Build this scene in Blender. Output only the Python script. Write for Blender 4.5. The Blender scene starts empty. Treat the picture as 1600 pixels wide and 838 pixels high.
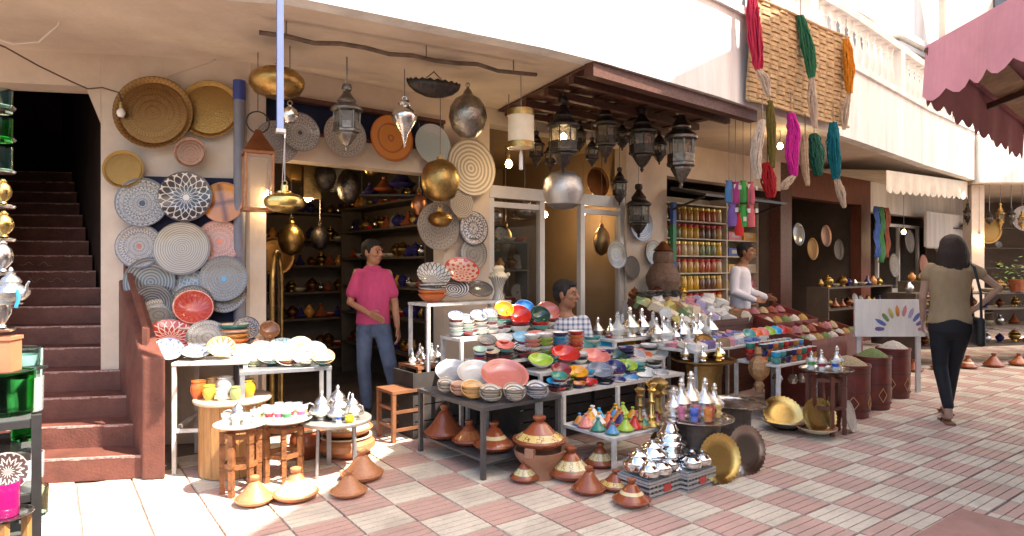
import bpy, bmesh, math, random
from math import sin, cos, pi, radians, sqrt, atan2
from mathutils import Vector, Matrix, Euler
random.seed(7)
SC = bpy.context.scene
COL = SC.collection

# ------------------------------------------------------------------ camera, sky, sun, exposure
CAMZ, FPX, HY = 1.45, 1000.0, 415.0          # eye height, focal length in photo pixels, horizon row
cam_data = bpy.data.cameras.new('camera')
cam = bpy.data.objects.new('camera', cam_data); COL.objects.link(cam)
cam.location = (0, 0, CAMZ); cam.rotation_euler = (radians(90), 0, 0)
cam_data.sensor_fit = 'HORIZONTAL'; cam_data.sensor_width = 36.0
cam_data.lens = 36.0*FPX/1600.0
cam_data.shift_y = (HY-419.0)/1600.0
cam_data.clip_start = 0.05; cam_data.clip_end = 600
SC.camera = cam
SUN_DX, SUN_DY = 0.56, -0.27                 # horizontal travel towards the sun for each metre of height
sun_el = math.atan(1/ sqrt(SUN_DX**2+SUN_DY**2))
sun_vec = Vector((SUN_DX, SUN_DY, 1)).normalized()
W = bpy.data.worlds.new('World'); SC.world = W; W.use_nodes = True
wn = W.node_tree.nodes; wl = W.node_tree.links
sky = wn.new('ShaderNodeTexSky'); sky.sky_type = 'NISHITA'; sky.sun_disc = False
sky.sun_elevation = sun_el; sky.sun_rotation = atan2(SUN_DX, SUN_DY)
sky.air_density = 1.0; sky.dust_density = 2.5; sky.ozone_density = 0.6
wn['Background'].inputs[1].default_value = 0.15
wl.new(sky.outputs[0], wn['Background'].inputs[0])
sl = bpy.data.lights.new('sun', 'SUN'); sl.energy = 4.8; sl.angle = radians(0.53); sl.color = (1.0, 0.93, 0.82)
so = bpy.data.objects.new('sun', sl); COL.objects.link(so)
so.rotation_euler = sun_vec.to_track_quat('Z', 'Y').to_euler(); so.location = (6, -3, 12)
SC.view_settings.view_transform = 'Standard'; SC.view_settings.look = 'None'
SC.view_settings.exposure = 1.72; SC.view_settings.gamma = 1.0
SC.view_settings.use_curve_mapping = False
SC.render.engine = 'CYCLES'
SC.cycles.use_denoising = True
SC.cycles.max_bounces = 7; SC.cycles.diffuse_bounces = 4; SC.cycles.glossy_bounces = 3
SC.cycles.transmission_bounces = 5; SC.cycles.transparent_max_bounces = 8
SC.cycles.caustics_reflective = False; SC.cycles.caustics_refractive = False
SC.cycles.sample_clamp_indirect = 6.0

# ------------------------------------------------------------------ frames of the place
PHI = radians(38.0)                                     # the lane and the shop fronts run this way
UX, UY = cos(PHI), sin(PHI)
OX, OY = -2.17, 5.30                                    # shop-front corner beside the stair wall
NX, NY = UY, -UX                                        # out of the shops, into the lane
def F(s, d=0.0, z=0.0): return Vector((OX+UX*s+NX*d, OY+UY*s+NY*d, z))
def sd(p): return ((p[0]-OX)*UX+(p[1]-OY)*UY, (p[0]-OX)*NX+(p[1]-OY)*NY)
def dirv(px, py): return Vector(((px-800)/FPX, 1.0, -(py-HY)/FPX))
EYE = Vector((0, 0, CAMZ))
def onY(px, py, Y): return EYE + dirv(px, py)*Y
def onz(px, py, z=0.0):
    v = dirv(px, py); return EYE + v*((z-CAMZ)/v.z)
def ond(px, py, d):                                     # on the vertical plane d metres in front of the shop fronts
    v = dirv(px, py); o = F(0, d); n = Vector((NX, NY, 0))
    return EYE + v*((o-EYE).dot(n)/v.dot(n))
LA, LB = Vector((-3.27, 5.09, 0)), Vector((-2.17, 5.30, 0))   # the plate wall beside the stairs
LU = (LB-LA).normalized(); LN = Vector((LU.y, -LU.x, 0)); LANG = atan2(LU.y, LU.x)
def onl(px, py, off=0.0):
    v = dirv(px, py); o = LA+LN*off
    return EYE + v*((o-EYE).dot(LN)/v.dot(LN))

# ------------------------------------------------------------------ materials
MATS = {}
def nmat(name):
    m = bpy.data.materials.new(name); m.use_nodes = True
    return m, m.node_tree.nodes, m.node_tree.links, m.node_tree.nodes['Principled BSDF']
def mathn(N, L, op, a, b=None, c=None):
    n = N.new('ShaderNodeMath'); n.operation = op
    for i, v in enumerate((a, b, c)):
        if v is None: continue
        if isinstance(v, (int, float)): n.inputs[i].default_value = v
        else: L.new(v, n.inputs[i])
    return n.outputs[0]
def mixc(N, L, fac, a, b):
    n = N.new('ShaderNodeMix'); n.data_type = 'RGBA'
    if isinstance(fac, (int, float)): n.inputs[0].default_value = fac
    else: L.new(fac, n.inputs[0])
    for i, v in ((6, a), (7, b)):
        if isinstance(v, tuple): n.inputs[i].default_value = (*v[:3], 1)
        else: L.new(v, n.inputs[i])
    return n.outputs[2]
def mat(name, col, rough=0.5, metal=0.0, var=0.0, vscale=6.0, bump=0.0, bscale=40.0, coat=0.0, trans=0.0, ior=1.45, col2=None, stretch=None, emit=0.0, alpha=1.0):
    """plain surface: base colour, blotchy variation towards col2, fine relief"""
    if name in MATS: return MATS[name]
    m, N, L, B = nmat(name)
    B.inputs['Base Color'].default_value = (*col, 1); B.inputs['Roughness'].default_value = rough
    B.inputs['Metallic'].default_value = metal; B.inputs['Coat Weight'].default_value = coat
    B.inputs['Coat Roughness'].default_value = 0.08
    B.inputs['Transmission Weight'].default_value = trans; B.inputs['IOR'].default_value = ior
    B.inputs['Alpha'].default_value = alpha
    if emit:
        B.inputs['Emission Color'].default_value = (*col, 1); B.inputs['Emission Strength'].default_value = emit
    if var or bump:
        tc = N.new('ShaderNodeTexCoord'); mp = N.new('ShaderNodeMapping')
        L.new(tc.outputs['Object'], mp.inputs[0])
        if stretch: mp.inputs['Scale'].default_value = stretch
    if var:
        t = N.new('ShaderNodeTexNoise'); t.inputs['Scale'].default_value = vscale; t.inputs['Detail'].default_value = 5
        t.inputs['Roughness'].default_value = 0.65
        L.new(mp.outputs[0], t.inputs['Vector'])
        r = N.new('ShaderNodeMapRange'); r.inputs[1].default_value = 0.35; r.inputs[2].default_value = 0.68
        L.new(t.outputs['Fac'], r.inputs[0])
        c2 = col2 or tuple(c*(1-var) for c in col)
        o = mixc(N, L, r.outputs[0], col, c2)
        L.new(o, B.inputs['Base Color'])
        rr = mathn(N, L, 'MULTIPLY_ADD', t.outputs['Fac'], 0.25, rough-0.12)
        L.new(rr, B.inputs['Roughness'])
    if bump:
        t2 = N.new('ShaderNodeTexNoise'); t2.inputs['Scale'].default_value = bscale; t2.inputs['Detail'].default_value = 4
        L.new(mp.outputs[0], t2.inputs['Vector'])
        b = N.new('ShaderNodeBump'); b.inputs['Strength'].default_value = bump; b.inputs['Distance'].default_value = 0.01
        L.new(t2.outputs['Fac'], b.inputs['Height']); L.new(b.outputs[0], B.inputs['Normal'])
    MATS[name] = m
    return m
def plate_mat(name, style, base, ink, rim=None, n=12, f=22.0, rough=0.18, metal=0.0, centre=None, thr=0.0, coat=0.6, wob=0.02):
    """hand-painted round ware: pattern in the piece's own polar coordinates (unit radius)"""
    if name in MATS: return MATS[name]
    m, N, L, B = nmat(name)
    tc = N.new('ShaderNodeTexCoord')
    nz = N.new('ShaderNodeTexNoise'); nz.inputs['Scale'].default_value = 5; L.new(tc.outputs['Object'], nz.inputs['Vector'])
    va = N.new('ShaderNodeVectorMath'); va.operation = 'MULTIPLY_ADD'
    L.new(nz.outputs['Color'], va.inputs[0]); va.inputs[1].default_value = (wob*2,)*3; L.new(tc.outputs['Object'], va.inputs[2])
    sp = N.new('ShaderNodeSeparateXYZ'); L.new(va.outputs[0], sp.inputs[0])
    x, y = sp.outputs[0], sp.outputs[1]
    r = mathn(N, L, 'SQRT', mathn(N, L, 'ADD', mathn(N, L, 'MULTIPLY', x, x), mathn(N, L, 'MULTIPLY', y, y)))
    a = mathn(N, L, 'ARCTAN2', y, x)
    S = lambda v: mathn(N, L, 'SINE', v)
    if style == 'rings': v = S(mathn(N, L, 'MULTIPLY', r, f))
    elif style == 'mandala':
        p = S(mathn(N, L, 'MULTIPLY_ADD', S(mathn(N, L, 'MULTIPLY', a, n)), 1.6, mathn(N, L, 'MULTIPLY', r, f)))
        q = S(mathn(N, L, 'MULTIPLY', a, n*2)); v = mathn(N, L, 'ADD', mathn(N, L, 'MULTIPLY', q, 0.5), p)
    elif style == 'lattice':
        p = mathn(N, L, 'ABSOLUTE', S(mathn(N, L, 'ADD', mathn(N, L, 'MULTIPLY', a, n/2), mathn(N, L, 'MULTIPLY', r, f/2))))
        q = mathn(N, L, 'ABSOLUTE', S(mathn(N, L, 'SUBTRACT', mathn(N, L, 'MULTIPLY', a, n/2), mathn(N, L, 'MULTIPLY', r, f/2))))
        v = mathn(N, L, 'SUBTRACT', 0.28, mathn(N, L, 'MINIMUM', p, q))
    elif style == 'dots':
        p = S(mathn(N, L, 'MULTIPLY', a, n)); q = S(mathn(N, L, 'MULTIPLY', r, f)); v = mathn(N, L, 'SUBTRACT', mathn(N, L, 'MULTIPLY', p, q), 0.25)
    elif style == 'fine':
        vo = N.new('ShaderNodeTexVoronoi'); vo.feature = 'DISTANCE_TO_EDGE'; vo.inputs['Scale'].default_value = f
        L.new(va.outputs[0], vo.inputs['Vector']); v = mathn(N, L, 'SUBTRACT', 0.09, vo.outputs['Distance'])
    elif style == 'ornate':
        rb = mathn(N, L, 'MULTIPLY', r, f); fr = mathn(N, L, 'FRACT', rb); alt = mathn(N, L, 'MODULO', mathn(N, L, 'FLOOR', rb), 2.0)
        line = mathn(N, L, 'SUBTRACT', 0.16, fr)
        dots = mathn(N, L, 'MULTIPLY_ADD', S(mathn(N, L, 'MULTIPLY', a, n*2)), mathn(N, L, 'MULTIPLY', S(mathn(N, L, 'MULTIPLY', fr, 6.283)), 0.8), -0.12)
        vo = N.new('ShaderNodeTexVoronoi'); vo.feature = 'DISTANCE_TO_EDGE'; vo.inputs['Scale'].default_value = n*0.75; L.new(va.outputs[0], vo.inputs['Vector'])
        vv = mathn(N, L, 'MULTIPLY', mathn(N, L, 'SUBTRACT', 0.07, vo.outputs['Distance']), 3.0)
        md = mathn(N, L, 'ADD', mathn(N, L, 'MULTIPLY', dots, alt), mathn(N, L, 'MULTIPLY', vv, mathn(N, L, 'SUBTRACT', 1.0, alt)))
        v = mathn(N, L, 'MAXIMUM', line, md)
    elif style == 'cross':
        p = mathn(N, L, 'MINIMUM', mathn(N, L, 'ABSOLUTE', x), mathn(N, L, 'ABSOLUTE', y)); v = mathn(N, L, 'SUBTRACT', 0.13, p)
    elif style == 'petal':
        p = mathn(N, L, 'ABSOLUTE', S(mathn(N, L, 'MULTIPLY', a, n/2)))
        q = mathn(N, L, 'PINGPONG', mathn(N, L, 'MULTIPLY', r, f/6), 1.0)
        v = mathn(N, L, 'SUBTRACT', 0.16, mathn(N, L, 'ABSOLUTE', mathn(N, L, 'SUBTRACT', p, q)))
    else: v = mathn(N, L, 'SUBTRACT', 0.0, 1.0)
    sm = N.new('ShaderNodeMapRange'); sm.inputs[1].default_value = thr-0.1; sm.inputs[2].default_value = thr+0.12; L.new(v, sm.inputs[0])
    nb = N.new('ShaderNodeTexNoise'); nb.inputs['Scale'].default_value = 2.2; nb.inputs['Detail'].default_value = 4; L.new(tc.outputs['Object'], nb.inputs['Vector'])
    bb = mixc(N, L, mathn(N, L, 'MULTIPLY', nb.outputs['Fac'], 0.45), base, tuple(c*0.62 for c in base))
    o = mixc(N, L, sm.outputs[0], bb, ink)
    if rim:
        k = mathn(N, L, 'GREATER_THAN', r, 0.93); o = mixc(N, L, k, o, rim)
    if centre:
        k = mathn(N, L, 'LESS_THAN', r, 0.12); o = mixc(N, L, k, o, centre)
    L.new(o, B.inputs['Base Color'])
    B.inputs['Roughness'].default_value = rough; B.inputs['Metallic'].default_value = metal; B.inputs['Coat Weight'].default_value = coat
    B.inputs['Coat Roughness'].default_value = 0.1
    b = N.new('ShaderNodeBump'); b.inputs['Strength'].default_value = 0.25; b.inputs['Distance'].default_value = 0.01
    L.new(sm.outputs[0], b.inputs['Height']); L.new(b.outputs[0], B.inputs['Normal'])
    MATS[name] = m
    return m
# ------------------------------------------------------------------ mesh building
class MB:
    """collects boxes, tubes, lathes and sheets; build() makes ONE mesh object"""
    def __init__(s): s.v = []; s.f = []; s.m = []; s.M = Matrix.Identity(4); s.mi = 0
    def add(s, vs, fs, mi=None):
        k = len(s.v); s.v += [tuple(s.M @ Vector(p)) for p in vs]
        s.f += [tuple(i+k for i in f) for f in fs]; s.m += [s.mi if mi is None else mi]*len(fs)
        return s
    def box(s, c, sz, rz=0.0, mi=None, R=None):
        x, y, z = sz[0]/2, sz[1]/2, sz[2]/2
        R = R or Matrix.Rotation(rz, 3, 'Z'); c = Vector(c)
        vs = [c+R@Vector((a*x, b*y, e*z)) for e in (-1, 1) for a, b in ((-1, -1), (1, -1), (1, 1), (-1, 1))]
        return s.add(vs, [(3, 2, 1, 0), (4, 5, 6, 7), (0, 1, 5, 4), (1, 2, 6, 5), (2, 3, 7, 6), (3, 0, 4, 7)], mi)
    def bar(s, a, b, w, h=None, mi=None, up=(0, 0, 1)):
        a, b = Vector(a), Vector(b); d = b-a; L = d.length; x = d/L
        y = Vector(up).cross(x)
        if y.length < 1e-4: y = Vector((0, 1, 0)).cross(x)
        y.normalize(); z = x.cross(y)
        return s.box((a+b)/2, (L, w, h or w), R=Matrix((x, y, z)).transposed(), mi=mi)
    def tube(s, pts, r, seg=8, mi=None, cap=True):
        pts = [Vector(p) for p in pts]; n = len(pts); rr = r if isinstance(r, (list, tuple)) else [r]*n
        vs = []; pu = None
        for i, p in enumerate(pts):
            t = (pts[min(i+1, n-1)]-pts[max(i-1, 0)]).normalized()
            if pu is None: pu = Vector((1, 0, 0)) if abs(t.x) < 0.9 else Vector((0, 1, 0))
            y = t.cross(pu).normalized(); x = y.cross(t); pu = x
            vs += [p+(x*cos(2*pi*k/seg)+y*sin(2*pi*k/seg))*rr[i] for k in range(seg)]
        fs = [(i*seg+k, i*seg+(k+1) % seg, (i+1)*seg+(k+1) % seg, (i+1)*seg+k) for i in range(n-1) for k in range(seg)]
        if cap: fs += [tuple(range(seg-1, -1, -1)), tuple((n-1)*seg+k for k in range(seg))]
        return s.add(vs, fs, mi)
    def lathe(s, prof, seg=20, c=(0, 0, 0), mi=None, R=None, sx=1.0, sy=1.0):
        """prof: (r, z) or (r, z, slot); closed at r=0 ends"""
        c = Vector(c); vs = []; idx = []
        for p in prof:
            if p[0] < 1e-6: idx.append([len(vs)]*seg); vs.append((0, 0, p[1]))
            else:
                idx.append(list(range(len(vs), len(vs)+seg)))
                vs += [(p[0]*cos(2*pi*k/seg)*sx, p[0]*sin(2*pi*k/seg)*sy, p[1]) for k in range(seg)]
        if R: vs = [R@Vector(v) for v in vs]
        vs = [Vector(v)+c for v in vs]
        for i in range(len(prof)-1):
            fs = []
            for k in range(seg):
                q = [idx[i][k], idx[i][(k+1) % seg], idx[i+1][(k+1) % seg], idx[i+1][k]]
                u = []
                for t in q:
                    if t not in u: u.append(t)
                if len(u) > 2: fs.append(tuple(u))
            mm = prof[i+1][2] if len(prof[i+1]) > 2 else mi
            if i == 0: s.add(vs, fs, mm); base = len(s.v)-len(vs)
            else:
                s.f += [tuple(t+base for t in f) for f in fs]; s.m += [s.mi if mm is None else mm]*len(fs)
        return s
    def prism(s, poly, z0, z1, mi=None):
        n = len(poly); vs = [(p[0], p[1], z0) for p in poly]+[(p[0], p[1], z1) for p in poly]
        return s.add(vs, [tuple(range(n-1, -1, -1)), tuple(range(n, 2*n))]+[(i, (i+1) % n, n+(i+1) % n, n+i) for i in range(n)], mi)
    def quad(s, a, b, c, d, mi=None): return s.add([a, b, c, d], [(0, 1, 2, 3)], mi)
    def mesh(s, name, smooth=True, ang=38):
        me = bpy.data.meshes.new(name); me.from_pydata([tuple(v) for v in s.v], [], s.f); me.update()
        me.polygons.foreach_set('material_index', s.m)
        if smooth:
            me.polygons.foreach_set('use_smooth', [True]*len(me.polygons))
            me.set_sharp_from_angle(angle=radians(ang))
        return me
    def build(s, name, mats, parent=None, world=False, smooth=True, ang=38):
        me = s.mesh(name, smooth, ang)
        for m in (mats if isinstance(mats, (list, tuple)) else [mats]): me.materials.append(m)
        if world and parent is not None:
            me.transform(parent_matrix(parent).inverted())
        o = bpy.data.objects.new(name, me); COL.objects.link(o); o.parent = parent
        return o
def lmat(o): return Matrix.LocRotScale(o.location, o.rotation_euler if o.rotation_mode != 'QUATERNION' else o.rotation_quaternion, o.scale)
def parent_matrix(o):
    M = lmat(o)
    while o.parent: o = o.parent; M = lmat(o) @ M
    return M
LABELS = {}
def tag(o, label, cat, group=None, kind=None):
    if label:
        if label in LABELS: LABELS[label] += 1; print('DUPLABEL', label)
        LABELS.setdefault(label, 1); o['label'] = label
        n = len(label.split())
        if n < 4 or n > 16: print('LABELLEN', n, label)
    if cat: o['category'] = cat
    if group: o['group'] = group
    if kind: o['kind'] = kind
    return o
def thing(name, label, cat, loc=(0, 0, 0), rotz=0.0, group=None):
    o = bpy.data.objects.new(name, None); COL.objects.link(o); o.empty_display_size = 0.1
    o.location = loc; o.rotation_euler = (0, 0, rotz)
    return tag(o, label, cat, group)
MESH = {}
def inst(key, name, mats, parent=None, loc=(0, 0, 0), rot=None, scale=1.0):
    """an object that shares the cached mesh `key`, with its own materials"""
    me = MESH[key]
    mats = mats if isinstance(mats, (list, tuple)) else [mats]
    while len(me.materials) < len(mats): me.materials.append(None)
    o = bpy.data.objects.new(name, me); COL.objects.link(o); o.parent = parent
    for i, m in enumerate(mats):
        o.material_slots[i].link = 'OBJECT'; o.material_slots[i].material = m
    o.location = loc
    if rot is not None:
        o.rotation_euler = rot if not hasattr(rot, 'to_euler') else rot.to_euler()
    o.scale = (scale,)*3 if isinstance(scale, (int, float)) else scale
    return o
def cache(key, mb, **kw): MESH[key] = mb.mesh(key, **kw); return key
def facing(n, spin=0.0):
    """rotation that turns local +z to n"""
    return (Vector(n).to_track_quat('Z', 'Y') @ Euler((0, 0, spin)).to_quaternion()).to_euler()
def copy_tree(o, parent=None):
    c = o.copy(); COL.objects.link(c); c.parent = parent
    for ch in list(o.children): copy_tree(ch, c)
    return c
def children_of(o): return [c for c in COL.objects if c.parent == o]
NTH = ['first', 'second', 'third', 'fourth', 'fifth', 'sixth', 'seventh', 'eighth', 'ninth', 'tenth', 'eleventh', 'twelfth', 'thirteenth', 'fourteenth', 'fifteenth', 'sixteenth', 'seventeenth', 'eighteenth', 'nineteenth', 'twentieth']
# ------------------------------------------------------------------ shared surfaces
WHITE_WALL = mat('white_plaster', (0.80, 0.78, 0.75), 0.8, var=0.28, vscale=1.6, bump=0.25, bscale=30, stretch=(2.6, 2.6, .35))
BEIGE = mat('beige_plaster', (0.66, 0.55, 0.445), 0.85, var=0.34, vscale=1.3, bump=0.3, bscale=22, col2=(0.50, 0.40, 0.31))
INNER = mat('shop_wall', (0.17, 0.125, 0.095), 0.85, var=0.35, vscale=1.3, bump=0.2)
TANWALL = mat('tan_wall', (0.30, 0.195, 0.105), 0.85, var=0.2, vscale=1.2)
MAROON = mat('maroon_paint', (0.175, 0.060, 0.040), 0.55, var=0.45, vscale=5, bump=0.35, bscale=60)
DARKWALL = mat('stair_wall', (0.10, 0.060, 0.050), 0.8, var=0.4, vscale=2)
WORN = mat('worn_edge', (0.50, 0.34, 0.29), 0.75, var=0.75, vscale=45, col2=(0.22, 0.07, 0.055))
DKWOOD = mat('dark_wood', (0.115, 0.043, 0.028), 0.5, var=0.5, vscale=4, stretch=(1, 9, 9), bump=0.2)
REDWOOD = mat('red_wood', (0.18, 0.055, 0.032), 0.42, var=0.4, vscale=5, stretch=(6, 6, 1), bump=0.15)
PINE = mat('pine_wood', (0.50, 0.25, 0.085), 0.45, var=0.35, vscale=6, stretch=(7, 7, 1), bump=0.1)
OAK = mat('carved_wood', (0.34, 0.135, 0.050), 0.45, var=0.55, vscale=18, bump=0.6, bscale=55)
WMETAL = mat('white_metal', (0.68, 0.66, 0.63), 0.42, var=0.25, vscale=9, col2=(0.42, 0.38, 0.34))
GMETAL = mat('grey_metal', (0.42, 0.42, 0.43), 0.38, metal=0.6, var=0.3, vscale=9)
BMETAL = mat('black_metal', (0.035, 0.032, 0.032), 0.45, var=0.4, vscale=8)
ALU = mat('door_aluminium', (0.66, 0.62, 0.58), 0.4, metal=0.2, var=0.1)
BRASS = mat('brass', (0.50, 0.31, 0.10), 0.30, metal=1.0, var=0.35, vscale=14, bump=0.35, bscale=70)
BRASS2 = mat('bright_brass', (0.85, 0.62, 0.22), 0.2, metal=1.0, var=0.2, vscale=9, bump=0.2, bscale=45)
BRASS_D = mat('dull_brass', (0.50, 0.33, 0.12), 0.36, metal=1.0, var=0.5, vscale=10, bump=0.4, bscale=55)
SILVER = mat('silver_plate', (0.82, 0.80, 0.76), 0.16, metal=1.0, var=0.2, vscale=18, bump=0.25, bscale=60)
CHROME = mat('polished_metal', (0.80, 0.80, 0.81), 0.1, metal=1.0)
PEWTER = mat('dark_pewter', (0.24, 0.22, 0.20), 0.34, metal=1.0, var=0.5, vscale=22, bump=0.7, bscale=60)
IRON = mat('lantern_iron', (0.085, 0.072, 0.064), 0.42, metal=0.85, var=0.5, vscale=25, bump=0.6, bscale=70)
COPPER = mat('copper', (0.45, 0.20, 0.10), 0.35, metal=1.0, var=0.4, vscale=9, bump=0.3)
TERRA = mat('terracotta', (0.34, 0.085, 0.030), 0.28, var=0.4, vscale=7, bump=0.15, coat=0.6)
TERRA_L = mat('pale_terracotta', (0.52, 0.22, 0.095), 0.42, var=0.25, vscale=9, bump=0.12, coat=0.2)
CREAMGL = mat('cream_glaze', (0.72, 0.62, 0.42), 0.25, var=0.2, coat=0.4)
DBLUE = mat('dark_blue_cloth', (0.018, 0.022, 0.06), 0.85, var=0.4, vscale=7)
BULB = mat('lit_bulb', (1.0, 0.72, 0.34), 0.3, emit=22)
GLASSC = mat('clear_glass', (0.90, 0.95, 0.94), 0.03, alpha=0.28)
PANE = mat('shop_pane', (0.04, 0.05, 0.05), 0.02, alpha=0.12)
def glaze(name, col): return mat('glaze_'+name, col, 0.16, var=0.22, vscale=3.0, coat=0.5)

# ------------------------------------------------------------------ ground and paving
def tile_mat(name, c, c2):
    m, N, L, B = nmat(name)
    g = N.new('ShaderNodeNewGeometry'); oi = N.new('ShaderNodeObjectInfo')
    t = N.new('ShaderNodeTexNoise'); t.inputs['Scale'].default_value = 2.3; t.inputs['Detail'].default_value = 8; t.inputs['Roughness'].default_value = 0.7
    L.new(g.outputs['Position'], t.inputs['Vector'])
    t2 = N.new('ShaderNodeTexNoise'); t2.inputs['Scale'].default_value = 55; t2.inputs['Detail'].default_value = 3
    L.new(g.outputs['Position'], t2.inputs['Vector'])
    r = N.new('ShaderNodeMapRange'); r.inputs[1].default_value = 0.42; r.inputs[2].default_value = 0.72; L.new(t.outputs['Fac'], r.inputs[0])
    a = mixc(N, L, mathn(N, L, 'MULTIPLY', oi.outputs['Random'], 0.55), c, c2)
    b = mixc(N, L, mathn(N, L, 'MULTIPLY', r.outputs[0], 0.6), a, (0.30, 0.24, 0.20))
    r2 = N.new('ShaderNodeMapRange'); r2.inputs[1].default_value = 0.52; r2.inputs[2].default_value = 0.75; L.new(t2.outputs['Fac'], r2.inputs[0])
    e = mixc(N, L, mathn(N, L, 'MULTIPLY', r2.outputs[0], 0.35), b, (0.30, 0.24, 0.20))
    L.new(e, B.inputs['Base Color']); B.inputs['Roughness'].default_value = 0.62
    L.new(mathn(N, L, 'MULTIPLY_ADD', t.outputs['Fac'], -0.3, 0.72), B.inputs['Roughness'])
    bp = N.new('ShaderNodeBump'); bp.inputs['Strength'].default_value = 0.3; bp.inputs['Distance'].default_value = 0.004
    L.new(t2.outputs['Fac'], bp.inputs['Height']); L.new(bp.outputs[0], B.inputs['Normal'])
    return m
T_PINK = tile_mat('pink_paver', (0.62, 0.40, 0.33), (0.55, 0.335, 0.27))
T_CREAM = tile_mat('cream_paver', (0.75, 0.665, 0.53), (0.68, 0.59, 0.46))
T_GROUT = mat('paving_joint', (0.27, 0.215, 0.18), 0.9, var=0.4, vscale=3)
gb = MB(); gb.quad((-40, -20, -0.012), (60, -20, -0.012), (60, 80, -0.012), (-40, 80, -0.012))
ground = gb.build('ground', T_GROUT); tag(ground, 'pink and cream checkered paving of the market lane', None, kind='structure')
TS = 0.31; TANG = radians(36.0)
tu, tn = Vector((cos(TANG), sin(TANG), 0)), Vector((-sin(TANG), cos(TANG), 0))
def tile_strips(mb, c, n=5):
    w = (TS-0.010)/n
    for k in range(n):
        y = -TS/2+0.005+(k+0.5)*w; h = w/2-0.0019; L_ = TS/2-0.005
        b = 0.002
        p = [(-L_, y-h, -0.012), (L_, y-h, -0.012), (L_, y+h, -0.012), (-L_, y+h, -0.012),
             (-L_+b, y-h+b, 0), (L_-b, y-h+b, 0), (L_-b, y+h-b, 0), (-L_+b, y+h-b, 0)]
        if c is not None: p = [c+tu*q[0]+tn*q[1]+Vector((0, 0, q[2])) for q in p]
        mb.add(p, [(4, 5, 6, 7), (0, 1, 5, 4), (1, 2, 6, 5), (2, 3, 7, 6), (3, 0, 4, 7)])
tb = MB(); tile_strips(tb, None); cache('paving_tile', tb, smooth=False)
cells = []
for i in range(-40, 90):
    for j in range(-40, 60):
        c = tu*(i*TS)+tn*(j*TS)
        if c.y < 2.6 or c.y > 20: continue
        px, py = 800+FPX*c.x/c.y, HY+FPX*CAMZ/c.y
        s_, d_ = sd(c)
        if -60 < px < 1680 and py < 880 and d_ > -0.15 and (c.x > -2.2 or (c-Vector((-3.3, 4.22, 0))).dot(Vector((0.17, -0.98, 0))) > -0.1 or (c.x > -2.45 and c.y < 5.2)):
            cells.append((c.y + 0.15*abs(c.x), i, j, c))
cells.sort(key=lambda t: t[0])
RED_PATCH = [onz(1450, 792), onz(1600, 792), onz(1640, 850), onz(1395, 850)]
far = [MB(), MB()]
def in_patch(c): return False
n_t = 0
for _, i, j, c in cells:
    if in_patch(c): continue
    k = (i+j) % 2
    if n_t < 300:
        o = inst('paving_tile', 'paving_tile', T_PINK if k else T_CREAM, ground, (c.x, c.y, random.uniform(-0.003, 0.002)), (random.uniform(-.006, .006), random.uniform(-.006, .006), TANG+random.uniform(-.008, .008))); n_t += 1
    else: tile_strips(far[k], c)
for k, m in ((0, T_CREAM), (1, T_PINK)):
    o = far[k].build('paving_tiles', m, ground, smooth=False); o['kind'] = 'stuff'
rp = MB(); q0 = onz(1503, 797); rp.prism([tuple((q0+tu*u_+tn*v_)[:2]) for u_, v_ in ((0, 0), (-.93, 0), (-.93, -1.24), (0, -1.24))], 0.0035, 0.008)
rp.build('red_slab', mat('red_cement', (0.50, 0.27, 0.215), 0.7, var=0.3, vscale=2.5, bump=0.2), ground, smooth=False)

# ------------------------------------------------------------------ staircase
A = Vector((-2.53, 4.36, 0)); FS = Vector((cos(radians(10)), sin(radians(10)), 0)); WI = Vector((-0.63, 0.777, 0)).normalized()
RISE, TREAD, NST = 0.155, 0.305, 17
st = thing('staircase', 'worn maroon cement staircase climbing into the dark doorway', 'stairs', A)
for k in range(NST):
    a = A+WI*(TREAD*k); z1 = RISE*(k+1); w = 1.5
    back = a+WI*(TREAD+0.02)
    p = [a, a-FS*w, back-FS*w, back]
    m = MB(); z0 = max(0, z1-RISE-0.05)
    m.prism([(q.x, q.y) for q in p][::-1], z0, z1)
    o = m.build('step', MAROON, st, world=True, smooth=False)
    n = MB(); nb_ = 24
    rnd = random.Random(k)
    for q in range(nb_):                                   # rubbed paint along the nosing
        t0, t1 = w*q/nb_, w*(q+1)/nb_
        e = 0.006+0.010*rnd.random()
        b0, b1 = a-FS*t0, a-FS*t1
        n.add([b0+Vector((0, 0, z1-e))-WI*0.002, b1+Vector((0, 0, z1-e))-WI*0.002, b1+Vector((0, 0, z1+0.002))-WI*0.002, b0+Vector((0, 0, z1+0.002))-WI*0.002,
               b1+WI*(e+0.012)+Vector((0, 0, z1+0.002)), b0+WI*(e+0.012)+Vector((0, 0, z1+0.002))], [(0, 1, 2, 3)[::-1], (3, 2, 4, 5)[::-1]])
    n.build('worn_nosing', WORN, o, world=True, smooth=False)
# solid side wall that climbs with the steps, with a newel block at its foot
E0 = A; E1 = A+WI*1.0
m = MB(); th = FS*0.145
prof = [(-0.06, 0), (-0.06, 0.83), (0.10, 0.87), (1.02, 1.36), (1.02, 0)]
vs = []
for t, z in prof: vs.append(A+WI*t+Vector((0, 0, z)))
for t, z in prof: vs.append(A+WI*t+th+Vector((0, 0, z)))
n5 = len(prof)
m.add(vs, [tuple(range(n5)), tuple(range(2*n5-1, n5-1, -1))]+[(i, n5+i, n5+(i+1) % n5, (i+1) % n5) for i in range(n5)])
sw = m.build('side_wall', MAROON, st, world=True, smooth=False)
bv = sw.modifiers.new('b', 'BEVEL'); bv.width = 0.014; bv.segments = 2
m = MB(); h0 = A+WI*0.16+FS*0.06; h1 = A+WI*0.98+FS*0.06
m.bar(h0+Vector((0, 0, 0.99)), h1+Vector((0, 0, 1.45)), 0.035, 0.035)
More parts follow.
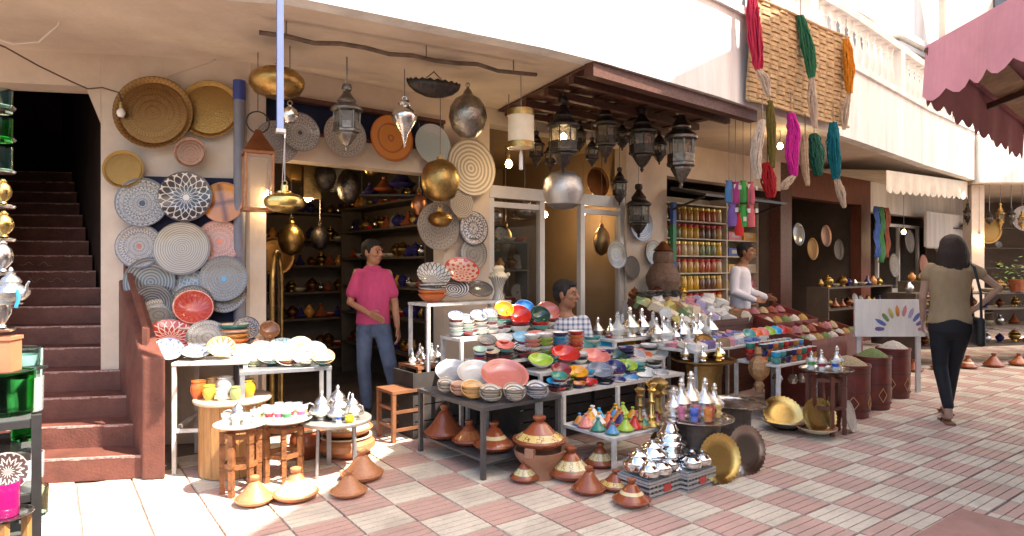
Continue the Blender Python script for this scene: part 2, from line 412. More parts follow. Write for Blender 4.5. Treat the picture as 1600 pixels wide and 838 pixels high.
m.bar(h0+Vector((0, 0, 0.87)), h0+Vector((0, 0, 1.01)), 0.035)
m.bar(h1+Vector((0, 0, 1.34)), h1+Vector((0, 0, 1.46)), 0.035)
m.build('handrail', MAROON, st, world=True)
# chalk scribbles on two dark risers
CHALK = mat('chalk', (0.30, 0.25, 0.21), 0.9)
for kk, t0, seed in ((9, 0.20, 1), (8, 0.45, 2)):
    a = A+WI*(TREAD*kk)-WI*0.004; rnd = random.Random(seed); m = MB()
    x = t0
    for w_ in range(3):
        pts = []
        for q in range(9):
            x += 0.016; pts.append(a-FS*(1.05-x)+Vector((0, 0, RISE*kk+0.07+0.018*sin(q*0.9+w_*2+seed)+0.006*rnd.uniform(-1, 1))))
        m.tube(pts, 0.0018, 4); x += 0.025
    m.build('chalk_scribble', CHALK, st, world=True)

# ------------------------------------------------------------------ the souk building
bld = thing('souk_building', 'white two storey market building with balcony over the shop fronts', 'building', (OX, OY, 0))
Z_S = 3.13
FASC = [Vector(p) for p in ((-6.5, 3.05), (-1.43, 4.08), (0.17, 5.01), (0.65, 5.35), (1.92, 6.39), (2.70, 7.09), (4.53, 8.66), (6.8, 10.75), (8.97, 12.60))]
def wall(name, p0, p1, z0, z1, m_, th=0.2, parent=bld):
    p0, p1 = Vector(p0[:2]), Vector(p1[:2]); d = (p1-p0).normalized(); n = Vector((-d.y, d.x))*th
    mb = MB(); mb.prism([p0, p1, p1+n, p0+n], z0, z1)
    return mb.build(name, m_, parent, world=True, smooth=False)
# plate wall by the stairs, stair opening
wall('plate_wall', LA, LB, 0, Z_S+0.1, BEIGE, 0.25)
DL = LA-LU*1.12                                             # left edge of the stair opening
wall('stair_lintel', DL+LU*0.001, LA-LU*0.001, 2.87, Z_S+0.1, BEIGE, 0.25)
wall('stair_left_wall', DL-LU*3.0, DL, 0, Z_S+0.1, BEIGE, 0.25)
m = MB(); q = LA+LN*0.004
m.add([q+Vector((0, 0, 2.87)), q-LU*0.11+Vector((0, 0, 2.87)), q+Vector((0, 0, 2.58)), q-LN*0.24+Vector((0, 0, 2.87)), q-LN*0.24-LU*0.11+Vector((0, 0, 2.87)), q-LN*0.24+Vector((0, 0, 2.58))],
      [(0, 1, 2), (3, 5, 4), (1, 4, 5, 2), (0, 2, 5, 3), (0, 3, 4, 1)])
m.build('corner_bracket', BEIGE, bld, world=True, smooth=False)
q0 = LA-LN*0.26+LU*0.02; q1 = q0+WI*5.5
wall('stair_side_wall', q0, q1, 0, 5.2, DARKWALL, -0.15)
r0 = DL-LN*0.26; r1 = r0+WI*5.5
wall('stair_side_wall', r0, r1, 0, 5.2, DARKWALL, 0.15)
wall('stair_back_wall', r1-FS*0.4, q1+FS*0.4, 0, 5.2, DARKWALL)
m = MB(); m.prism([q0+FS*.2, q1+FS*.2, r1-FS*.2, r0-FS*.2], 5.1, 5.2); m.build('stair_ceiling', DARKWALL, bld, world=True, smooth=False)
# shop-front piers, lintels
def fw(name, s0, s1, z0, z1, m_, d0=0.0, th=0.2): return wall(name, F(s0, d0), F(s1, d0), z0, z1, m_, th)
fw('pier', 0.0, 0.13, 0, Z_S+0.1, BEIGE)
fw('lintel', 0.131, 1.879, 2.88, Z_S+0.1, BEIGE)
fw('lintel', 0.131, 1.879, 2.36, 2.60, BEIGE)
fw('transom_panel', 0.131, 1.879, 2.601, 2.879, DBLUE, -0.08, 0.08)
m = MB(); m.box(F(1.0, 0.0, 2.885), (1.74, 0.10, 0.035), PHI); m.box(F(1.0, 0.0, 2.60), (1.74, 0.07, 0.025), PHI); m.build('transom_trim', DKWOOD, bld, world=True, smooth=False)
fw('pier', 1.88, 2.45, 0, Z_S+0.1, BEIGE)
fw('lintel', 2.451, 4.599, 2.96, Z_S+0.1, BEIGE)
fw('pier', 4.60, 5.40, 0, Z_S+0.1, BEIGE)
fw('lintel', 5.401, 8.299, 2.66, Z_S+0.1, BEIGE)
fw('pier', 8.30, 8.65, 0, Z_S+0.1, DKWOOD)
fw('lintel', 8.651, 11.199, 2.6, Z_S+0.1, REDWOOD)
fw('pier', 11.20, 11.6, 0, Z_S+0.1, REDWOOD)
fw('lintel', 11.601, 18.0, 2.5, Z_S+0.1, WHITE_WALL)
fw('pier', 18.001, 18.5, 0, Z_S+0.1, BEIGE)
# rooms behind the openings
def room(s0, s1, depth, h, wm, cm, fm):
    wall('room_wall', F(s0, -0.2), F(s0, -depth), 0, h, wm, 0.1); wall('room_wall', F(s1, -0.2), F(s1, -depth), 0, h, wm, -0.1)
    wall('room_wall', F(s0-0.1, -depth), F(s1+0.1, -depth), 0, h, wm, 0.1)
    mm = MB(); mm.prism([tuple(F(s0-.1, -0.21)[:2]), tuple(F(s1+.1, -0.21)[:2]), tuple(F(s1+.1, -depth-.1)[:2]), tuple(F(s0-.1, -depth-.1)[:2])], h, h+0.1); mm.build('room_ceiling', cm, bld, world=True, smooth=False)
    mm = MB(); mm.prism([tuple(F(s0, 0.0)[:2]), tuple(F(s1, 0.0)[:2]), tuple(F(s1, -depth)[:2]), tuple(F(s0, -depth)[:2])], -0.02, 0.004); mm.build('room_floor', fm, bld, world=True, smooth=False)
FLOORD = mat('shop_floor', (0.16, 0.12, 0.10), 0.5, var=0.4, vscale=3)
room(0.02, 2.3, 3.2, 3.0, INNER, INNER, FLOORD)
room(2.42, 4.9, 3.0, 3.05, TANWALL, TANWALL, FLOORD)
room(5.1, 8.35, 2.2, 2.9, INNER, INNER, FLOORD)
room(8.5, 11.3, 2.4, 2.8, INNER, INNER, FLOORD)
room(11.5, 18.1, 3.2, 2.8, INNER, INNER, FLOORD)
# balcony: soffit, parapet, balusters, rails
back = [DL-LU*3.0, LA, LB]+[F(s) for s in (4, 8, 12, 18.4)]
mb = MB()
fp = [Vector((p.x, p.y, 0)) for p in FASC]
pts_b = [DL-LU*3.2-LN*0.2, LA-LN*.2, LB-LN*.2, F(2.0, -.2), F(2.6, -.2), F(4.3, -.2), F(5.4, -.2), F(8, -.2), F(11, -.2), F(15.2, -.2)]
ff = [fp[0], fp[0].lerp(fp[1], 0.55), fp[1], fp[2], fp[3], fp[4], fp[5], fp[6], fp[7], fp[8]]
for i in range(9):
    a, b, c, d = ff[i], ff[i+1], pts_b[i+1], pts_b[i]
    mb.add([a+Vector((0, 0, Z_S)), b+Vector((0, 0, Z_S)), c+Vector((0, 0, Z_S)), d+Vector((0, 0, Z_S))], [(0, 3, 2, 1)])
    mb.add([a+Vector((0, 0, Z_S+.22)), b+Vector((0, 0, Z_S+.22)), c+Vector((0, 0, Z_S+.22)), d+Vector((0, 0, Z_S+.22))], [(0, 1, 2, 3)])
mb.build('soffit', BEIGE, bld, world=True, smooth=False)
def ribbon(name, z0, z1, off0, off1, m_, prof=None, pts=fp, parent=bld):
    """band along the balcony edge between two offsets into the lane"""
    nr = []
    for i, p in enumerate(pts):
        t = (pts[min(i+1, len(pts)-1)]-pts[max(i-1, 0)]).normalized(); nr.append(Vector((t.y, -t.x, 0)))
    mb_ = MB()
    for i in range(len(pts)-1):
        a, b = pts[i], pts[i+1]; na, nb = nr[i], nr[i+1]
        vs = [a+na*off0, b+nb*off0, b+nb*off1, a+na*off1]
        mb_.add([v+Vector((0, 0, z0)) for v in vs]+[v+Vector((0, 0, z1)) for v in vs], [(0, 1, 2, 3), (4, 7, 6, 5), (0, 4, 5, 1), (2, 6, 7, 3)]+([(0, 3, 7, 4)] if i == 0 else [])+([(1, 5, 6, 2)] if i == len(pts)-2 else []))
    return mb_.build(name, m_, parent, world=True, smooth=False)
ribbon('parapet', Z_S-0.02, 4.02, 0.0, 0.15, WHITE_WALL)
ribbon('bottom_rail', 4.021, 4.10, -0.02, 0.19, WHITE_WALL)
ribbon('top_rail', 4.70, 4.80, -0.02, 0.18, WHITE_WALL)
bal = MB(); bal.lathe([(0.055, 0), (0.055, 0.03), (0.03, 0.06), (0.05, 0.16), (0.056, 0.22), (0.03, 0.36), (0.026, 0.44), (0.04, 0.47), (0.028, 0.50), (0.05, 0.56), (0.055, 0.60)], 10); cache('baluster', bal)
def along(pts, step):
    out = []; acc = 0.0
    for a, b in zip(pts, pts[1:]):
        L_ = (b-a).length; t = acc
        while t < L_: out.append((a.lerp(b, t/L_), (b-a).normalized())); t += step
        acc = t-L_
    return out
for i, (p, t) in enumerate(along(fp[4:], 0.26)):
    nn = Vector((t.y, -t.x, 0)); q = p+nn*0.08
    if i in (8, 20, 33):
        mm = MB(); mm.box(q+Vector((0, 0, 4.40)), (0.2, 0.2, 0.6), atan2(t.y, t.x)); mm.build('balustrade_post', WHITE_WALL, bld, world=True, smooth=False)
    else: inst('baluster', 'baluster', WHITE_WALL, bld, q+Vector((0, 0, 4.10))-bld.location)
# wooden ceiling under the balcony, beyond the plaster soffit
FW0, FW1 = Vector((0.60, 5.34, 0)), Vector((2.50, 6.93, 0))
npl = 22
for k in range(npl):
    a0, a1 = FW0.lerp(FW1, (k+0.04)/npl), FW0.lerp(FW1, (k+0.96)/npl); b0, b1 = F(2.55, 0.02).lerp(F(4.72, 0.02), (k+0.04)/npl), F(2.55, 0.02).lerp(F(4.72, 0.02), (k+0.96)/npl)
    zz = 3.10+0.006*(k % 3); mm = MB()
    vs = [a0, a1, b1, b0]; mm.add([v+Vector((0, 0, zz)) for v in vs]+[v+Vector((0, 0, zz+.02)) for v in vs], [(0, 3, 2, 1), (4, 5, 6, 7), (0, 1, 5, 4), (1, 2, 6, 5), (2, 3, 7, 6), (3, 0, 4, 7)])
    mm.build('ceiling_plank', DKWOOD, bld, world=True, smooth=False)
for t in (0.12, 0.38, 0.64, 0.88):
    mm = MB(); mm.bar(FW0.lerp(F(2.55, 0.02), t)+Vector((0, 0, 3.05)), FW1.lerp(F(4.72, 0.02), t)+Vector((0, 0, 3.05)), 0.06, 0.07); mm.build('ceiling_beam', DKWOOD, bld, world=True, smooth=False)
mm = MB(); mm.bar(FW0+Vector((0.03, -0.1, 3.06)), FW1+Vector((0.1, -0.02, 3.06)), 0.10, 0.13); mm.build('edge_beam', DKWOOD, bld, world=True, smooth=False)
# upper storey
wall('upper_wall', DL-LU*3.0, LB, Z_S+.23, 9.0, WHITE_WALL, 0.25); wall('upper_wall', F(0), F(18.5), Z_S+.23, 9.0, WHITE_WALL, 0.25)
SHUT = mat('dark_window', (0.05, 0.05, 0.055), 0.25)
for px0, px1, s_w in ((0, 0, 7.2), (0, 0, 10.6), (0, 0, 13.4), (0, 0, 16.4)):
    mm = MB(); mm.box(F(s_w, 0.01, 5.0), (1.3, 0.08, 1.9), PHI); wn_ = mm.build('window', SHUT, bld, world=True, smooth=False)
    mm = MB()
    for dx in (-0.69, 0.69): mm.box(F(s_w+dx, 0.03, 5.0), (0.08, 0.14, 2.06), PHI)
    mm.box(F(s_w, 0.03, 6.0), (1.3, 0.14, 0.09), PHI); mm.box(F(s_w, 0.03, 4.0), (1.3, 0.16, 0.08), PHI); mm.box(F(s_w, 0.05, 5.0), (0.05, 0.04, 1.9), PHI)
    mm.build('frame', mat('window_frame', (0.5, 0.47, 0.45), 0.6), wn_, world=True, smooth=False)
    mm = MB(); mm.box(F(s_w, 0.08, 6.16), (1.9, 0.22, 0.12), PHI); mm.build('window_hood', WHITE_WALL, bld, world=True, smooth=False)

# ------------------------------------------------------------------ neighbours of the lane
ob = thing('opposite_building', 'tall pale building on the near side of the lane', 'building', (7.2, 1.0, 0))
OBW = mat('opposite_wall', (0.62, 0.52, 0.44), 0.85, var=0.15, vscale=1)
OBA = atan2(0.955, 0.296); od, on = Vector((cos(OBA), sin(OBA), 0)), Vector((sin(OBA), -cos(OBA), 0)); ob0 = Vector((7.4, -1.0, 0))
mm = MB(); mm.box(ob0+od*-1.0+on*2.5+Vector((0, 0, 3.0)), (13.0, 5.0, 6.0), OBA); mm.build('wall', OBW, ob, world=True, smooth=False)
for zz in (1.6, 4.4):
    for yy in (-6, -3, 0, 3):
        mm = MB(); mm.box(ob0+od*yy+Vector((0, 0, zz)), (1.1, 0.06, 1.6), OBA); mm.build('window', SHUT, ob, world=True, smooth=False)
# unseen translucent cloth added to shade and warm the lane; edge bounds sun patch
m_, N_, L_, B_ = nmat('added_shade_cloth'); tr = N_.new('ShaderNodeBsdfTranslucent'); tr.inputs[0].default_value = (0.90, 0.76, 0.61, 1)
df = N_.new('ShaderNodeBsdfDiffuse'); df.inputs[0].default_value = (0.80, 0.74, 0.66, 1); mx = N_.new('ShaderNodeMixShader'); mx.inputs[0].default_value = 0.42
L_.new(tr.outputs[0], mx.inputs[1]); L_.new(df.outputs[0], mx.inputs[2]); L_.new(mx.outputs[0], N_['Material Output'].inputs[0])
mm = MB(); nu, nv = 14, 8
edge = [Vector((2.22, 2.18, 0))+od*-9.0, Vector((2.98, 4.68, 0)), Vector((6.74, 10.4, 0))]          # this edge bounds the sun patch on the paving and the fascia
def on_edge(t): return edge[0].lerp(edge[1], t/.62) if t < .62 else edge[1].lerp(edge[2], (t-.62)/.38)
vs = [on_edge(i/nu)+on.lerp(Vector((.965, .26, 0)), (i/nu)**3)*(7.5*j/nv)+Vector((0, 0, 6.0+0.10*sin(i*1.3)*(j > 0)+0.25*(2*j/nv-1)**2)) for i in range(nu+1) for j in range(nv+1)]
mm.add(vs, [(i*(nv+1)+j, i*(nv+1)+j+1, (i+1)*(nv+1)+j+1, (i+1)*(nv+1)+j) for i in range(nu) for j in range(nv)])
sc_ = mm.build('added_shade_cloth', m_); tag(sc_, 'unseen cream cloth added over the lane to shade and warm it', None, kind='structure')
# ------------------------------------------------------------------ prototypes of round ware (unit radius, slot 0 inside, slot 1 outside)
def proto(key, prof, seg=28, **kw): mb = MB(); mb.lathe(prof, seg); return cache(key, mb, **kw)
proto('plate', [(0, .03), (.55, .03), (.72, .06), (.96, .12), (1, .125), (1.0, .10, 1), (.74, .03, 1), (.6, 0, 1), (0, 0, 1)])
proto('dish', [(0, .06), (.45, .07), (.72, .14), (.93, .27), (1, .30), (1.0, .27, 1), (.9, .19, 1), (.6, .04, 1), (.5, 0, 1), (0, 0, 1)])
proto('bowl', [(0, .06), (.3, .07), (.58, .17), (.82, .36), (.95, .56), (1, .57), (1, .54, 1), (.95, .46, 1), (.84, .31, 1), (.6, .1, 1), (.44, .05, 1), (.42, 0, 1), (0, 0, 1)])
HT = {'plate': .125, 'dish': .30, 'bowl': .57, 'tray': .10, 'fluted': .13}
proto('tray', [(0, .03), (.80, .03), (.84, .02), (.88, .05), (.97, .10), (1, .10), (1, .07, 1), (.86, 0, 1), (0, 0, 1)], 36)
def fluted(seg=96, n=32):
    mb = MB(); prof = [(0, .02, 0), (.5, .02, 0), (.74, .025, 0), (.80, .06, 0), (.92, .11, 1), (1.0, .13, 1), (.98, .10, 1), (.8, .02, .5), (0, 0, 0)]
    vs = []; 
    for r, z, am in prof:
        for k in range(seg):
            a = 2*pi*k/seg; g = 1+0.028*am*cos(n*a); vs.append((r*g*cos(a), r*g*sin(a), z+0.012*am*cos(n*a)))
    fs = [(i*seg+k, i*seg+(k+1) % seg, (i+1)*seg+(k+1) % seg, (i+1)*seg+k) for i in range(len(prof)-1) for k in range(seg)]
    mb.add(vs, fs); return mb
cache('fluted', fluted(), ang=60)
def ware(key, name, label, cat, group, mats, centre, axis, R, spin=None):
    """round ware with its rim centre at `centre`, opening towards `axis`"""
    axis = Vector(axis).normalized(); spin = random.uniform(0, 6.28) if spin is None else spin
    o = inst(key, name, mats, None, Vector(centre)-axis*(HT[key]*R), facing(axis, spin), R)
    return tag(o, label, cat, group)
def toward(p, tilt):
    """axis tilted from upright by `tilt` degrees, half towards the lane and half towards the viewer"""
    v = (Vector((0, 0, 0))-Vector((p[0], p[1], 0))).normalized()*0.7+Vector((NX, NY, 0))*0.5; v.normalize(); t = radians(tilt)
    return Vector((v.x*sin(t), v.y*sin(t), cos(t)))
# painted-ware palette
P_GREY = plate_mat('ware_grey_mandala', 'ornate', (0.414, 0.377, 0.326), (0.13, 0.12, 0.115), (0.12, 0.11, 0.11), 14, 6, centre=(0.03, 0.03, 0.04))
P_NET = plate_mat('ware_white_net', 'petal', (0.05, 0.045, 0.05), (0.75, 0.70, 0.63), (0.08, 0.07, 0.08), 16, 34, centre=(0.7, .65, .58))
P_CROSS = plate_mat('ware_orange_cross', 'cross', (0.62, 0.25, 0.045), (0.20, 0.06, 0.02), (0.40, 0.14, 0.03), centre=(0.15, 0.04, 0.02))
P_BLUERED = plate_mat('ware_blue_red_ring', 'ornate', (0.474, 0.407, 0.326), (0.15, 0.15, 0.19), (0.12, 0.12, 0.16), 18, 5, centre=(0.45, 0.12, 0.06))
P_BEIGE = plate_mat('ware_beige_rings', 'rings', (0.488, 0.429, 0.340), (0.27, 0.22, 0.165), (0.20, 0.16, 0.12), 12, 80, thr=0.2)
P_SALMON = plate_mat('ware_salmon', 'ornate', (0.58, 0.24, 0.16), (0.66, 0.40, 0.31), (0.30, 0.08, 0.05), 16, 5, centre=(0.85, 0.20, 0.06))
P_DKRING = plate_mat('ware_dark_rings', 'rings', (0.296, 0.274, 0.244), (0.09, 0.085, 0.085), (0.10, 0.1, 0.1), 12, 52)
P_BLUEFL = plate_mat('ware_blue_leaf', 'fine', (0.22, 0.30, 0.42), (0.66, 0.68, 0.70), None, 12, 4.5)
P_BLUEDOT = plate_mat('ware_grey_blue_dot', 'ornate', (0.296, 0.274, 0.244), (0.16, 0.145, 0.14), (0.14, .14, .15), 20, 8, centre=(0.10, 0.35, 0.60))
P_SALREV = plate_mat('ware_coral_bowl', 'petal', (0.62, 0.10, 0.07), (0.44, 0.05, 0.035), (0.70, 0.30, 0.22), 14, 10)
P_FINE = plate_mat('ware_fine_grey', 'ornate', (0.385, 0.348, 0.289), (0.14, 0.125, 0.11), (0.14, 0.12, 0.11), 20, 4)
P_REDNET = plate_mat('ware_red_net', 'lattice', (0.55, 0.05, 0.03), (0.80, 0.70, 0.62), (0.5, 0.06, 0.03), 16, 12)
P_BLKFL = plate_mat('ware_black_flower', 'ornate', (0.62, 0.57, 0.54), (0.07, 0.06, 0.09), (0.06, 0.05, 0.07), 9, 3)
P_WHBLUE = plate_mat('ware_white_blue', 'mandala', (0.76, 0.75, 0.74), (0.16, 0.20, 0.34), (0.12, 0.15, 0.25), 9, 14, thr=0.35)
P_ORWH = plate_mat('ware_orange_white', 'petal', (0.72, 0.56, 0.44), (0.55, 0.17, 0.06), (0.60, 0.25, 0.08), 12, 8)
P_STONE = plate_mat('ware_stone_rings', 'rings', (0.444, 0.385, 0.326), (0.20, 0.165, 0.135), None, 12, 46, rough=0.5, coat=0.1)
P_STONE2 = plate_mat('ware_stone_mandala', 'ornate', (0.407, 0.355, 0.303), (0.19, 0.155, 0.13), (0.25, 0.21, 0.18), 14, 7, rough=0.45, coat=0.1)
P_STRIPE = plate_mat('ware_black_white_rings', 'rings', (0.74, 0.70, 0.66), (0.06, 0.055, 0.06), None, 12, 40)
P_NETBW = plate_mat('ware_black_net', 'lattice', (0.62, 0.57, 0.50), (0.06, 0.055, 0.055), None, 18, 16)
P_TRAYB = plate_mat('tray_engraved_brass', 'ornate', (0.27, 0.145, 0.055), (0.19, 0.10, 0.035), None, 26, 6, rough=0.42, metal=1.0, coat=0)
P_TRAYG = plate_mat('tray_engraved_gold', 'fine', (0.36, 0.21, 0.07), (0.29, 0.165, 0.05), None, 16, 16, rough=0.38, metal=1.0, coat=0)
P_TRAYC = plate_mat('tray_engraved_copper', 'ornate', (0.36, 0.20, 0.13), (0.26, 0.14, 0.09), None, 16, 5, rough=0.4, metal=1.0, coat=0)
P_TRAYS = plate_mat('tray_engraved_silver', 'mandala', (0.80, 0.77, 0.73), (0.55, 0.52, 0.48), None, 18, 28, rough=0.22, metal=1.0, coat=0)

# ------------------------------------------------------------------ the plate wall
bd = MB(); c0, c1 = onl(226, 276, .012), onl(384, 276, .012); zt, zb = c0.z, onl(226, 505, .012).z
bd.prism([tuple((c0)[:2]), tuple(c1[:2]), tuple((c1+LN*.018)[:2]), tuple((c0+LN*.018)[:2])], zb, zt)
tag(bd.build('display_board', DBLUE, smooth=False), 'dark blue board on the wall behind the hanging painted plates', 'board')
WALLPL = [ # px, py, r px (vertical), depth off the wall, kind, face, back, label
 (327, 170, 46, .03, 'tray', P_TRAYG, BRASS_D, 'plain gold brass tray half hidden behind the biggest brass tray', 'tray'),
 (239, 175, 58, .07, 'tray', P_TRAYB, BRASS_D, 'biggest engraved brass tray high on the wall by the stairs', 'tray'),
 (297, 238, 24, .10, 'tray', P_TRAYC, COPPER, 'small copper tray hanging under the two big brass trays', 'tray'),
 (192, 264, 30, .04, 'tray', P_TRAYG, BRASS_D, 'small gold brass tray hanging next to the stair doorway', 'tray'),
 (221, 316, 39, .06, 'plate', P_GREY, TERRA, 'grey and white flower plate under the small gold tray', 'plate'),
 (348, 316, 32, .06, 'plate', P_CROSS, TERRA, 'orange plate with a brown cross on the blue board', 'plate'),
 (289, 307, 40, .10, 'dish', P_NET, TERRA, 'black dish with a white petal net on the blue board', 'dish'),
 (217, 385, 35, .06, 'plate', P_BLUERED, TERRA, 'cream plate with blue dotted rings and red centre', 'plate'),
 (342, 378, 35, .05, 'plate', P_SALMON, TERRA, 'salmon pink plate with an orange centre on the blue board', 'plate'),
 (284, 388, 42, .10, 'plate', P_BEIGE, TERRA, 'large beige plate with fine rings in the middle of the wall', 'plate'),
 (292, 446, 28, .05, 'plate', P_BLUEFL, TERRA, 'blue leaf patterned plate low on the blue board', 'plate'),
 (233, 440, 38, .09, 'plate', P_DKRING, TERRA, 'dark grey plate with close rings above the handrail', 'plate'),
 (350, 455, 34, .07, 'plate', P_FINE, TERRA, 'grey plate peeping out under the blue dotted plate', 'plate'),
 (349, 435, 36, .11, 'plate', P_BLUEDOT, TERRA, 'grey plate with a blue dot at its centre', 'plate'),
 (237, 476, 32, .16, 'plate', P_DKRING, TERRA, 'black and grey plate leaning above the stair newel', 'plate'),
 (300, 478, 33, .14, 'plate', P_FINE, TERRA, 'brownish grey plate behind the coral red bowl', 'plate'),
]
for px, py, r, off, kind, a, b, lab, cat in WALLPL:
    p = onl(px, py, off+.04); ware(kind, 'hanging_'+kind, lab, cat, 'plates and trays on the wall by the stairs', [a, b], p, LN+Vector((0, 0, .10)), r*p.y/FPX)
# grey drain pipe with a blue collar at the corner of the plate wall
p = onl(374, 480, .055); pp = thing('drain_pipe', 'grey pipe with blue top at the corner beside the painted plates', 'pipe', (p.x, p.y, 0))
m = MB(); m.tube([(0, 0, 0), (0, 0, 2.80)], 0.045, 14); m.build('pipe', mat('grey_pvc', (0.20, 0.20, 0.23), 0.45, var=0.2), pp)
m = MB(); m.tube([(0, 0, 2.80), (0, 0, 2.96)], 0.049, 14); m.build('collar', mat('blue_pvc', (0.04, 0.06, 0.25), 0.45), pp)
# bare bulb and its cable
m = MB(); a = onl(-30, 58, .5)
pts = [onl(-40, 55, .5), onl(8, 74, .35), onl(60, 103, .25), onl(110, 127, .15), onl(137, 139, .06), onl(160, 137, .05), onl(186, 145, .10), onl(189, 160, .12)]
wb = thing('hanging_bulb', 'unlit bare bulb hanging on a brown cable beside the big brass tray', 'light bulb', pts[-1])
m.tube(pts, 0.006, 6); m.build('cable', mat('brown_cable', (0.10, 0.06, 0.045), 0.6), wb, world=True)
m = MB(); q = onl(189, 160, .13); m.tube([q, q-Vector((0, 0, .05))], 0.016, 10); m.build('socket', BRASS_D, wb, world=True)
m = MB(); m.lathe([(0, -.12), (.02, -.115), (.032, -.09), (.03, -.07), (.016, -.05), (0, -.05)], 14, c=q); m.build('bulb', mat('milk_bulb', (0.75, 0.72, 0.68), 0.2), wb, world=True)
m = MB(); m.tube([onl(-20, 66, .9)+Vector((0, 0, .04)), onl(20, 69, .8), onl(60, 66, .7), onl(90, 40, .7), onl(108, 0, .7)], 0.006, 6)
tag(m.build('white_wire', mat('white_cable', (0.75, 0.7, 0.62), 0.6)), 'loose white wire looping under the balcony at the left corner', 'wire')
m = MB(); m.tube([onl(262, 119, .03), onl(285, 112, .03), onl(310, 104, .05), onl(330, 97, .05), onl(345, 88, .03)], 0.004, 6)
tag(m.build('thin_cord', mat('beige_cord', (0.5, 0.42, 0.34), 0.7)), 'thin pale cord on the plaster above the brass trays', 'cord')

# ------------------------------------------------------------------ tables, stands
def frame_table(name, label, c, rz, L_, W_, H, mt, ml, lw=0.03, th=0.025, shelf=None, group=None, cat='table', rail=None, legs=(1, 1, 1, 1)):
    t = thing(name, label, cat, (c[0], c[1], 0), rz, group)
    m = MB(); m.box((0, 0, H-th/2), (L_, W_, th)); o = m.build('table_top', mt, t, smooth=False)
    bv = o.modifiers.new('b', 'BEVEL'); bv.width = 0.004; bv.segments = 2
    k = 0
    for x in (-1, 1):
        for y in (-1, 1):
            m = MB(); m.box((x*(L_/2-lw/2-.004), y*(W_/2-lw/2-.004), (H-th)/2), (lw, lw, H-th-.001)); m.build('leg', ml, t, smooth=False)
    if shelf is not None:
        m = MB(); m.box((0, 0, shelf), (L_-2*lw-.02, W_-.01, 0.018)); m.build('shelf', mt, t, smooth=False)
    if rail is not None:
        for y in (-1, 1):
            m = MB(); m.box((0, y*(W_/2-lw/2), rail), (L_-2*lw-.01, lw*.8, lw)); m.build('crossbar', ml, t, smooth=False)
        for x in (-1, 1):
            m = MB(); m.box((x*(L_/2-lw/2), 0, rail), (lw*.8, W_-2*lw-.01, lw)); m.build('crossbar', ml, t, smooth=False)
    return t
# white stand with the bowls beside the stairs
SA = onz(258, 741); sb = onz(366, 738)
ang = atan2(0.12, 0.98)
cA = (Vector((SA.x+0.245, SA.y+0.30, 0)))
frame_table('display_stand', 'white metal stand stacked with painted bowls beside the stair newel', cA, LANG, 0.50, 0.56, 0.775, WMETAL, WMETAL, 0.026, 0.025, rail=0.30, cat='stand')
def on_stand(px, py, z): return onz(px, py, z)
ZA = 0.775
STAND = [ # px py of the rim centre, radius px, kind, tilt, inside, outside, Y depth, label
 (264, 545, 21, 'bowl', 48, P_WHBLUE, CREAMGL, 4.52, 'white bowl with blue flower, front left on the white stand'),
 (346, 541, 21, 'bowl', 42, P_ORWH, CREAMGL, 4.62, 'white bowl with orange petals, front right on the white stand'),
 (306, 548, 22, 'dish', 20, P_WHBLUE, CREAMGL, 4.60, 'white dish between the two front bowls on the white stand'),
 (266, 522, 34, 'dish', 38, P_REDNET, P_REDNET, 4.72, 'red oval dish with a white net leaning on the white stand'),
 (324, 526, 30, 'plate', 55, P_FINE, TERRA, 4.78, 'grey speckled plate leaning behind the white dish'),
 (249, 489, 28, 'dish', 48, P_FINE, TERRA, 4.92, 'cream and black speckled dish on the striped bowl stack'),
 (302, 479, 29, 'bowl', 62, P_SALREV, P_SALREV, 4.93, 'coral red bowl tipped forward over a patterned pot'),
]
for px, py, r, kind, tl, a, b, Y, lab in STAND:
    p = onY(px, py, Y); ware(kind, 'painted_'+kind, lab, kind, 'painted bowls on the white stand', [a, b], p, toward(p, tl), r*Y/FPX)
P_POT = plate_mat('ware_pot_band', 'dots', (0.62, 0.54, 0.42), (0.14, 0.16, 0.16), None, 20, 30)
def pot(name, label, p, R, H, m_, lidm=None, group=None, cat='pot'):
    t = thing(name, label, cat, p, 0, group)
    m = MB(); m.lathe([(0, 0), (.62*R, 0), (.72*R, .05*H), (R, .45*H), (.98*R, .7*H), (.80*R, .92*H), (.86*R, H), (.78*R, H), (.7*R, .9*H), (0, .85*H)], 24); m.build('body', m_, t)
    m = MB(); m.lathe([(.80*R, .93*H), (.90*R, .98*H), (.88*R, 1.04*H), (.80*R, 1.02*H)], 24); m.build('rim', lidm or m_, t)
    return t
p = onY(303, 520, 4.95); pot('patterned_pot', 'cream and green patterned pot under the coral red bowl', Vector((p.x, p.y, ZA)), .155, .20, P_POT, CREAMGL)
p = onY(248, 515, 4.95)
STRIPE_O = plate_mat('ware_orange_stripe', 'rings', (0.55, 0.17, 0.06), (0.70, 0.55, 0.44), None, 12, 30)
for k in range(5):
    o = ware('bowl', 'stacked_bowl', 'orange rimmed bowl, %s from the bottom of the stack by the newel' % NTH[k], 'bowl', 'orange rimmed bowl stack by the newel', [CREAMGL, STRIPE_O], (p.x, p.y, ZA+.085+k*.034), (0, 0, 1), .145)
p = onY(368, 535, 4.92)
BANDS = [glaze('teal', (0.05, 0.20, 0.19)), STRIPE_O, glaze('amber', (0.60, 0.26, 0.05)), glaze('orange', (0.62, 0.15, 0.03)), CREAMGL]
for k in range(5):
    ware('bowl', 'stacked_bowl', '%s bowl, %s from the bottom of the striped stack by the wall' % (('cream', 'orange', 'amber', 'rust', 'teal')[k], NTH[k]), 'bowl', 'striped bowl stack by the wall', [CREAMGL, BANDS[4-k]], (p.x-.02, p.y+.02, ZA+.08+k*.036), (0, 0, 1), .115)

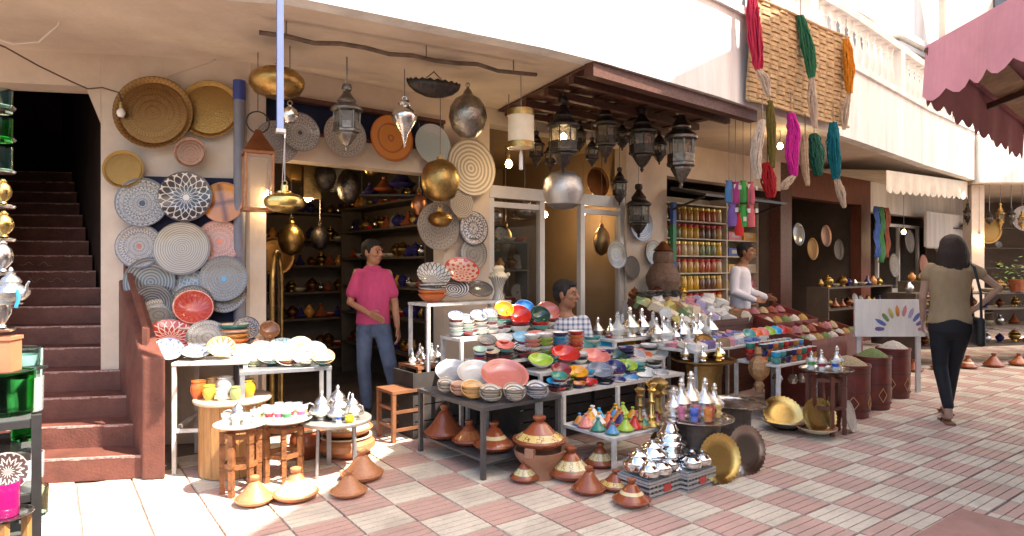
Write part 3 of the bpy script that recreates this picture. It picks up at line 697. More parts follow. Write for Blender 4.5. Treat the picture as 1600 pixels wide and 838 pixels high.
# second table, full of pale plates, in the sun
cB = onz(452, 573, .72); TBz = 0.72
pB0, pB1, pB2 = onz(412, 580, TBz), onz(520, 573, TBz), onz(372, 566, TBz)
cB = (pB1+pB2)/2; rzB = atan2((pB1-pB0).y, (pB1-pB0).x)
tbB = frame_table('plate_table', 'grey metal table crowded with pale sunlit plates beside the shop entrance', cB, radians(24), 0.62, 0.44, TBz, GMETAL, GMETAL, 0.032, 0.03, rail=None)
rnd = random.Random(3)
PALE = [P_WHBLUE, P_ORWH, plate_mat('ware_aqua', 'petal', (0.62, 0.70, 0.68), (0.14, 0.36, 0.42), None, 10, 9), plate_mat('ware_pale_green', 'rings', (0.70, 0.72, 0.60), (0.36, 0.46, 0.26), None, 10, 22), plate_mat('ware_pink_white', 'petal', (0.76, 0.64, 0.58), (0.60, 0.24, 0.17), None, 8, 8), plate_mat('ware_spiral', 'rings', (0.76, 0.72, 0.64), (0.40, 0.22, 0.12), None, 12, 30)]
PN = ['blue flowered', 'orange petalled', 'aqua', 'green ringed', 'pink flowered', 'brown ringed']
rows = [('back', 520, [(388, 20), (415, 20), (443, 20), (470, 19)], 4.98), ('middle', 545, [(384, 20), (410, 21), (438, 21), (466, 20), (492, 19)], 4.82), ('front', 560, [(396, 19), (424, 20), (450, 20), (478, 20), (505, 18)], 4.66)]
ci = 0
for rn, py, items, Y in rows:
    for k, (px, r) in enumerate(items):
        z = TBz+0.055+0.05*(rn == 'back')+.02*(rn == 'middle'); p = onY(px, py, Y); p.z = z+rnd.uniform(0, .02); R = r*Y/FPX
        cs, cdn = (p-cB).dot(Vector((cos(radians(24)), sin(radians(24)), 0))), 0
        ware('dish', 'pale_plate', '%s plate, %s from the left in the %s row on the grey table' % (PN[ci % 6], NTH[k], rn), 'plate', 'pale plates on the grey table', [PALE[ci % 6], (TERRA, CREAMGL, glaze('teal', (0, 0, 0)))[ci % 3]], p, toward(p, rnd.uniform(22, 50)), R); 
        q = ware('bowl', 'stacked_plate', '%s bowl under the %s plate of the %s row on the grey table' % (('rust', 'cream', 'teal')[(ci+1) % 3], NTH[k], rn), 'bowl', 'bowls under the pale plates', [CREAMGL, (TERRA, CREAMGL, glaze('teal', (0, 0, 0)))[(ci+1) % 3]], (p.x, p.y, TBz+.048), (0, 0, 1), .075) if rn == 'front' else None
        ci += 1
p = onY(385, 512, 5.02); ware('bowl', 'flower_bowl', 'black and white flower bowl behind the pale plates', 'bowl', None, [P_BLKFL, P_POT], p, toward(p, 60), .10)
p = onY(421, 515, 5.05); ware('bowl', 'brown_bowl', 'glossy brown bowl beside the black flower bowl', 'bowl', None, [glaze('brown', (0.30, 0.12, 0.05)), P_DKRING], p, toward(p, 58), .078)
# ------------------------------------------------------------------ tagines
proto('tagine_base', [(0, 0), (.60, 0), (.66, .02), (.86, .12), (1, .25), (1.02, .29), (1.0, .32), (.93, .32), (.9, .27), (0, .27)], 32)
proto('tagine_lid', [(.93, .28), (.92, .33), (.88, .38), (.72, .52), (.55, .70), (.40, .90), (.29, 1.06), (.21, 1.14), (.15, 1.17), (0, 1.17)], 32)
proto('tagine_knob', [(.15, 1.12), (.15, 1.18), (.22, 1.27), (.25, 1.35), (.235, 1.42), (.16, 1.45), (.10, 1.42), (0, 1.41)], 20)
def band_mat(name, z0, z1, band, ink, body=(0.34, 0.085, 0.030), n=9, plain=False):
    if name in MATS: return MATS[name]
    m, N, L, B = nmat(name)
    tc = N.new('ShaderNodeTexCoord'); sp = N.new('ShaderNodeSeparateXYZ'); L.new(tc.outputs['Object'], sp.inputs[0])
    z = sp.outputs[2]; a = mathn(N, L, 'ARCTAN2', sp.outputs[1], sp.outputs[0])
    nb = N.new('ShaderNodeTexNoise'); nb.inputs['Scale'].default_value = 3; L.new(tc.outputs['Object'], nb.inputs['Vector'])
    zz = mathn(N, L, 'MULTIPLY_ADD', nb.outputs['Fac'], 0.03, z)
    inb = mathn(N, L, 'MULTIPLY', mathn(N, L, 'GREATER_THAN', zz, z0), mathn(N, L, 'LESS_THAN', zz, z1))
    mid = (z0+z1)/2; h = (z1-z0)/2
    lines = mathn(N, L, 'GREATER_THAN', mathn(N, L, 'ABSOLUTE', mathn(N, L, 'SUBTRACT', zz, mid)), h*0.86)
    vo = N.new('ShaderNodeTexVoronoi'); vo.feature = 'DISTANCE_TO_EDGE'; vo.inputs['Scale'].default_value = n*0.7; L.new(tc.outputs['Object'], vo.inputs['Vector'])
    mot = mathn(N, L, 'MULTIPLY', mathn(N, L, 'LESS_THAN', vo.outputs['Distance'], 0.06), mathn(N, L, 'GREATER_THAN', mathn(N, L, 'SINE', mathn(N, L, 'MULTIPLY', a, n)), -0.1))
    ik = mathn(N, L, 'MAXIMUM', lines, mot) if not plain else lines
    bnd = mixc(N, L, ik, band, ink)
    bodyc = mixc(N, L, mathn(N, L, 'MULTIPLY', nb.outputs['Fac'], 0.5), body, tuple(c*0.6 for c in body))
    L.new(mixc(N, L, inb, bodyc, bnd), B.inputs['Base Color']); B.inputs['Roughness'].default_value = 0.22; B.inputs['Coat Weight'].default_value = 0.5
    MATS[name] = m; return m
TB1 = band_mat('tagine_yellow_band', .36, .66, (0.72, 0.50, 0.17), (0.20, 0.09, 0.03))
TB2 = band_mat('tagine_cream_band', .48, .88, (0.72, 0.60, 0.33), (0.22, 0.20, 0.08), n=11)
TB3 = band_mat('tagine_two_tone', .62, .80, (0.74, 0.60, 0.33), (0.30, 0.12, 0.05), n=8, plain=True)
TB4 = band_mat('tagine_pale_lid', .34, .95, (0.78, 0.62, 0.40), (0.55, 0.30, 0.14), body=(0.52, 0.22, 0.095), n=6)
TBR = band_mat('tagine_red_weave', .40, .90, (0.50, 0.17, 0.06), (0.30, 0.08, 0.03), n=14)
def tagine(label, p, R, lid=None, base=None, knob=None, hs=1.0, group='tagines on the ground', rz=None, cat='tagine'):
    hs *= random.uniform(.95, 1.06)
    t = thing('tagine', label, cat, p, random.uniform(0, 6.28) if rz is None else rz, group)
    base = base or TERRA; lid = lid or TERRA
    inst('tagine_base', 'base', base, t, scale=R)
    l = inst('tagine_lid', 'lid', lid, t, (0, 0, .28*R*(1-hs)), None, (R, R, R*hs))
    inst('tagine_knob', 'knob', knob or base, l)
    return t
def gtag(px, py, wpx, label, **kw):
    """tagine standing on the paving: px, py is the middle of its foot, wpx its width"""
    p = onz(px, py); return tagine(label, p, wpx/2*p.y/FPX, **kw)
# the sunlit ones in front of the left-hand tables
gtag(398, 786, 60, 'plain pale tagine in front of the carved leg table', lid=TERRA_L, base=TERRA_L)
gtag(462, 779, 70, 'wide tagine with a cream lid in front of the silver teapots', lid=TB4, base=TERRA_L, hs=.93)
gtag(545, 774, 57, 'smaller plain tagine right of the wide cream lidded one', lid=TERRA_L, base=TERRA_L)
gtag(566, 748, 66, 'plain tagine against the foot of the round teapot table', lid=TERRA_L, base=TERRA_L)
# under the dark table and in the middle of the picture
gtag(820, 751, 46, 'little tagine with a flowered cream band by the table leg', lid=TB2)
gtag(892, 746, 73, 'big tagine with leaf motifs in front of the mini tagine table', lid=TB2, hs=.88)
gtag(938, 728, 50, 'half hidden cream banded tagine behind the plain brown one', lid=TB2)
gtag(920, 769, 54, 'plain brown tagine between two banded ones', lid=TERRA)
gtag(962, 764, 52, 'squat tagine with red and cream band beside the silver pots', lid=TB1, hs=.72)
gtag(987, 788, 60, 'frontmost tagine with a yellow band near the silver pots', lid=TB3, hs=.95)

# charcoal brazier with the broad yellow tagine on it
p = onz(843, 744); R = 0.155
bz = thing('clay_brazier', 'unglazed clay brazier carrying the broad yellow tagine', 'brazier', p)
m = MB(); m.lathe([(0, 0), (.115, 0), (.11, .05), (.125, .09), (.17, .15), (.178, .19), (.165, .19), (.15, .15), (0, .12)], 28); m.build('bowl', mat('raw_clay', (0.40, 0.20, 0.12), 0.8, var=0.3), bz)
for a in (0.1, 2.2, 4.3):
    m = MB(); m.box((.172*cos(a), .172*sin(a), .205), (.05, .06, .06), a); m.build('lug', mat('raw_clay', (0, 0, 0)), bz)
tagine('broad flat lidded tagine with a yellow band on the clay brazier', Vector((p.x, p.y, .205)), 42*p.y/FPX, lid=TB1, hs=.70)

# ------------------------------------------------------------------ silver tea ware
def lat(prof, seg=20): mb = MB(); mb.lathe(prof, seg); return mb
cache('pot_body', lat([(0, 0), (.34, 0), (.36, .05), (.26, .10), (.42, .18), (.56, .34), (.58, .46), (.50, .60), (.34, .70), (.29, .76), (.33, .80), (.30, .82), (0, .82)]))
cache('pot_lid', lat([(.32, .80), (.34, .83), (.26, .96), (.12, 1.08), (.07, 1.12), (.10, 1.16), (.05, 1.20), (.09, 1.25), (.04, 1.33), (0, 1.36)]))
mb = MB(); mb.tube([(.48, 0, .30), (.66, 0, .36), (.76, 0, .52), (.80, 0, .72), (.90, 0, .84)], [.11, .085, .06, .045, .04], 10); cache('pot_spout', mb)
mb = MB(); mb.tube([(-.34, 0, .70), (-.52, 0, .80), (-.74, 0, .74), (-.82, 0, .54), (-.76, 0, .34), (-.54, 0, .26)], .04, 8); cache('pot_handle', mb)
def teapot(label, p, H, rz, m_=None, group=None):
    m_ = m_ or SILVER; k = H/1.36
    t = thing('teapot', label, 'teapot', p, rz, group)
    inst('pot_body', 'body', m_, t, scale=k); inst('pot_lid', 'lid', m_, t, scale=k); inst('pot_spout', 'spout', m_, t, scale=k); inst('pot_handle', 'handle', m_, t, scale=k)
    return t
cache('tea_glass', lat([(0, 0), (.30, 0), (.31, .04), (.29, .30), (.36, .95), (.38, 1.0), (.345, 1.0), (.27, .32), (.26, .08), (0, .08)], 16))
cache('glass_band', lat([(.297, .42), (.335, .72), (.341, .72), (.303, .42)], 16))
def tglass(label, p, H, band, group, gm=None):
    t = thing('tea_glass', label, 'glass', p, 0, group)
    inst('tea_glass', 'glass', gm or GLASSC, t, scale=H); inst('glass_band', 'painted_band', band, t, scale=H)
    return t
GB = {'gold': BRASS2, 'green': mat('band_green', (0.10, 0.35, 0.12), 0.3), 'red': mat('band_red', (0.45, 0.05, 0.06), 0.3), 'blue': mat('band_blue', (0.04, 0.10, 0.45), 0.3), 'pink': mat('band_pink', (0.6, 0.15, 0.28), 0.3), 'orange': mat('band_orange', (0.65, 0.22, 0.05), 0.3), 'silver': SILVER, 'purple': mat('band_purple', (0.22, 0.06, 0.35), 0.3)}
cache('bottle', lat([(0, 0), (.24, 0), (.26, .04), (.18, .12), (.30, .26), (.32, .36), (.20, .52), (.09, .64), (.075, .80), (.10, .84), (.05, .87), (.08, .92), (.03, 1.0), (0, 1.0)], 16))
def bottle(label, p, H, m_, group=None, name='perfume_bottle', cat='bottle'):
    o = inst('bottle', name, m_, None, p, None, H); return tag(o, label, cat, group)

# ------------------------------------------------------------------ small tables on the left, in the sun
# half-round pine cabinet with its jars
p = onz(348, 748); ph = Vector((p.x, p.y+.16, 0))
cb = thing('pine_cabinet', 'round pine cabinet with jars on its pale top', 'cabinet', ph, radians(10))
m = MB(); nst = 22
for k in range(nst):                                       # staves round the drum, each its own piece
    a = 2*pi*(k+.5)/nst; mm = MB(); w_ = 2*pi*.215/nst*.97; mm.box((.21*cos(a), .21*sin(a), .252), (.016, w_, .49), a); mm.build('stave', PINE, cb, smooth=False)
m = MB(); m.lathe([(0, .50), (.25, .50), (.258, .51), (.258, .522), (.25, .53), (0, .53)], 36); m.build('top', mat('pale_top', (0.62, 0.48, 0.34), 0.4, var=.2), cb)
m = MB(); m.lathe([(0, .003), (.2, .003), (.2, .06), (0, .06)], 24); m.build('plinth', DKWOOD, cb)
JARS = [(310, 612, 24, 26, (0.62, 0.12, 0.02), 'orange red', 4.44), (333, 604, 22, 24, (0.50, 0.30, 0.10), 'olive brown', 4.62), (327, 618, 20, 22, (0.60, 0.42, 0.05), 'mustard', 4.38),
        (352, 606, 27, 26, (0.68, 0.64, 0.58), 'white lidded', 4.58), (346, 621, 17, 18, (0.70, 0.68, 0.60), 'little white', 4.36), (368, 619, 16, 20, (0.34, 0.42, 0.14), 'green', 4.38), (387, 612, 24, 26, (0.60, 0.36, 0.02), 'yellow', 4.48)]
for px, py, w_, h_, c, nm, Y in JARS:
    q = onY(px, py, Y); R = w_/2*Y/FPX; pot('glazed_jar', '%s glazed jar on the round pine cabinet' % nm, Vector((q.x, q.y, .531)), R, h_*Y/FPX, glaze('jar_'+nm, c), glaze('jarlid', (0.72, 0.66, 0.58)) if 'white' in nm else None, 'glazed jars on the pine cabinet', 'jar')
def carved_table(label, p, R, H, legs, top_m, leg_m=None, rz=0.0, group=None, th=.012, topname='tray_top'):
    """folding tray table: round metal top on carved wooden legs"""
    leg_m = leg_m or OAK
    t = thing('tray_table', label, 'table', p, rz, group)
    o = inst('tray', topname, [top_m, top_m], t, (0, 0, H-.03*R), None, R)
    for k in range(legs):
        a = 2*pi*k/legs+.4; x, y = .66*R*cos(a), .66*R*sin(a)
        m = MB(); M = Matrix.Translation((x, y, 0)) @ Matrix.Rotation(a, 4, 'Z'); m.M = M
        hh = H-.04
        for z0, z1, w_ in ((0, .10, .034), (.10, .13, .026), (.13, .42, .032), (.42, .46, .024), (.46, .80, .036), (.80, .84, .026), (.84, 1, .036)):
            m.box((0, 0, (z0+z1)/2*hh), (w_, w_*.9, (z1-z0)*hh-.0005))
        m.build('leg', leg_m, t, smooth=False)
    for z in (.42*H, .86*H):
        for k in range(legs):
            a, b = 2*pi*k/legs+.4, 2*pi*(k+1)/legs+.4
            m = MB(); m.bar((.62*R*cos(a), .62*R*sin(a), z), (.62*R*cos(b), .62*R*sin(b), z), .014, .03); m.build('rail', leg_m, t, smooth=False)
    return t
PALETOP = mat('pale_tray', (0.74, 0.71, 0.67), .35, metal=.25, var=.2)
pC = onz(368, 775); pC = Vector((pC.x, pC.y+.08, 0)); HC = .43
carved_table('carved leg tray table with a white teapot and glasses in full sun', pC, .165, HC, 6, PALETOP)
teapot('small silver teapot on the front carved leg table', Vector((pC.x-.03, pC.y+.03, HC+.002)), .155, .5)
for k, (dx, dy) in enumerate(((.05, -.03), (.09, .02), (.0, -.07), (-.08, -.04), (.06, .07))):
    tglass('clear glass by the small teapot, %s from the front' % NTH[(2, 3, 0, 1, 4)[k]], Vector((pC.x+dx, pC.y+dy, HC+.004)), .075, GB['silver'], 'glasses by the small teapot')
pD = onz(432, 757); pD = Vector((pD.x, pD.y+.13, 0)); HD = .40
carved_table('second carved leg table crowded with coloured tea glasses', pD, .19, HD, 6, PALETOP, rz=.5)
rnd = random.Random(5); kk = 0
for j in range(4):
    for i in range(5):
        x, y = (i-2)*.066+rnd.uniform(-.008, .008), (j-1.5)*.07+rnd.uniform(-.008, .008)
        if x*x+y*y > .165**2: continue
        cn = ['gold', 'green', 'red', 'orange', 'pink'][(i*2+j) % 5]
        tglass('%s banded tea glass, row %s from front, %s from left' % (cn, NTH[j], NTH[i]), Vector((pD.x+x, pD.y+y, HD+.004)), .085, GB[cn], 'tea glasses on the second carved table')
pE = onz(515, 748); pE = Vector((pE.x, pE.y+.16, 0)); HE = .375
te = thing('round_metal_table', 'round pale metal table with silver teapots in the sun', 'table', pE)
m = MB(); m.lathe([(0, HE-.025), (.238, HE-.025), (.245, HE-.015), (.245, HE), (.238, HE+.006), (.225, HE), (0, HE)], 40); m.build('top', mat('zinc_top', (0.5, 0.47, 0.43), 0.4, metal=.5, var=.2), te)
for k in range(4):
    a = pi/4+k*pi/2+.3; m = MB(); m.tube([(.17*cos(a), .17*sin(a), HE-.026), (.185*cos(a), .185*sin(a), 0)], .011, 8); m.build('leg', GMETAL, te)
for i, (dx, dy, H, rz, lab) in enumerate(((-.09, -.04, .20, .3, 'tallest silver teapot at the left of the round metal table'), (-.01, .08, .22, 1.2, 'silver teapot at the back of the round metal table'), (.02, -.07, .16, -.4, 'low silver teapot at the front of the round metal table'), (.12, -.02, .18, 2.6, 'silver teapot at the right of the round metal table'), (-.13, .08, .17, 2.0, 'silver teapot behind the tallest one on the round table'))):
    teapot(lab, Vector((pE.x+dx, pE.y+dy, HE+.001)), H, rz)
tglass('blue banded glass in front of the silver teapots', Vector((pE.x+.06, pE.y-.15, HE+.001)), .06, GB['blue'], None)
o = pot('yellow_pot', 'tiny bright yellow pot at the edge of the teapot table', Vector((pE.x+.13, pE.y-.14, HE+.001)), .032, .045, glaze('lemon', (0.80, 0.62, 0.02)))
# broad cooking dishes below and behind it
for lab, px, py, w_, z in (('broad terracotta dish with cream inside under the round metal table', 535, 716, 92, 0.0),):
    p = onz(px, py); pot('cooking_pot', lab, Vector((p.x, p.y+.1, 0)), w_/2*p.y/FPX, .15, TERRA_L, CREAMGL, None, 'pot')
    tagine('tagine base with a shallow lid on the broad terracotta dish', Vector((p.x, p.y+.1, .152)), w_/2.2*p.y/FPX, lid=TB4, base=TERRA_L, hs=.4, group=None)
p = onz(478, 715); pot('brown_pot', 'brown glazed pot between the carved table and the metal table', Vector((p.x, p.y, 0)), .12, .22, TERRA, CREAMGL)
# stool and low wooden rack in the shop entrance, with bottles
STW = mat('stool_wood', (0.27, 0.11, 0.05), 0.5, var=.4, vscale=8)
def stool(label, p, w_, H, rz):
    t = thing('wooden_stool', label, 'stool', p, rz)
    m = MB(); m.box((0, 0, H-.012), (w_, w_, .024)); m.build('seat', STW, t, smooth=False)
    for x in (-1, 1):
        for y in (-1, 1): m = MB(); m.box((x*(w_/2-.02), y*(w_/2-.02), (H-.025)/2), (.032, .032, H-.026)); m.build('leg', STW, t, smooth=False)
    for z in (.3*H, .65*H):
        for x in (-1, 1):
            m = MB(); m.box((x*(w_/2-.02), 0, z), (.02, w_-.075, .024)); m.build('stretcher', STW, t, smooth=False)
            m = MB(); m.box((0, x*(w_/2-.02), z-.03), (w_-.075, .02, .024)); m.build('stretcher', STW, t, smooth=False)
p = onz(622, 688); stool('low wooden stool at the feet of the man in pink', Vector((p.x, p.y+.1, 0)), .30, .42, PHI)
p = onz(668, 668); ST2 = Vector((p.x-.02, p.y+.02, 0)); stool('taller wooden stool carrying small glass bottles', ST2, .36, .575, PHI)
for k, (dx, dy, H, c) in enumerate(((-.12, .0, .13, CHROME), (-.06, .06, .17, SILVER), (-.02, -.06, .15, CHROME), (.05, .02, .18, GLASSC), (.11, -.02, .16, SILVER), (-.10, -.10, .11, GLASSC))):
    bottle('%s bottle on the taller wooden stool, %s from the left' % (('chrome', 'tall silver', 'small chrome', 'clear', 'silver', 'tiny clear')[k], NTH[(0, 2, 3, 4, 5, 1)[k]]), ST2+Vector((dx, dy, .576)), H, c, 'bottles on the wooden stool')
# ------------------------------------------------------------------ things hanging under the balcony
CHAIN = mat('chain', (0.22, 0.19, 0.17), 0.4, metal=.8)
def hang_cord(t, p_top_local_z, z0, r=.004, m_=CHAIN, name='chain'):
    m = MB(); m.tube([(0, 0, z0), (0, 0, p_top_local_z)], r, 6); return m.build(name, m_, t)
# crooked stick that carries the lamps
S0, S1 = onz(405, 51, 3.02), onz(838, 118, 3.04)
m = MB(); pts = [S0.lerp(S1, k/12)+Vector((0, 0, .012*sin(k*2.3)+.006*sin(k*5))) for k in range(13)]
stk = thing('hanging_stick', 'crooked wooden stick slung under the balcony carrying lamps', 'stick', S0)
m.tube(pts, .017, 8); m.build('pole', mat('old_stick', (0.17, 0.115, 0.08), 0.7, var=.5, vscale=9, bump=.5), stk, world=True)
for t in (0.08, 0.55, 0.90):
    a = S0.lerp(S1, t); m = MB(); m.tube([a, Vector((a.x, a.y, Z_S))], .005, 6); m.build('wire', CHAIN, stk, world=True)
def spin_lamp(name, label, px, py0, py1, wpx, Y, prof, m_, cat='lamp', ztop=None, seg=28, ring=True, cordm=None):
    """lathe lamp hanging between rows py0 and py1; prof: (fraction of half width, fraction of height from the bottom)"""
    top = onY(px, py0, Y); bot = onY(px, py1, Y); H = top.z-bot.z; R = wpx/2*Y/FPX
    t = thing(name, label, cat, bot)
    mb = MB(); mb.lathe([(a*R, b*H) for a, b in prof], seg); mb.build('body', m_, t)
    if ring:
        mb = MB(); mb.tube([(.018*cos(a*pi/6), 0, H+.018+.018*sin(a*pi/6)) for a in range(13)], .003, 6); mb.build('ring', m_, t)
    hang_cord(t, (ztop if ztop is not None else Z_S)-bot.z, H+.03, m_=cordm or CHAIN)
    return t, H, R
OVAL = [(0, .0), (.42, .0), (.46, .03), (.80, .14), (.97, .38), (1, .52), (.95, .68), (.76, .86), (.45, .97), (.22, 1), (0, 1)]
spin_lamp('brass_oval_lamp', 'flat oval brass lamp high beside the blue pole', 433, 106, 152, 84, 4.75, OVAL, BRASS)
spin_lamp('brass_squat_lamp', 'shiny squat brass lamp hanging from a strap at the shop entrance', 445, 290, 333, 63, 4.8, [(0, 0), (.25, 0), (.55, .06), (.92, .22), (1, .38), (.94, .54), (.70, .66), (.38, .72), (.38, .78), (.20, .80), (.18, 1), (0, 1)], BRASS2, ztop=2.47, cordm=mat('strap', (0.5, 0.48, 0.5), .5))
spin_lamp('small_silver_lamp', 'little round silver lamp behind the blue pole', 453, 165, 194, 26, 4.9, [(0, 0), (.6, .08), (.95, .35), (1, .5), (.85, .75), (.4, .9), (.2, .93), (.2, 1), (0, 1)], SILVER)
# blue square pole that drops from the balcony
bp0, bp1 = onY(437, -240, 3.84), onY(438, 202, 3.84)
bt = thing('blue_pole', 'pale blue square pole dropping from the balcony edge', 'pole', bp1)
m = MB(); m.box((bp0+bp1)/2, (.037, .037, (bp0-bp1).length), .5); m.build('tube', mat('blue_paint', (0.14, 0.18, 0.36), 0.5, var=.25, vscale=5), bt, world=True, smooth=False)
m = MB(); m.box(bp1-Vector((0, 0, .012)), (.055, .055, .022), .5); m.build('end_cap', GMETAL, bt, world=True, smooth=False)
m = MB(); m.bar(bp1+Vector((.01, .05, -.03)), onY(440, 300, 4.7), .03, .004, up=(1, 0, 0)); m.build('strap', mat('strap', (0, 0, 0)), bt, world=True, smooth=False)
def lantern(label, px, py0, py1, wpx, Y, m_=IRON, sides=8, ztop=None, glass=None, group='dark lanterns under the balcony', lit=False):
    """moorish lantern: crown, dome, glazed cage, tapering foot, chain"""
    top = onY(px, py0, Y); bot = onY(px, py1, Y); H = top.z-bot.z; R = wpx/2*Y/FPX
    t = thing('lantern', label, 'lantern', bot, random.uniform(0, 1), group)
    P = lambda prof, seg: (lambda mb: mb.lathe([(a*R, b*H) for a, b in prof], seg))(MB())
    P([(0, 0), (.08, .02), (.14, .05), (.08, .07), (.30, .12), (.52, .20), (.62, .24), (.62, .26), (0, .26)], sides).build('foot', m_, t, ang=20)
    P([(.62, .26), (.86, .28), (.86, .31), (.80, .32)], sides).build('lower_rim', m_, t, ang=20)
    P([(.70, .32), (.74, .58), (0, .58)], sides).build('cage_glass', glass or mat('smoked_glass', (0.20, 0.17, 0.13), 0.15, alpha=.55), t, ang=20)
    for k in range(sides):
        a = 2*pi*k/sides; mb = MB(); mb.tube([(.77*R*cos(a), .77*R*sin(a), .31*H), (.80*R*cos(a), .80*R*sin(a), .59*H)], .045*R, 6); mb.build('mullion', m_, t)
        mb = MB(); a2 = a+pi/sides; mb.box((.76*R*cos(a2), .76*R*sin(a2), .37*H), (.02*R, .52*R, .10*H), a2); mb.build('fret_panel', m_, t, smooth=False)
    P([(.74, .58), (.98, .60), (1.0, .63), (.86, .66), (.60, .70), (.56, .73), (.60, .75), (.44, .80), (.26, .86), (.20, .89), (.30, .91), (.32, .95), (.26, 1), (0, 1)], sides*2).build('dome', m_, t, ang=30)
    if lit:
        mb = MB(); mb.lathe([(0, .40*H), (.2*R, .44*H), (.2*R, .5*H), (0, .54*H)], 10); mb.build('bulb', BULB, t)
    hang_cord(t, (ztop if ztop is not None else Z_S)-bot.z, H, .006)
    return t
lantern('dark pewter lantern hanging from the stick above the man in pink', 542, 132, 236, 50, 4.85, PEWTER, 6, ztop=3.03, group=None)
lantern('dark glass sided lantern closest to the cream drum lamp', 880, 152, 272, 54, 6.0, lit=True)
lantern('slender dark lantern second along the wooden ceiling', 946, 156, 256, 40, 6.5, sides=6)
lantern('dark lantern third along the wooden ceiling', 1003, 168, 270, 48, 6.7)
lantern('tall silvery dark lantern at the end of the wooden ceiling', 1064, 166, 296, 52, 6.8, PEWTER)
lantern('dark lantern on the pier, hanging lowest of all', 998, 288, 372, 40, 8.0, sides=6, ztop=2.9)
lantern('small dark lantern half hidden behind the drum lamp', 838, 205, 262, 28, 6.9, sides=6, ztop=2.95)
spin_lamp('silver_drop_lamp', 'silver teardrop lamp in front of the orange plate', 632, 158, 232, 40, 5.15, [(0, 0), (.05, .03), (.10, .12), (.16, .16), (.28, .30), (.62, .44), (.95, .60), (1, .68), (.90, .78), (.52, .86), (.42, .90), (.52, .95), (.42, 1), (0, 1)], SILVER, ztop=3.03)
spin_lamp('silver_ball_lamp', 'dull silver ball lamp with a pointed cap', 731, 136, 217, 60, 5.6, [(0, 0), (.45, .035), (.82, .18), (1, .42), (.93, .60), (.66, .76), (.34, .83), (.26, .86), (.20, .92), (.10, .96), (.06, 1), (0, 1)], mat('dull_silver', (0.36, 0.33, 0.29), .3, metal=1, var=.4, vscale=12, bump=.6, bscale=50), ztop=3.03)
t_, H_, R_ = spin_lamp('pierced_ball_lamp', 'pale pierced metal ball lamp at the glass door', 880, 268, 328, 64, 6.2, [(0, 0), (.5, .04), (.8, .14), (.98, .42), (1, .55), (.90, .80), (.60, .96), (.3, 1), (0, 1)], plate_mat('pierced_metal', 'fine', (0.62, 0.60, 0.58), (0.40, 0.38, 0.37), None, 12, 70, rough=.3, metal=.8, coat=0, wob=.002))
# scalloped half-moon dish on chains
c = onY(678, 137, 5.2); hm = thing('half_moon_lamp', 'dark scalloped half moon lamp on two chains', 'lamp', c, radians(25))
Rm = 44*5.2/FPX; mb = MB(); seg = 44
vs = []; 
for fr, zz in ((0, -.36), (.35, -.33), (.70, -.20), (.92, -.02), (1.0, .14)):
    for k in range(seg):
        a = 2*pi*k/seg; e = .07*abs(sin(a*11)) if fr == 1.0 else 0
        vs.append((Rm*fr*cos(a), Rm*.45*fr*sin(a), Rm*(zz+e)))
mb.add(vs, [(i*seg+k, i*seg+(k+1) % seg, (i+1)*seg+(k+1) % seg, (i+1)*seg+k) for i in range(4) for k in range(seg)])
o = mb.build('bowl', IRON, hm); sm = o.modifiers.new('s', 'SOLIDIFY'); sm.thickness = .006
for x in (-1, 1): mb = MB(); mb.tube([(x*.5*Rm, 0, .12*Rm), (0, 0, .12*Rm+.10)], .005, 6); mb.build('chain', CHAIN, hm)
mb = MB(); mb.tube([(0, 0, .12*Rm+.10), (0, 0, 3.03-c.z)], .005, 6); mb.build('chain', CHAIN, hm)
# cream drum lamp
dt, dH, dR = spin_lamp('drum_lamp', 'cream cylinder lamp with brass bands and a white tassel', 814, 172, 232, 42, 5.55, [(0, .02), (.97, .02), (.97, .98), (0, .98)], mat('cream_shade', (0.74, 0.64, 0.47), 0.6, var=.15), ring=False)
for z in (.08, .92): mb = MB(); mb.lathe([(dR*.975, dH*(z-.08)), (dR*1.01, dH*(z-.08)), (dR*1.01, dH*(z+.08)), (dR*.975, dH*(z+.08))], 28); mb.build('brass_band', BRASS_D, dt)
mb = MB(); mb.lathe([(0, -.19), (.018, -.185), (.016, -.06), (.006, -.01), (0, 0)], 8, c=(.0, 0, 0)); mb.build('tassel', mat('tassel', (0.7, 0.66, 0.6), .9), dt)
spin_lamp('brass_urn_lamp', 'round brass urn lamp in front of the white pier', 688, 246, 315, 60, 5.9, [(0, 0), (.45, .02), (.75, .10), (.97, .35), (1, .52), (.90, .72), (.60, .88), (.30, .93), (.18, .95), (.18, 1), (0, 1)], BRASS_D)
spin_lamp('small_brass_lamp', 'small flat brass lamp beneath the brass urn lamp', 688, 326, 356, 40, 6.0, [(0, 0), (.5, .05), (.9, .28), (1, .45), (.85, .66), (.45, .80), (.2, .84), (.2, 1), (0, 1)], BRASS, ztop=2.2)
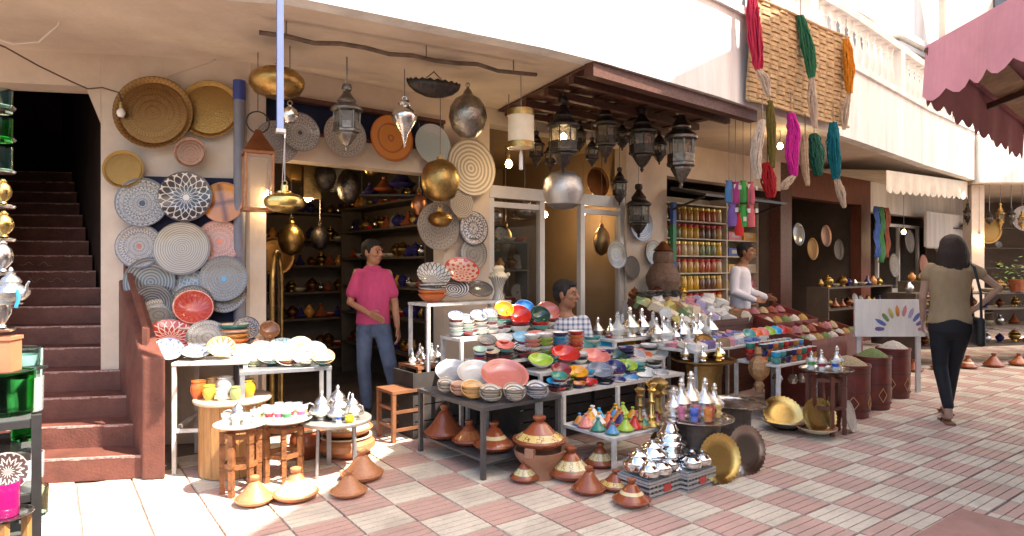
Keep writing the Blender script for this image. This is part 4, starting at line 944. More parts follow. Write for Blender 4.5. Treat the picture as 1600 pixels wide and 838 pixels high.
# copper and glass box lantern at the left jamb
cl = onY(403, 326, 5.05); ct = thing('box_lantern', 'square copper lantern with glass sides at the left of the entrance', 'lantern', cl, .5)
w_, h_ = .20, .42
for x in (-1, 1):
    for y in (-1, 1): mb = MB(); mb.box((x*w_/2, y*w_/2, h_/2), (.014, .014, h_)); mb.build('corner_post', COPPER, ct, smooth=False)
for a in range(4): mb = MB(); mb.box((cos(a*pi/2)*w_/2, sin(a*pi/2)*w_/2, h_/2), (.003, w_-.018, h_-.01), a*pi/2); mb.build('pane', mat('old_glass', (0.55, 0.42, 0.30), .1, alpha=.35), ct, smooth=False)
mb = MB(); mb.box((0, 0, -.012), (w_+.04, w_+.04, .024)); mb.build('base', COPPER, ct, smooth=False)
mb = MB(); mb.lathe([(w_*.80, h_), (w_*.82, h_+.02), (.05, h_+.16), (.03, h_+.20), (0, h_+.2)], 4, R=Matrix.Rotation(pi/4, 3, 'Z')); mb.build('roof', COPPER, ct, ang=20)
mb = MB(); mb.tube([(.085*cos(a*pi/9), 0, h_+.26+.085*sin(a*pi/9)) for a in range(19)], .006, 6); mb.build('ring', IRON, ct)
mb = MB(); mb.tube([(0, 0, h_+.34), (0, 0, Z_S-cl.z)], .004, 6); mb.build('chain', CHAIN, ct)

# ------------------------------------------------------------------ plates on the shop front
FPL = [
 (433, 222, 34, .10, 'plate', P_STONE2, 'pale stone coloured plate left on the shop lintel'), (470, 206, 31, .14, 'plate', P_GREY, 'grey flower plate with a dark centre on the lintel'),
 (540, 212, 35, .12, 'plate', P_STONE2, 'pale carved plate behind the pewter lantern'), (613, 216, 37, .12, 'plate', plate_mat('ware_orange_plain', 'rings', (0.60, 0.22, 0.05), (0.34, 0.10, 0.03), (0.36, 0.10, 0.03), 12, 13, thr=.85), 'orange brown plate behind the silver teardrop lamp'),
 (677, 225, 32, .12, 'plate', plate_mat('ware_pale_blue', 'rings', (0.42, 0.48, 0.50), (0.34, 0.40, 0.43), None, 12, 60), 'pale blue grey plate at the right end of the lintel'),
 (738, 261, 45, .14, 'plate', P_STONE, 'large beige ringed plate on the white pier'), (722, 319, 22, .16, 'plate', P_STONE, 'small beige ringed plate under the large one'),
 (686, 354, 38, .05, 'plate', P_STONE2, 'grey ringed plate behind the small brass lamp'), (741, 357, 27, .05, 'plate', P_BLKFL, 'dark flower plate low on the white pier'),
 (741, 396, 25, .06, 'plate', P_FINE, 'brown speckled plate lowest on the white pier'),
 (1003, 350, 27, .05, 'plate', P_DKRING, 'dark ringed plate on the beige pier behind the lowest lantern'),
 (935, 285, 24, -.6, 'tray', P_TRAYC, 'dim oval copper tray inside above the glass door'),
]
for px, py, r, off, kind, a, lab in FPL:
    p = ond(px, py, off+.03); ware(kind, 'hanging_'+kind, lab, kind, 'plates on the shop front', [a, TERRA], p, Vector((NX, NY, .08)), r*p.y/FPX)

# ------------------------------------------------------------------ glass shop front of the second shop
gf = thing('shop_door', 'pale metal and glass shop front behind the bowl stall', 'door', F(2.46, -.06), PHI)
def gbar(x0, x1, z0, z1, nm='door_frame', dep=.07): m = MB(); m.box(((x0+x1)/2, 0, (z0+z1)/2), (x1-x0, dep, z1-z0)); m.build(nm, ALU, gf, smooth=False)
WG = 2.12
gbar(0, WG, 2.18, 2.31, 'transom', .10)
for x in (0, .72, 1.36, WG-.07): gbar(x, x+.07, 0, 2.18)
gbar(.07, .72, 2.08, 2.14, 'top_rail', .05); gbar(1.43, WG-.07, 2.08, 2.14, 'top_rail', .05)
gbar(.07, .72, .02, .22, 'bottom_rail', .05); gbar(1.43, WG-.07, .02, .22, 'bottom_rail', .05)
for x0, x1 in ((.07, .72), (1.43, WG-.07)):
    m = MB(); m.box(((x0+x1)/2, 0, 1.15), (x1-x0, .006, 1.86)); m.build('pane', PANE, gf, smooth=False)
# ------------------------------------------------------------------ the terraced bowl stall
COLS = {'yellow': (0.78, 0.36, 0.02), 'red': (0.58, 0.03, 0.02), 'blue': (0.05, 0.22, 0.55), 'dark green': (0.02, 0.07, 0.05), 'pink': (0.76, 0.25, 0.20), 'light blue': (0.25, 0.52, 0.70), 'grey': (0.34, 0.34, 0.36),
        'green': (0.05, 0.26, 0.18), 'cyan': (0.04, 0.40, 0.66), 'orange': (0.80, 0.17, 0.04), 'silver grey': (0.48, 0.49, 0.52), 'white': (0.78, 0.76, 0.72), 'lime': (0.38, 0.55, 0.06), 'maroon': (0.26, 0.035, 0.04),
        'slate': (0.22, 0.23, 0.28), 'navy': (0.035, 0.03, 0.14), 'black': (0.03, 0.03, 0.03), 'teal': (0.10, 0.34, 0.30), 'amber': (0.62, 0.26, 0.05), 'mint': (0.45, 0.60, 0.48), 'sky': (0.10, 0.30, 0.55)}
def gz(c):
    return glaze('bowl_'+c, COLS[c])
OUTS = ['black', 'maroon', 'white', 'navy', 'red', 'teal']
# tiers: name -> (distance in front of the shop fronts, board height)
TIER = {1: (0.55, 1.12), 2: (0.90, 0.84), 3: (1.20, 0.67), 4: (1.48, 0.585), 5: (1.74, 0.48)}
stand = thing('tiered_stand', 'white metal terraced stand under the coloured bowls', 'stand', F(2.0, 1.2))
def board(px0, px1, tier, w_=.30):
    d, z = TIER[tier]; s0 = sd(ond(px0, 500, d))[0]; s1 = sd(ond(px1, 500, d))[0]
    m = MB(); m.box(F((s0+s1)/2, d, z-.0125), (s1-s0, w_, .025), PHI); m.build('shelf', WMETAL, stand, world=True, smooth=False)
    for s_ in (s0+.02, s1-.02):
        for dd in (-w_/2+.015, w_/2-.015):
            m = MB(); m.box(F(s_, d+dd, (z-.026)/2), (.028, .028, z-.027), PHI); m.build('leg', WMETAL, stand, world=True, smooth=False)
board(652, 782, 1, .34); board(703, 860, 2, .32); board(742, 985, 3, .30); board(826, 1022, 4, .28); board(856, 1046, 5, .34)
def heap(px, py, r, tier, c, tilt=50, kind='bowl', face=None, out=None, n=7, label=None, group='coloured bowls on the terraced stand', base=True, dd=0.0):
    """one tilted piece on top of a little stack of upright ones"""
    tilt = tilt*(.52 if tier > 2 else .75); d, zb = TIER[tier]; p = ond(px, py, d+dd); R = 1.1*r*p.y/FPX
    if p.z < zb+.3*R: p.z = zb+.3*R
    cm = face or gz(c); om = out or gz(OUTS[int(px*7+py) % 6])
    p = Vector(p); lab = label
    ware(kind, 'glazed_'+kind, lab, kind, group, [cm, om], p, toward(p, tilt), R)
    if base:
        step = .30*R; z = zb+.57*R; k = 0
        top = p.z-.55*R*(.57+sin(radians(tilt))*.4)
        while z < top and k < n:
            oc = (['white', 'grey', 'white', 'mint', 'silver grey', 'maroon'] if 'second board' in group else OUTS)[int(px*3+py+k*5) % 6]
            ware('bowl', 'stacked_bowl', '%s bowl, %s up under the %s' % (oc, NTH[k], ' '.join(lab.split(',')[0].split()[:9])), 'bowl', 'stacked bowls under the coloured ones', [gz('white'), gz(oc)], (p.x, p.y, z), (0, 0, 1), R*.92); z += step; k += 1
B = heap
# top board
for k in range(4): p = ond(676, 452, .55); ware('bowl', 'stacked_bowl', 'orange black striped bowl, %s up under the net bowl' % NTH[k], 'bowl', None, [CREAMGL, (glaze('orange', (0, 0, 0)), glaze('orange', (0, 0, 0)), P_STRIPE, P_STRIPE)[k]], (p.x, p.y, 1.12+.075+k*.035), (0, 0, 1), .13)
B(678, 428, 24, 1, None, 58, 'bowl', P_NETBW, P_NETBW, label='cream bowl with black net, top left of the terraced stand', base=False)
B(722, 421, 25, 1, None, 60, 'dish', plate_mat('ware_red_cream', 'dots', (0.66, 0.42, 0.32), (0.45, 0.06, 0.04), (0.5, .05, .03), 9, 16), TERRA, label='red rimmed spotted dish leaning at the top of the stand', base=False)
B(709, 447, 23, 1, None, 55, 'dish', P_STRIPE, P_STRIPE, label='dish with black and white rings on the top board', base=False, dd=.06)
B(750, 451, 19, 1, None, 48, 'dish', P_DKRING, TERRA, label='brown grey dish at the right of the top board', base=False)
p = ond(779, 458, .62); vz = thing('ceramic_vase', 'white ceramic vase with flared top at the end of the top board', 'vase', Vector((p.x, p.y, 1.12)))
m = MB(); m.lathe([(0, 0), (.06, 0), (.055, .03), (.04, .07), (.05, .13), (.075, .19), (.10, .215), (.10, .225), (0, .225)], 20); m.build('body', P_POT, vz)
m = MB(); m.lathe([(0, .225), (.085, .225), (.08, .245), (.05, .27), (.06, .30), (.03, .33), (0, .33)], 20); m.build('lid', CREAMGL, vz)
for a in (0.3, 2.4, 4.5): m = MB(); m.lathe([(0, -.022), (.02, -.012), (.02, .012), (0, .022)], 10, c=(.095*cos(a), .095*sin(a), .245)); m.build('knob', CREAMGL, vz)
# second board
for i, (px, py, r, f_, nm) in enumerate(((713, 493, 12, P_WHBLUE, 'blue white'), (730, 497, 12, P_STRIPE, 'ringed'), (749, 492, 13, P_WHBLUE, 'flowered'), (766, 488, 12, P_BLKFL, 'black flowered'), (781, 495, 12, gz('mint'), 'mint'), (770, 500, 10, gz('teal'), 'teal'), (755, 502, 10, gz('grey'), 'grey'), (738, 504, 10, P_ORWH, 'orange flowered'))):
    B(px, py, r, 2, None, 42, 'bowl', f_, CREAMGL, label='small %s bowl on the second board, left half' % nm, base=True, n=7, group='small bowls on the second board')
for px, py, r, c, tl, q_ in ((788, 482, 14, 'yellow', 62, 0), (820, 481, 15, 'blue', 62, -.10), (811, 491, 18, 'red', 60, .06), (857, 485, 17, 'pink', 60, -.08), (844, 491, 15, 'dark green', 68, .05)):
    B(px, py, r, 2, c, tl, dd=q_, label='%s bowl standing upright on the second board' % c, n=7)
for px, cs in ((832, ('pink', 'white', 'pink')), (851, ('lime', 'white', 'lime')), (875, ('cyan', 'navy', 'sky')), (900, ('orange', 'red', 'orange'))):
    p = ond(px, 520, 1.30)
    for k in range(5):
        ware('bowl', 'stacked_bowl', '%s bowl, %s up in the %s stack before the seated man' % (cs[k % 3], NTH[k], cs[0]), 'bowl', 'bowl stacks before the seated man', [gz('white'), gz(cs[k % 3])], (p.x, p.y, .67+.05+k*.035), (0, 0, 1), .078)
# third board
for px, py, r, c, tl, f_ in ((761, 530, 14, 'mint', 50, P_FINE), (787, 527, 13, 'white', 45, None), (816, 526, 14, 'light blue', 55, None), (843, 527, 19, 'pink', 50, None), (866, 536, 14, 'grey', 55, None), (911, 540, 14, 'teal', 55, None), (939, 538, 18, 'cyan', 48, None), (973, 538, 18, 'yellow', 48, None)):
    B(px, py, r, 3, c, tl, 'bowl', f_, label='%s bowl tilted on the third board, near pixel column %d' % (c, px) if False else '%s bowl tilted in the third row of the stand' % c, n=7)
for px, py, r, c, tl, f_ in ((789, 538, 14, 'salmon', 40, gz('pink')), (816, 541, 14, 'ringed', 42, P_STRIPE), (842, 541, 14, 'slate', 60, gz('slate')), (768, 547, 12, 'cream', 35, CREAMGL), (797, 552, 12, 'speckled', 35, P_FINE), (822, 554, 12, 'spotted', 35, P_BLUERED), (750, 545, 10, 'mossy', 35, gz('mint'))):
    B(px, py, r, 3, None, tl, 'bowl', f_, label='little %s bowl at the front edge of the third row' % c, n=7, dd=.1)
# fourth board
for px, py, r, c, tl in ((884, 551, 21, 'red', 48), (932, 555, 20, 'pink', 45), (962, 556, 16, 'dark green', 52), (1003, 555, 14, 'orange', 50), (845, 561, 18, 'lime', 42), (993, 561, 15, 'silver grey', 52), (1028, 563, 15, 'white', 60)):
    B(px, py, r, 4, c, tl, label='%s bowl tilted in the fourth row of the stand' % c, n=7)
# fifth board
for px, py, r, c, tl in ((877, 576, 15, 'maroon', 52), (903, 580, 15, 'yellow', 48), (938, 577, 19, 'slate', 50), (962, 572, 15, 'navy', 58), (981, 570, 14, 'lime', 50), (1010, 580, 13, 'white', 40)):
    B(px, py, r, 5, c, tl, label='%s bowl tilted in the lowest row of the stand' % c, n=7)
for px, py, r, c, tl in ((866, 595, 11, 'cyan', 30), (885, 597, 11, 'black', 10), (874, 586, 12, 'green', 42), (905, 598, 11, 'amber', 12), (921, 595, 12, 'red', 20), (945, 600, 13, 'black', 10), (966, 600, 11, 'navy', 25), (985, 601, 12, 'sky', 35), (1008, 599, 12, 'white', 15), (1032, 596, 12, 'grey', 25)):
    B(px, py, r, 5, c, tl, label='small %s bowl along the front edge, lowest row of stand' % (c if c != 'black' or px < 900 else 'glossy black'), n=7, dd=.1)

# ------------------------------------------------------------------ dark table with leaning plates and ringed bowls
DT = thing('dark_table', 'low dark metal table with leaning plates and tagines beneath', 'table', F(1.30, 1.56), PHI)
DTM = mat('dark_table_metal', (0.09, 0.085, 0.085), 0.4, var=.4, vscale=6)
Lx, Ly, Hd = .72, .88, .49
m = MB(); m.box((0, 0, Hd-.013), (Lx, Ly, .026)); m.build('table_top', DTM, DT, smooth=False)
for x in (-1, 1):
    for y in (-1, 1): m = MB(); m.box((x*(Lx/2-.02), y*(Ly/2-.02), (Hd-.026)/2), (.03, .03, Hd-.027)); m.build('leg', DTM, DT, smooth=False)
m = MB(); m.box((0, 0, .115), (Lx-.07, Ly-.01, .015)); m.build('shelf', DTM, DT, smooth=False)
def dtp(px, py, z): return onz(px, py, z)
for px, py, r, c, lab, Y in ((710, 580, 30, 'silver grey', 'grey plate leaning at the back left of the dark table', 4.95), (746, 582, 32, 'white', 'pearly white plate leaning on the dark table', 4.85), (789, 584, 38, 'pink', 'large salmon pink plate leaning on the dark table', 4.75)):
    p = onY(px, py, Y); R = r*Y/FPX; ware('dish', 'leaning_plate', lab, 'plate', 'large plates on the dark table', [plate_mat('leaning_'+c, 'rings', tuple(x*.72 for x in COLS[c]), tuple(x*.62 for x in COLS[c]), tuple(x*.8 for x in COLS[c]), 12, 9, thr=.7), TERRA], p, toward(p, 30), R)
RINGS = [(c, plate_mat('ringed_'+c, 'rings', a, b, None, 12, 34)) for c, a, b in (('cream', (0.76, 0.70, 0.58), (0.30, 0.25, 0.20)), ('peach', (0.76, 0.50, 0.36), (0.66, 0.38, 0.26)), ('apricot', (0.78, 0.52, 0.25), (0.72, 0.40, 0.15)), ('ivory', (0.76, 0.71, 0.62), (0.28, 0.23, 0.18)), ('ivory and brown', (0.76, 0.72, 0.64), (0.22, 0.17, 0.13)), ('white and grey', (0.72, 0.72, 0.73), (0.18, 0.18, 0.21)))]
for (px, py, r), (c, mm_) in zip(((697, 600, 14), (718, 606, 15), (739, 607, 19), (767, 613, 18), (804, 611, 18), (839, 608, 19)), RINGS):
    Y = 4.72 if px < 760 else 4.66; Y = 4.76-(px-697)*.0036 if px < 790 else 4.50+(px-804)*.0035; p = onY(px, py, Y); R = r*Y/FPX
    ware('bowl', 'ringed_bowl', '%s ringed bowl tipped forward along the dark table edge' % c, 'bowl', 'ringed bowls on the dark table', [mm_, mm_], p, toward(p, 38), R)
    for k in range(3):
        ware('bowl', 'stacked_bowl', 'striped bowl, %s up in the stack under the %s ringed bowl' % (NTH[k], c), 'bowl', 'ringed bowls on the dark table', [CREAMGL, mm_], (p.x, p.y+.02, Hd+.048+k*.024), (0, 0, 1), R*.95)
for lab, px, py, w_, lid, hs in (('tall plain red tagine under the dark table', 695, 683, 64, TERRA, 1.15), ('red woven pattern tagine under the dark table', 733, 694, 54, TBR, 1.0), ('brown tagine with a cream band under the dark table', 772, 703, 64, TB3, .95)):
    p = onz(px, py, .123); tagine(lab, p, w_/2*p.y/FPX, lid=lid, hs=hs, group='tagines under the dark table')

# ------------------------------------------------------------------ small white table with miniature tagines
h0, h1 = F(1.75, 2.44), F(2.36, 1.92)
ht = thing('mini_table', 'white metal table with miniature coloured tagines on its shelf', 'table', F(2.05, 2.18), PHI)
for x in (-.30, .30):
    for y in (-.26, .26): m = MB(); m.box((x, y, .12 if y < 0 else .23), (.028, .028, .24 if y < 0 else .46)); m.build('leg', WMETAL, ht, smooth=False)
m = MB(); m.box((0, 0, .237), (.63, .55, .02)); m.build('shelf', WMETAL, ht, smooth=False)
m = MB(); m.box((0, -.26, .06), (.57, .02, .025)); m.build('crossbar', WMETAL, ht, smooth=False)
MC = ['red', 'white', 'sky', 'navy', 'yellow', 'green', 'orange', 'lime', 'pink', 'cyan', 'maroon', 'amber']
rnd = random.Random(11); n = 0
for j in range(4):
    for i in range(5):
        c = MC[(i*5+j*3+2) % 12]; s_, d_ = 1.82+i*.115+rnd.uniform(-.025, .025), 2.36-j*.115+rnd.uniform(-.022, .022)
        R = .054+.012*((i*2+j) % 3)/2
        tagine('%s miniature tagine, row %s from front, %s from the left' % (c, NTH[j], NTH[i]), F(s_, d_, .247), R, lid=gz(c), base=gz(MC[(i*5+j*3+5) % 12] if (i+j) % 3 == 0 else c), group='miniature tagines on the small table', hs=1.15); n += 1
tagine('larger white miniature tagine behind the coloured ones', F(2.0, 1.98, .247), .085, lid=gz('white'), base=gz('white'), hs=.95, group=None)
tagine('larger yellow miniature tagine at the right of the shelf', F(2.25, 1.99, .247), .07, lid=gz('yellow'), base=gz('yellow'), group=None)

# storage under the terraces, and more stacks between the tilted bowls
DKBOX = mat('dark_crate', (0.05, 0.04, 0.035), 0.8, var=.4)
for k, (s_, d_, w_, h_) in enumerate(((1.35, .62, .5, .55), (1.9, .75, .5, .5), (2.45, .8, .5, .48), (2.15, 1.35, .55, .36), (2.75, 1.35, .5, .36), (1.75, 1.4, .3, .40))):
    c = thing('storage_crate', 'dark crate stored under the terraced stand, %s from the left' % NTH[k], 'crate', F(s_, d_), PHI, 'crates under the stand')
    for z in range(4):
        for y in (-1, 1): m = MB(); m.box((0, y*.17, (z+.5)*h_/4), (w_, .015, h_/4-.012)); m.build('slat', DKBOX, c, smooth=False)
    for x in (-1, 1): m = MB(); m.box((x*(w_/2+.008), 0, h_/2), (.014, .355, h_)); m.build('end_panel', DKBOX, c, smooth=False)
rnd = random.Random(21)
FILL = {2: ('second', (718, 740, 762, 800, 834)), 3: ('third', (756, 779, 803, 828, 853, 925, 955, 985)), 4: ('fourth', (862, 906, 947, 978, 1014)), 5: ('lowest', (890, 916, 950, 972, 996, 1022))}
for tr_, (nm, pxs) in FILL.items():
    d, zb = TIER[tr_]
    for i, px in enumerate(pxs):
        p = ond(px, 540, d-.04); R = .075+rnd.uniform(-.01, .012); cc = rnd.choice(OUTS+['cyan', 'orange', 'lime', 'white'])
        for k in range(3 if tr_ != 2 else 2):
            ck = cc if k % 2 == 0 else rnd.choice(['white', cc, 'black'])
            ware('bowl', 'stacked_bowl', '%s bowl, %s up in the %s upright stack, %s row' % (ck, NTH[k], NTH[i], nm), 'bowl', 'upright stacks between the tilted bowls', [gz('white') if k % 2 else gz(cc), gz(ck)], (p.x, p.y, zb+.57*R+k*.028), (0, 0, 1), R)
# ------------------------------------------------------------------ silver pots on wire crates
CRM = mat('grey_plastic', (0.42, 0.40, 0.39), .5, var=.2)
def crate(label, p, L_, W_, H, rz):
    c = thing('plastic_crate', label, 'crate', p, rz)
    m = MB(); m.box((0, 0, .006), (L_, W_, .012)); m.build('bottom', CRM, c, smooth=False)
    for y in (-1, 1):
        for z in (.03, .06, .09, H-.012): m = MB(); m.box((0, y*W_/2, z), (L_, .010, .014)); m.build('side_slat', CRM, c, smooth=False)
        m = MB()
        for k in range(9): m.box((-L_/2+L_*(k+.5)/9, y*(W_/2-.008), H/2), (.010, .005, H-.002))
        m.build('side_ribs', CRM, c, smooth=False)
    for x in (-1, 1):
        for z in (.03, .06, .09, H-.012): m = MB(); m.box((x*L_/2, 0, z), (.010, W_-.012, .014)); m.build('end_slat', CRM, c, smooth=False)
    m = MB(); m.box((0, -W_/2-.007, .055), (.07, .003, .045)); m.build('tag', mat('red_tag', (0.45, 0.06, 0.05), .5), c, smooth=False)
    m = MB(); m.box((0, 0, H-.001), (L_-.03, W_-.03, .008)); m.build('inner_tray', CRM, c, smooth=False)
    return c
pc = onz(1012, 779); C1 = Vector((pc.x+.05, pc.y+.15, 0)); crate('grey plastic crate under the silver pots, nearer one', C1, .34, .26, .12, PHI)
pc2 = onz(1074, 768); C2 = Vector((pc2.x+.03, pc2.y+.16, 0)); crate('grey plastic crate under the silver pots, farther one', C2, .30, .26, .12, PHI)
proto('sugar_pot', [(0, 0), (.45, 0), (.5, .06), (.9, .30), (1, .58), (.94, .85), (.62, 1.08), (.58, 1.16), (.66, 1.2), (.6, 1.22), (0, 1.2)], 24)
proto('pot_cap', [(.6, 1.2), (.62, 1.24), (.35, 1.42), (.12, 1.5), (.16, 1.6), (0, 1.66)], 18)
SIL = [(990, 716, 19, C1, -.10, .02, 0), (1012, 735, 15, C1, -.02, -.10, 0), (990, 738, 14, C1, -.12, -.09, 0), (1024, 720, 22, C1, .08, .05, 0), (1040, 738, 13, C1, .10, -.07, 0), (1068, 712, 15, C2, .0, .02, 0), (1080, 716, 14, C2, .09, .02, 0), (1066, 735, 14, C2, -.05, -.09, 0), (1084, 737, 13, C2, .06, -.09, 0), (1075, 703, 12, C2, .0, .09, 0)]
for k, (px, py, r, c, dx, dy, _) in enumerate(SIL):
    q = c+Vector((cos(PHI)*dx-sin(PHI)*dy, sin(PHI)*dx+cos(PHI)*dy, .125)); R = r*4.2/FPX*1.2
    t = thing('silver_pot', 'polished round silver pot, %s from the left on the grey crates' % NTH[k], 'pot', q, 0, 'silver pots on the crates')
    inst('sugar_pot', 'body', CHROME, t, scale=R)
    if k % 3 != 1: inst('pot_cap', 'lid', CHROME, t, scale=R)
q = C1+Vector((.17, .17, .02)); vt = thing('silver_column', 'tall ringed silver vase rising behind the silver pots', 'vase', q)
m = MB(); m.lathe([(0, 0), (.09, 0), (.13, .04), (.15, .09), (.145, .14), (.11, .185), (.085, .20), (.10, .215), (.112, .24), (.108, .265), (.082, .285), (.078, .295), (.092, .31), (.098, .33), (.09, .35), (.07, .365), (.075, .38), (.082, .395), (.072, .415), (.05, .43), (.06, .45), (.05, .47), (.035, .50), (.05, .53), (0, .54)], 28, sx=1.12, sy=1.12); o = m.build('body', CHROME, vt); o.scale = (1, 1, .74)

# ------------------------------------------------------------------ drums, big trays and glassware
DRUM = mat('dark_drum', (0.13, 0.10, 0.08), .5, metal=.3, var=.5, vscale=9, bump=.4)
def drum_table(label, p, Rd, Rt, H, top_m, drum_m=DRUM, kind='tray'):
    t = thing('drum_table', label, 'table', p, random.uniform(0, 6))
    m = MB(); m.lathe([(0, 0), (Rd, 0), (Rd*1.04, .02), (Rd, .04), (Rd*.93, H*.3), (Rd*.93, H*.7), (Rd, H-.05), (Rd*1.04, H-.03), (Rd, H-.012), (0, H-.012)], 24); m.build('drum', drum_m, t)
    o = inst(kind, 'tray_top', [top_m, top_m], t, (0, 0, H-.011), None, Rt)
    return t
pd = onz(1095, 752); D1 = Vector((pd.x+.02, pd.y+.14, 0)); H1 = .39
drum_table('dark drum with a silver tray of coloured glasses behind the brass tray', D1, .155, .245, H1, P_TRAYS)
rnd = random.Random(8)
for k, (dx, dy, c) in enumerate(((-.13, -.07, 'pink'), (-.06, -.13, 'blue'), (.03, -.13, 'orange'), (-.02, -.04, 'pink'), (.07, -.06, 'red'), (.13, -.02, 'gold'))):
    tglass('%s tea glass on the silver tray, %s from the left' % (c if k != 3 else 'rose', NTH[(0, 1, 3, 2, 4, 5)[k]]), D1+Vector((dx, dy, H1+.01)), .085, GB[c], 'tea glasses on the silver tray', mat('tint_'+c, {'pink': (.8, .3, .4), 'blue': (.2, .3, .8), 'orange': (.9, .4, .1), 'red': (.7, .1, .1), 'gold': (.8, .6, .2)}[c], .05, alpha=.5))
for k, (dx, dy, H) in enumerate(((-.10, .05, .26), (-.02, .10, .30), (.07, .07, .26), (.14, .08, .22), (-.16, .03, .2))):
    bottle('silver rose water bottle behind the tray glasses, %s from the left' % NTH[(1, 2, 3, 4, 0)[k]], D1+Vector((dx, dy, H1+.01)), H, SILVER, 'rose water bottles on the silver tray')
pd = onz(1165, 700); D2 = Vector((pd.x-.05, pd.y+.12, 0)); drum_table('low drum with a wide engraved silver tray behind the silver dish', D2, .14, .26, .33, P_TRAYS)
pd = onz(1105, 660); D3 = Vector((pd.x, pd.y+.10, 0)); H3 = .555
drum_table('brass drum table with bottles beside the coloured bowls', D3, .17, .30, H3, P_TRAYG, BRASS_D)
for k, (dx, dy, H, m_) in enumerate(((-.18, -.03, .16, SILVER), (-.12, .10, .30, GLASSC), (-.05, -.12, .14, CHROME), (.02, .06, .17, SILVER), (.10, -.10, .13, BRASS2), (.16, .02, .16, SILVER), (-.02, .16, .22, BRASS_D))):
    bottle('%s bottle on the brass drum table, %s from the left' % ({SILVER: 'silver', GLASSC: 'clear glass', CHROME: 'chrome', BRASS2: 'brass', BRASS_D: 'dull brass'}[m_], NTH[k]), D3+Vector((dx, dy, H3+.014)), H, m_, 'bottles on the brass drum table')
p = D3+Vector((.06, .17, H3+.13)); ware('tray', 'small_brass_tray', 'round brass tray standing behind the drum table bottles', 'tray', None, [P_TRAYG, BRASS_D], p, Vector((.2, -.9, .25)), .11)
# tall brass and silver candlesticks in front of the drum
proto('candlestick', [(0, 0), (.22, 0), (.24, .03), (.12, .09), (.06, .14), (.10, .20), (.05, .28), (.045, .50), (.09, .55), (.05, .60), (.045, .74), (.10, .80), (.06, .84), (.13, .92), (.14, .95), (.05, 1), (0, 1)], 18)
for k, (px, py, Y, H, m_) in enumerate(((1000, 672, 4.75, .30, BRASS_D), (1018, 668, 4.8, .34, BRASS2), (1036, 670, 4.72, .30, SILVER), (1050, 662, 4.85, .32, SILVER), (1066, 668, 4.7, .28, SILVER), (1028, 655, 4.95, .36, BRASS_D))):
    p = onY(px, py, Y)
    tag(inst('candlestick', 'candlestick', m_, None, Vector((p.x, p.y, .247 if sd(p)[0] < 2.37 and 1.9 < sd(p)[1] < 2.46 else 0)), None, H if sd(p)[0] < 2.37 else H+.22), '%s candlestick beside the miniature tagines, %s from the left' % ({BRASS_D: 'dull brass', BRASS2: 'bright brass', SILVER: 'silver'}[m_], NTH[(0, 1, 3, 4, 5, 2)[k]]), 'candlestick', 'candlesticks beside the miniature tagines')
# leaning trays
def lean(key, label, px, py, rpx, pyb, face, dirn, R=None, cat='tray', lean_=.22):
    g = onz(px, pyb); R = rpx*g.y/FPX; ax = Vector((dirn[0], dirn[1], 0)).normalized()+Vector((0, 0, lean_)); ax.normalize()
    side = Vector((-ax.y, ax.x, 0)); up = ax.cross(side); up = up if up.z > 0 else -up
    c = g+up*R*1.02; ware(key, 'leaning_'+cat, label, cat, None, [face, face], c, ax, R)
lean('fluted', 'big fluted brass tray leaning on the dark drum', 1131, 718, 39, 757, BRASS2, (.34, -.94))
lean('fluted', 'tarnished silver tray leaning beside the fluted brass tray', 1174, 705, 38, 742, mat('tarnished_tray', (0.46, 0.38, 0.33), .24, metal=1), (.42, -.9))
p = onz(1226, 672); ware('dish', 'pale_basin', 'pale basin on the ground under the tilted oval brass tray', 'dish', None, [CREAMGL, mat('tin_dark', (0.2, .18, .16), .4, metal=.7)], Vector((p.x, p.y, .09)), (0, 0, 1), .19)
p = onY(1224, 646, 5.72); ware('fluted', 'fluted_brass_bowl', 'fluted brass tray tilted in the pale basin, left one', 'tray', None, [BRASS2, BRASS2], p, Vector((-.05, -.75, .62)), .175)
p = onz(1276, 682); ware('dish', 'pale_basin', 'pale clay basin on the ground holding a round brass tray', 'dish', None, [TERRA_L, CREAMGL], Vector((p.x, p.y, .085)), (0, 0, 1), .165)
p = onY(1281, 650, 5.47); ware('fluted', 'fluted_brass_bowl', 'bright round brass tray standing in the clay basin, right one', 'tray', None, [BRASS2, BRASS2], p, Vector((.12, -.95, .30)), .155)
# low carved table with small glasses, tambourine against it
pl = onz(1306, 683); PL = Vector((pl.x, pl.y+.17, 0)); HL = .54
carved_table('dark carved table with little bottles in front of the spice drums', PL, .22, HL, 6, P_TRAYS, REDWOOD)
for k, (dx, dy, H, c) in enumerate(((-.14, -.02, .10, 'green'), (-.08, -.09, .09, 'red'), (-.03, .02, .17, None), (.03, -.10, .09, 'blue'), (.09, -.04, .10, 'gold'), (.12, .05, .20, None), (-.09, .08, .15, None))):
    q = PL+Vector((dx, dy, HL+.006))
    if c: tglass('%s banded little glass on the dark carved table' % c, q, H, GB[c], 'glasses on the dark carved table')
    else: bottle('silver shaker on the dark carved table, %s from the left' % NTH[{2: 1, 5: 2, 6: 0}[k]], q, H, SILVER, 'shakers on the dark carved table')
lean('tray', 'pale hide tambourine leaning on the dark carved table leg', 1336, 648, 25, 676, mat('hide', (0.55, 0.47, 0.40), .7, var=.3), (.75, -.65), cat='tambourine')

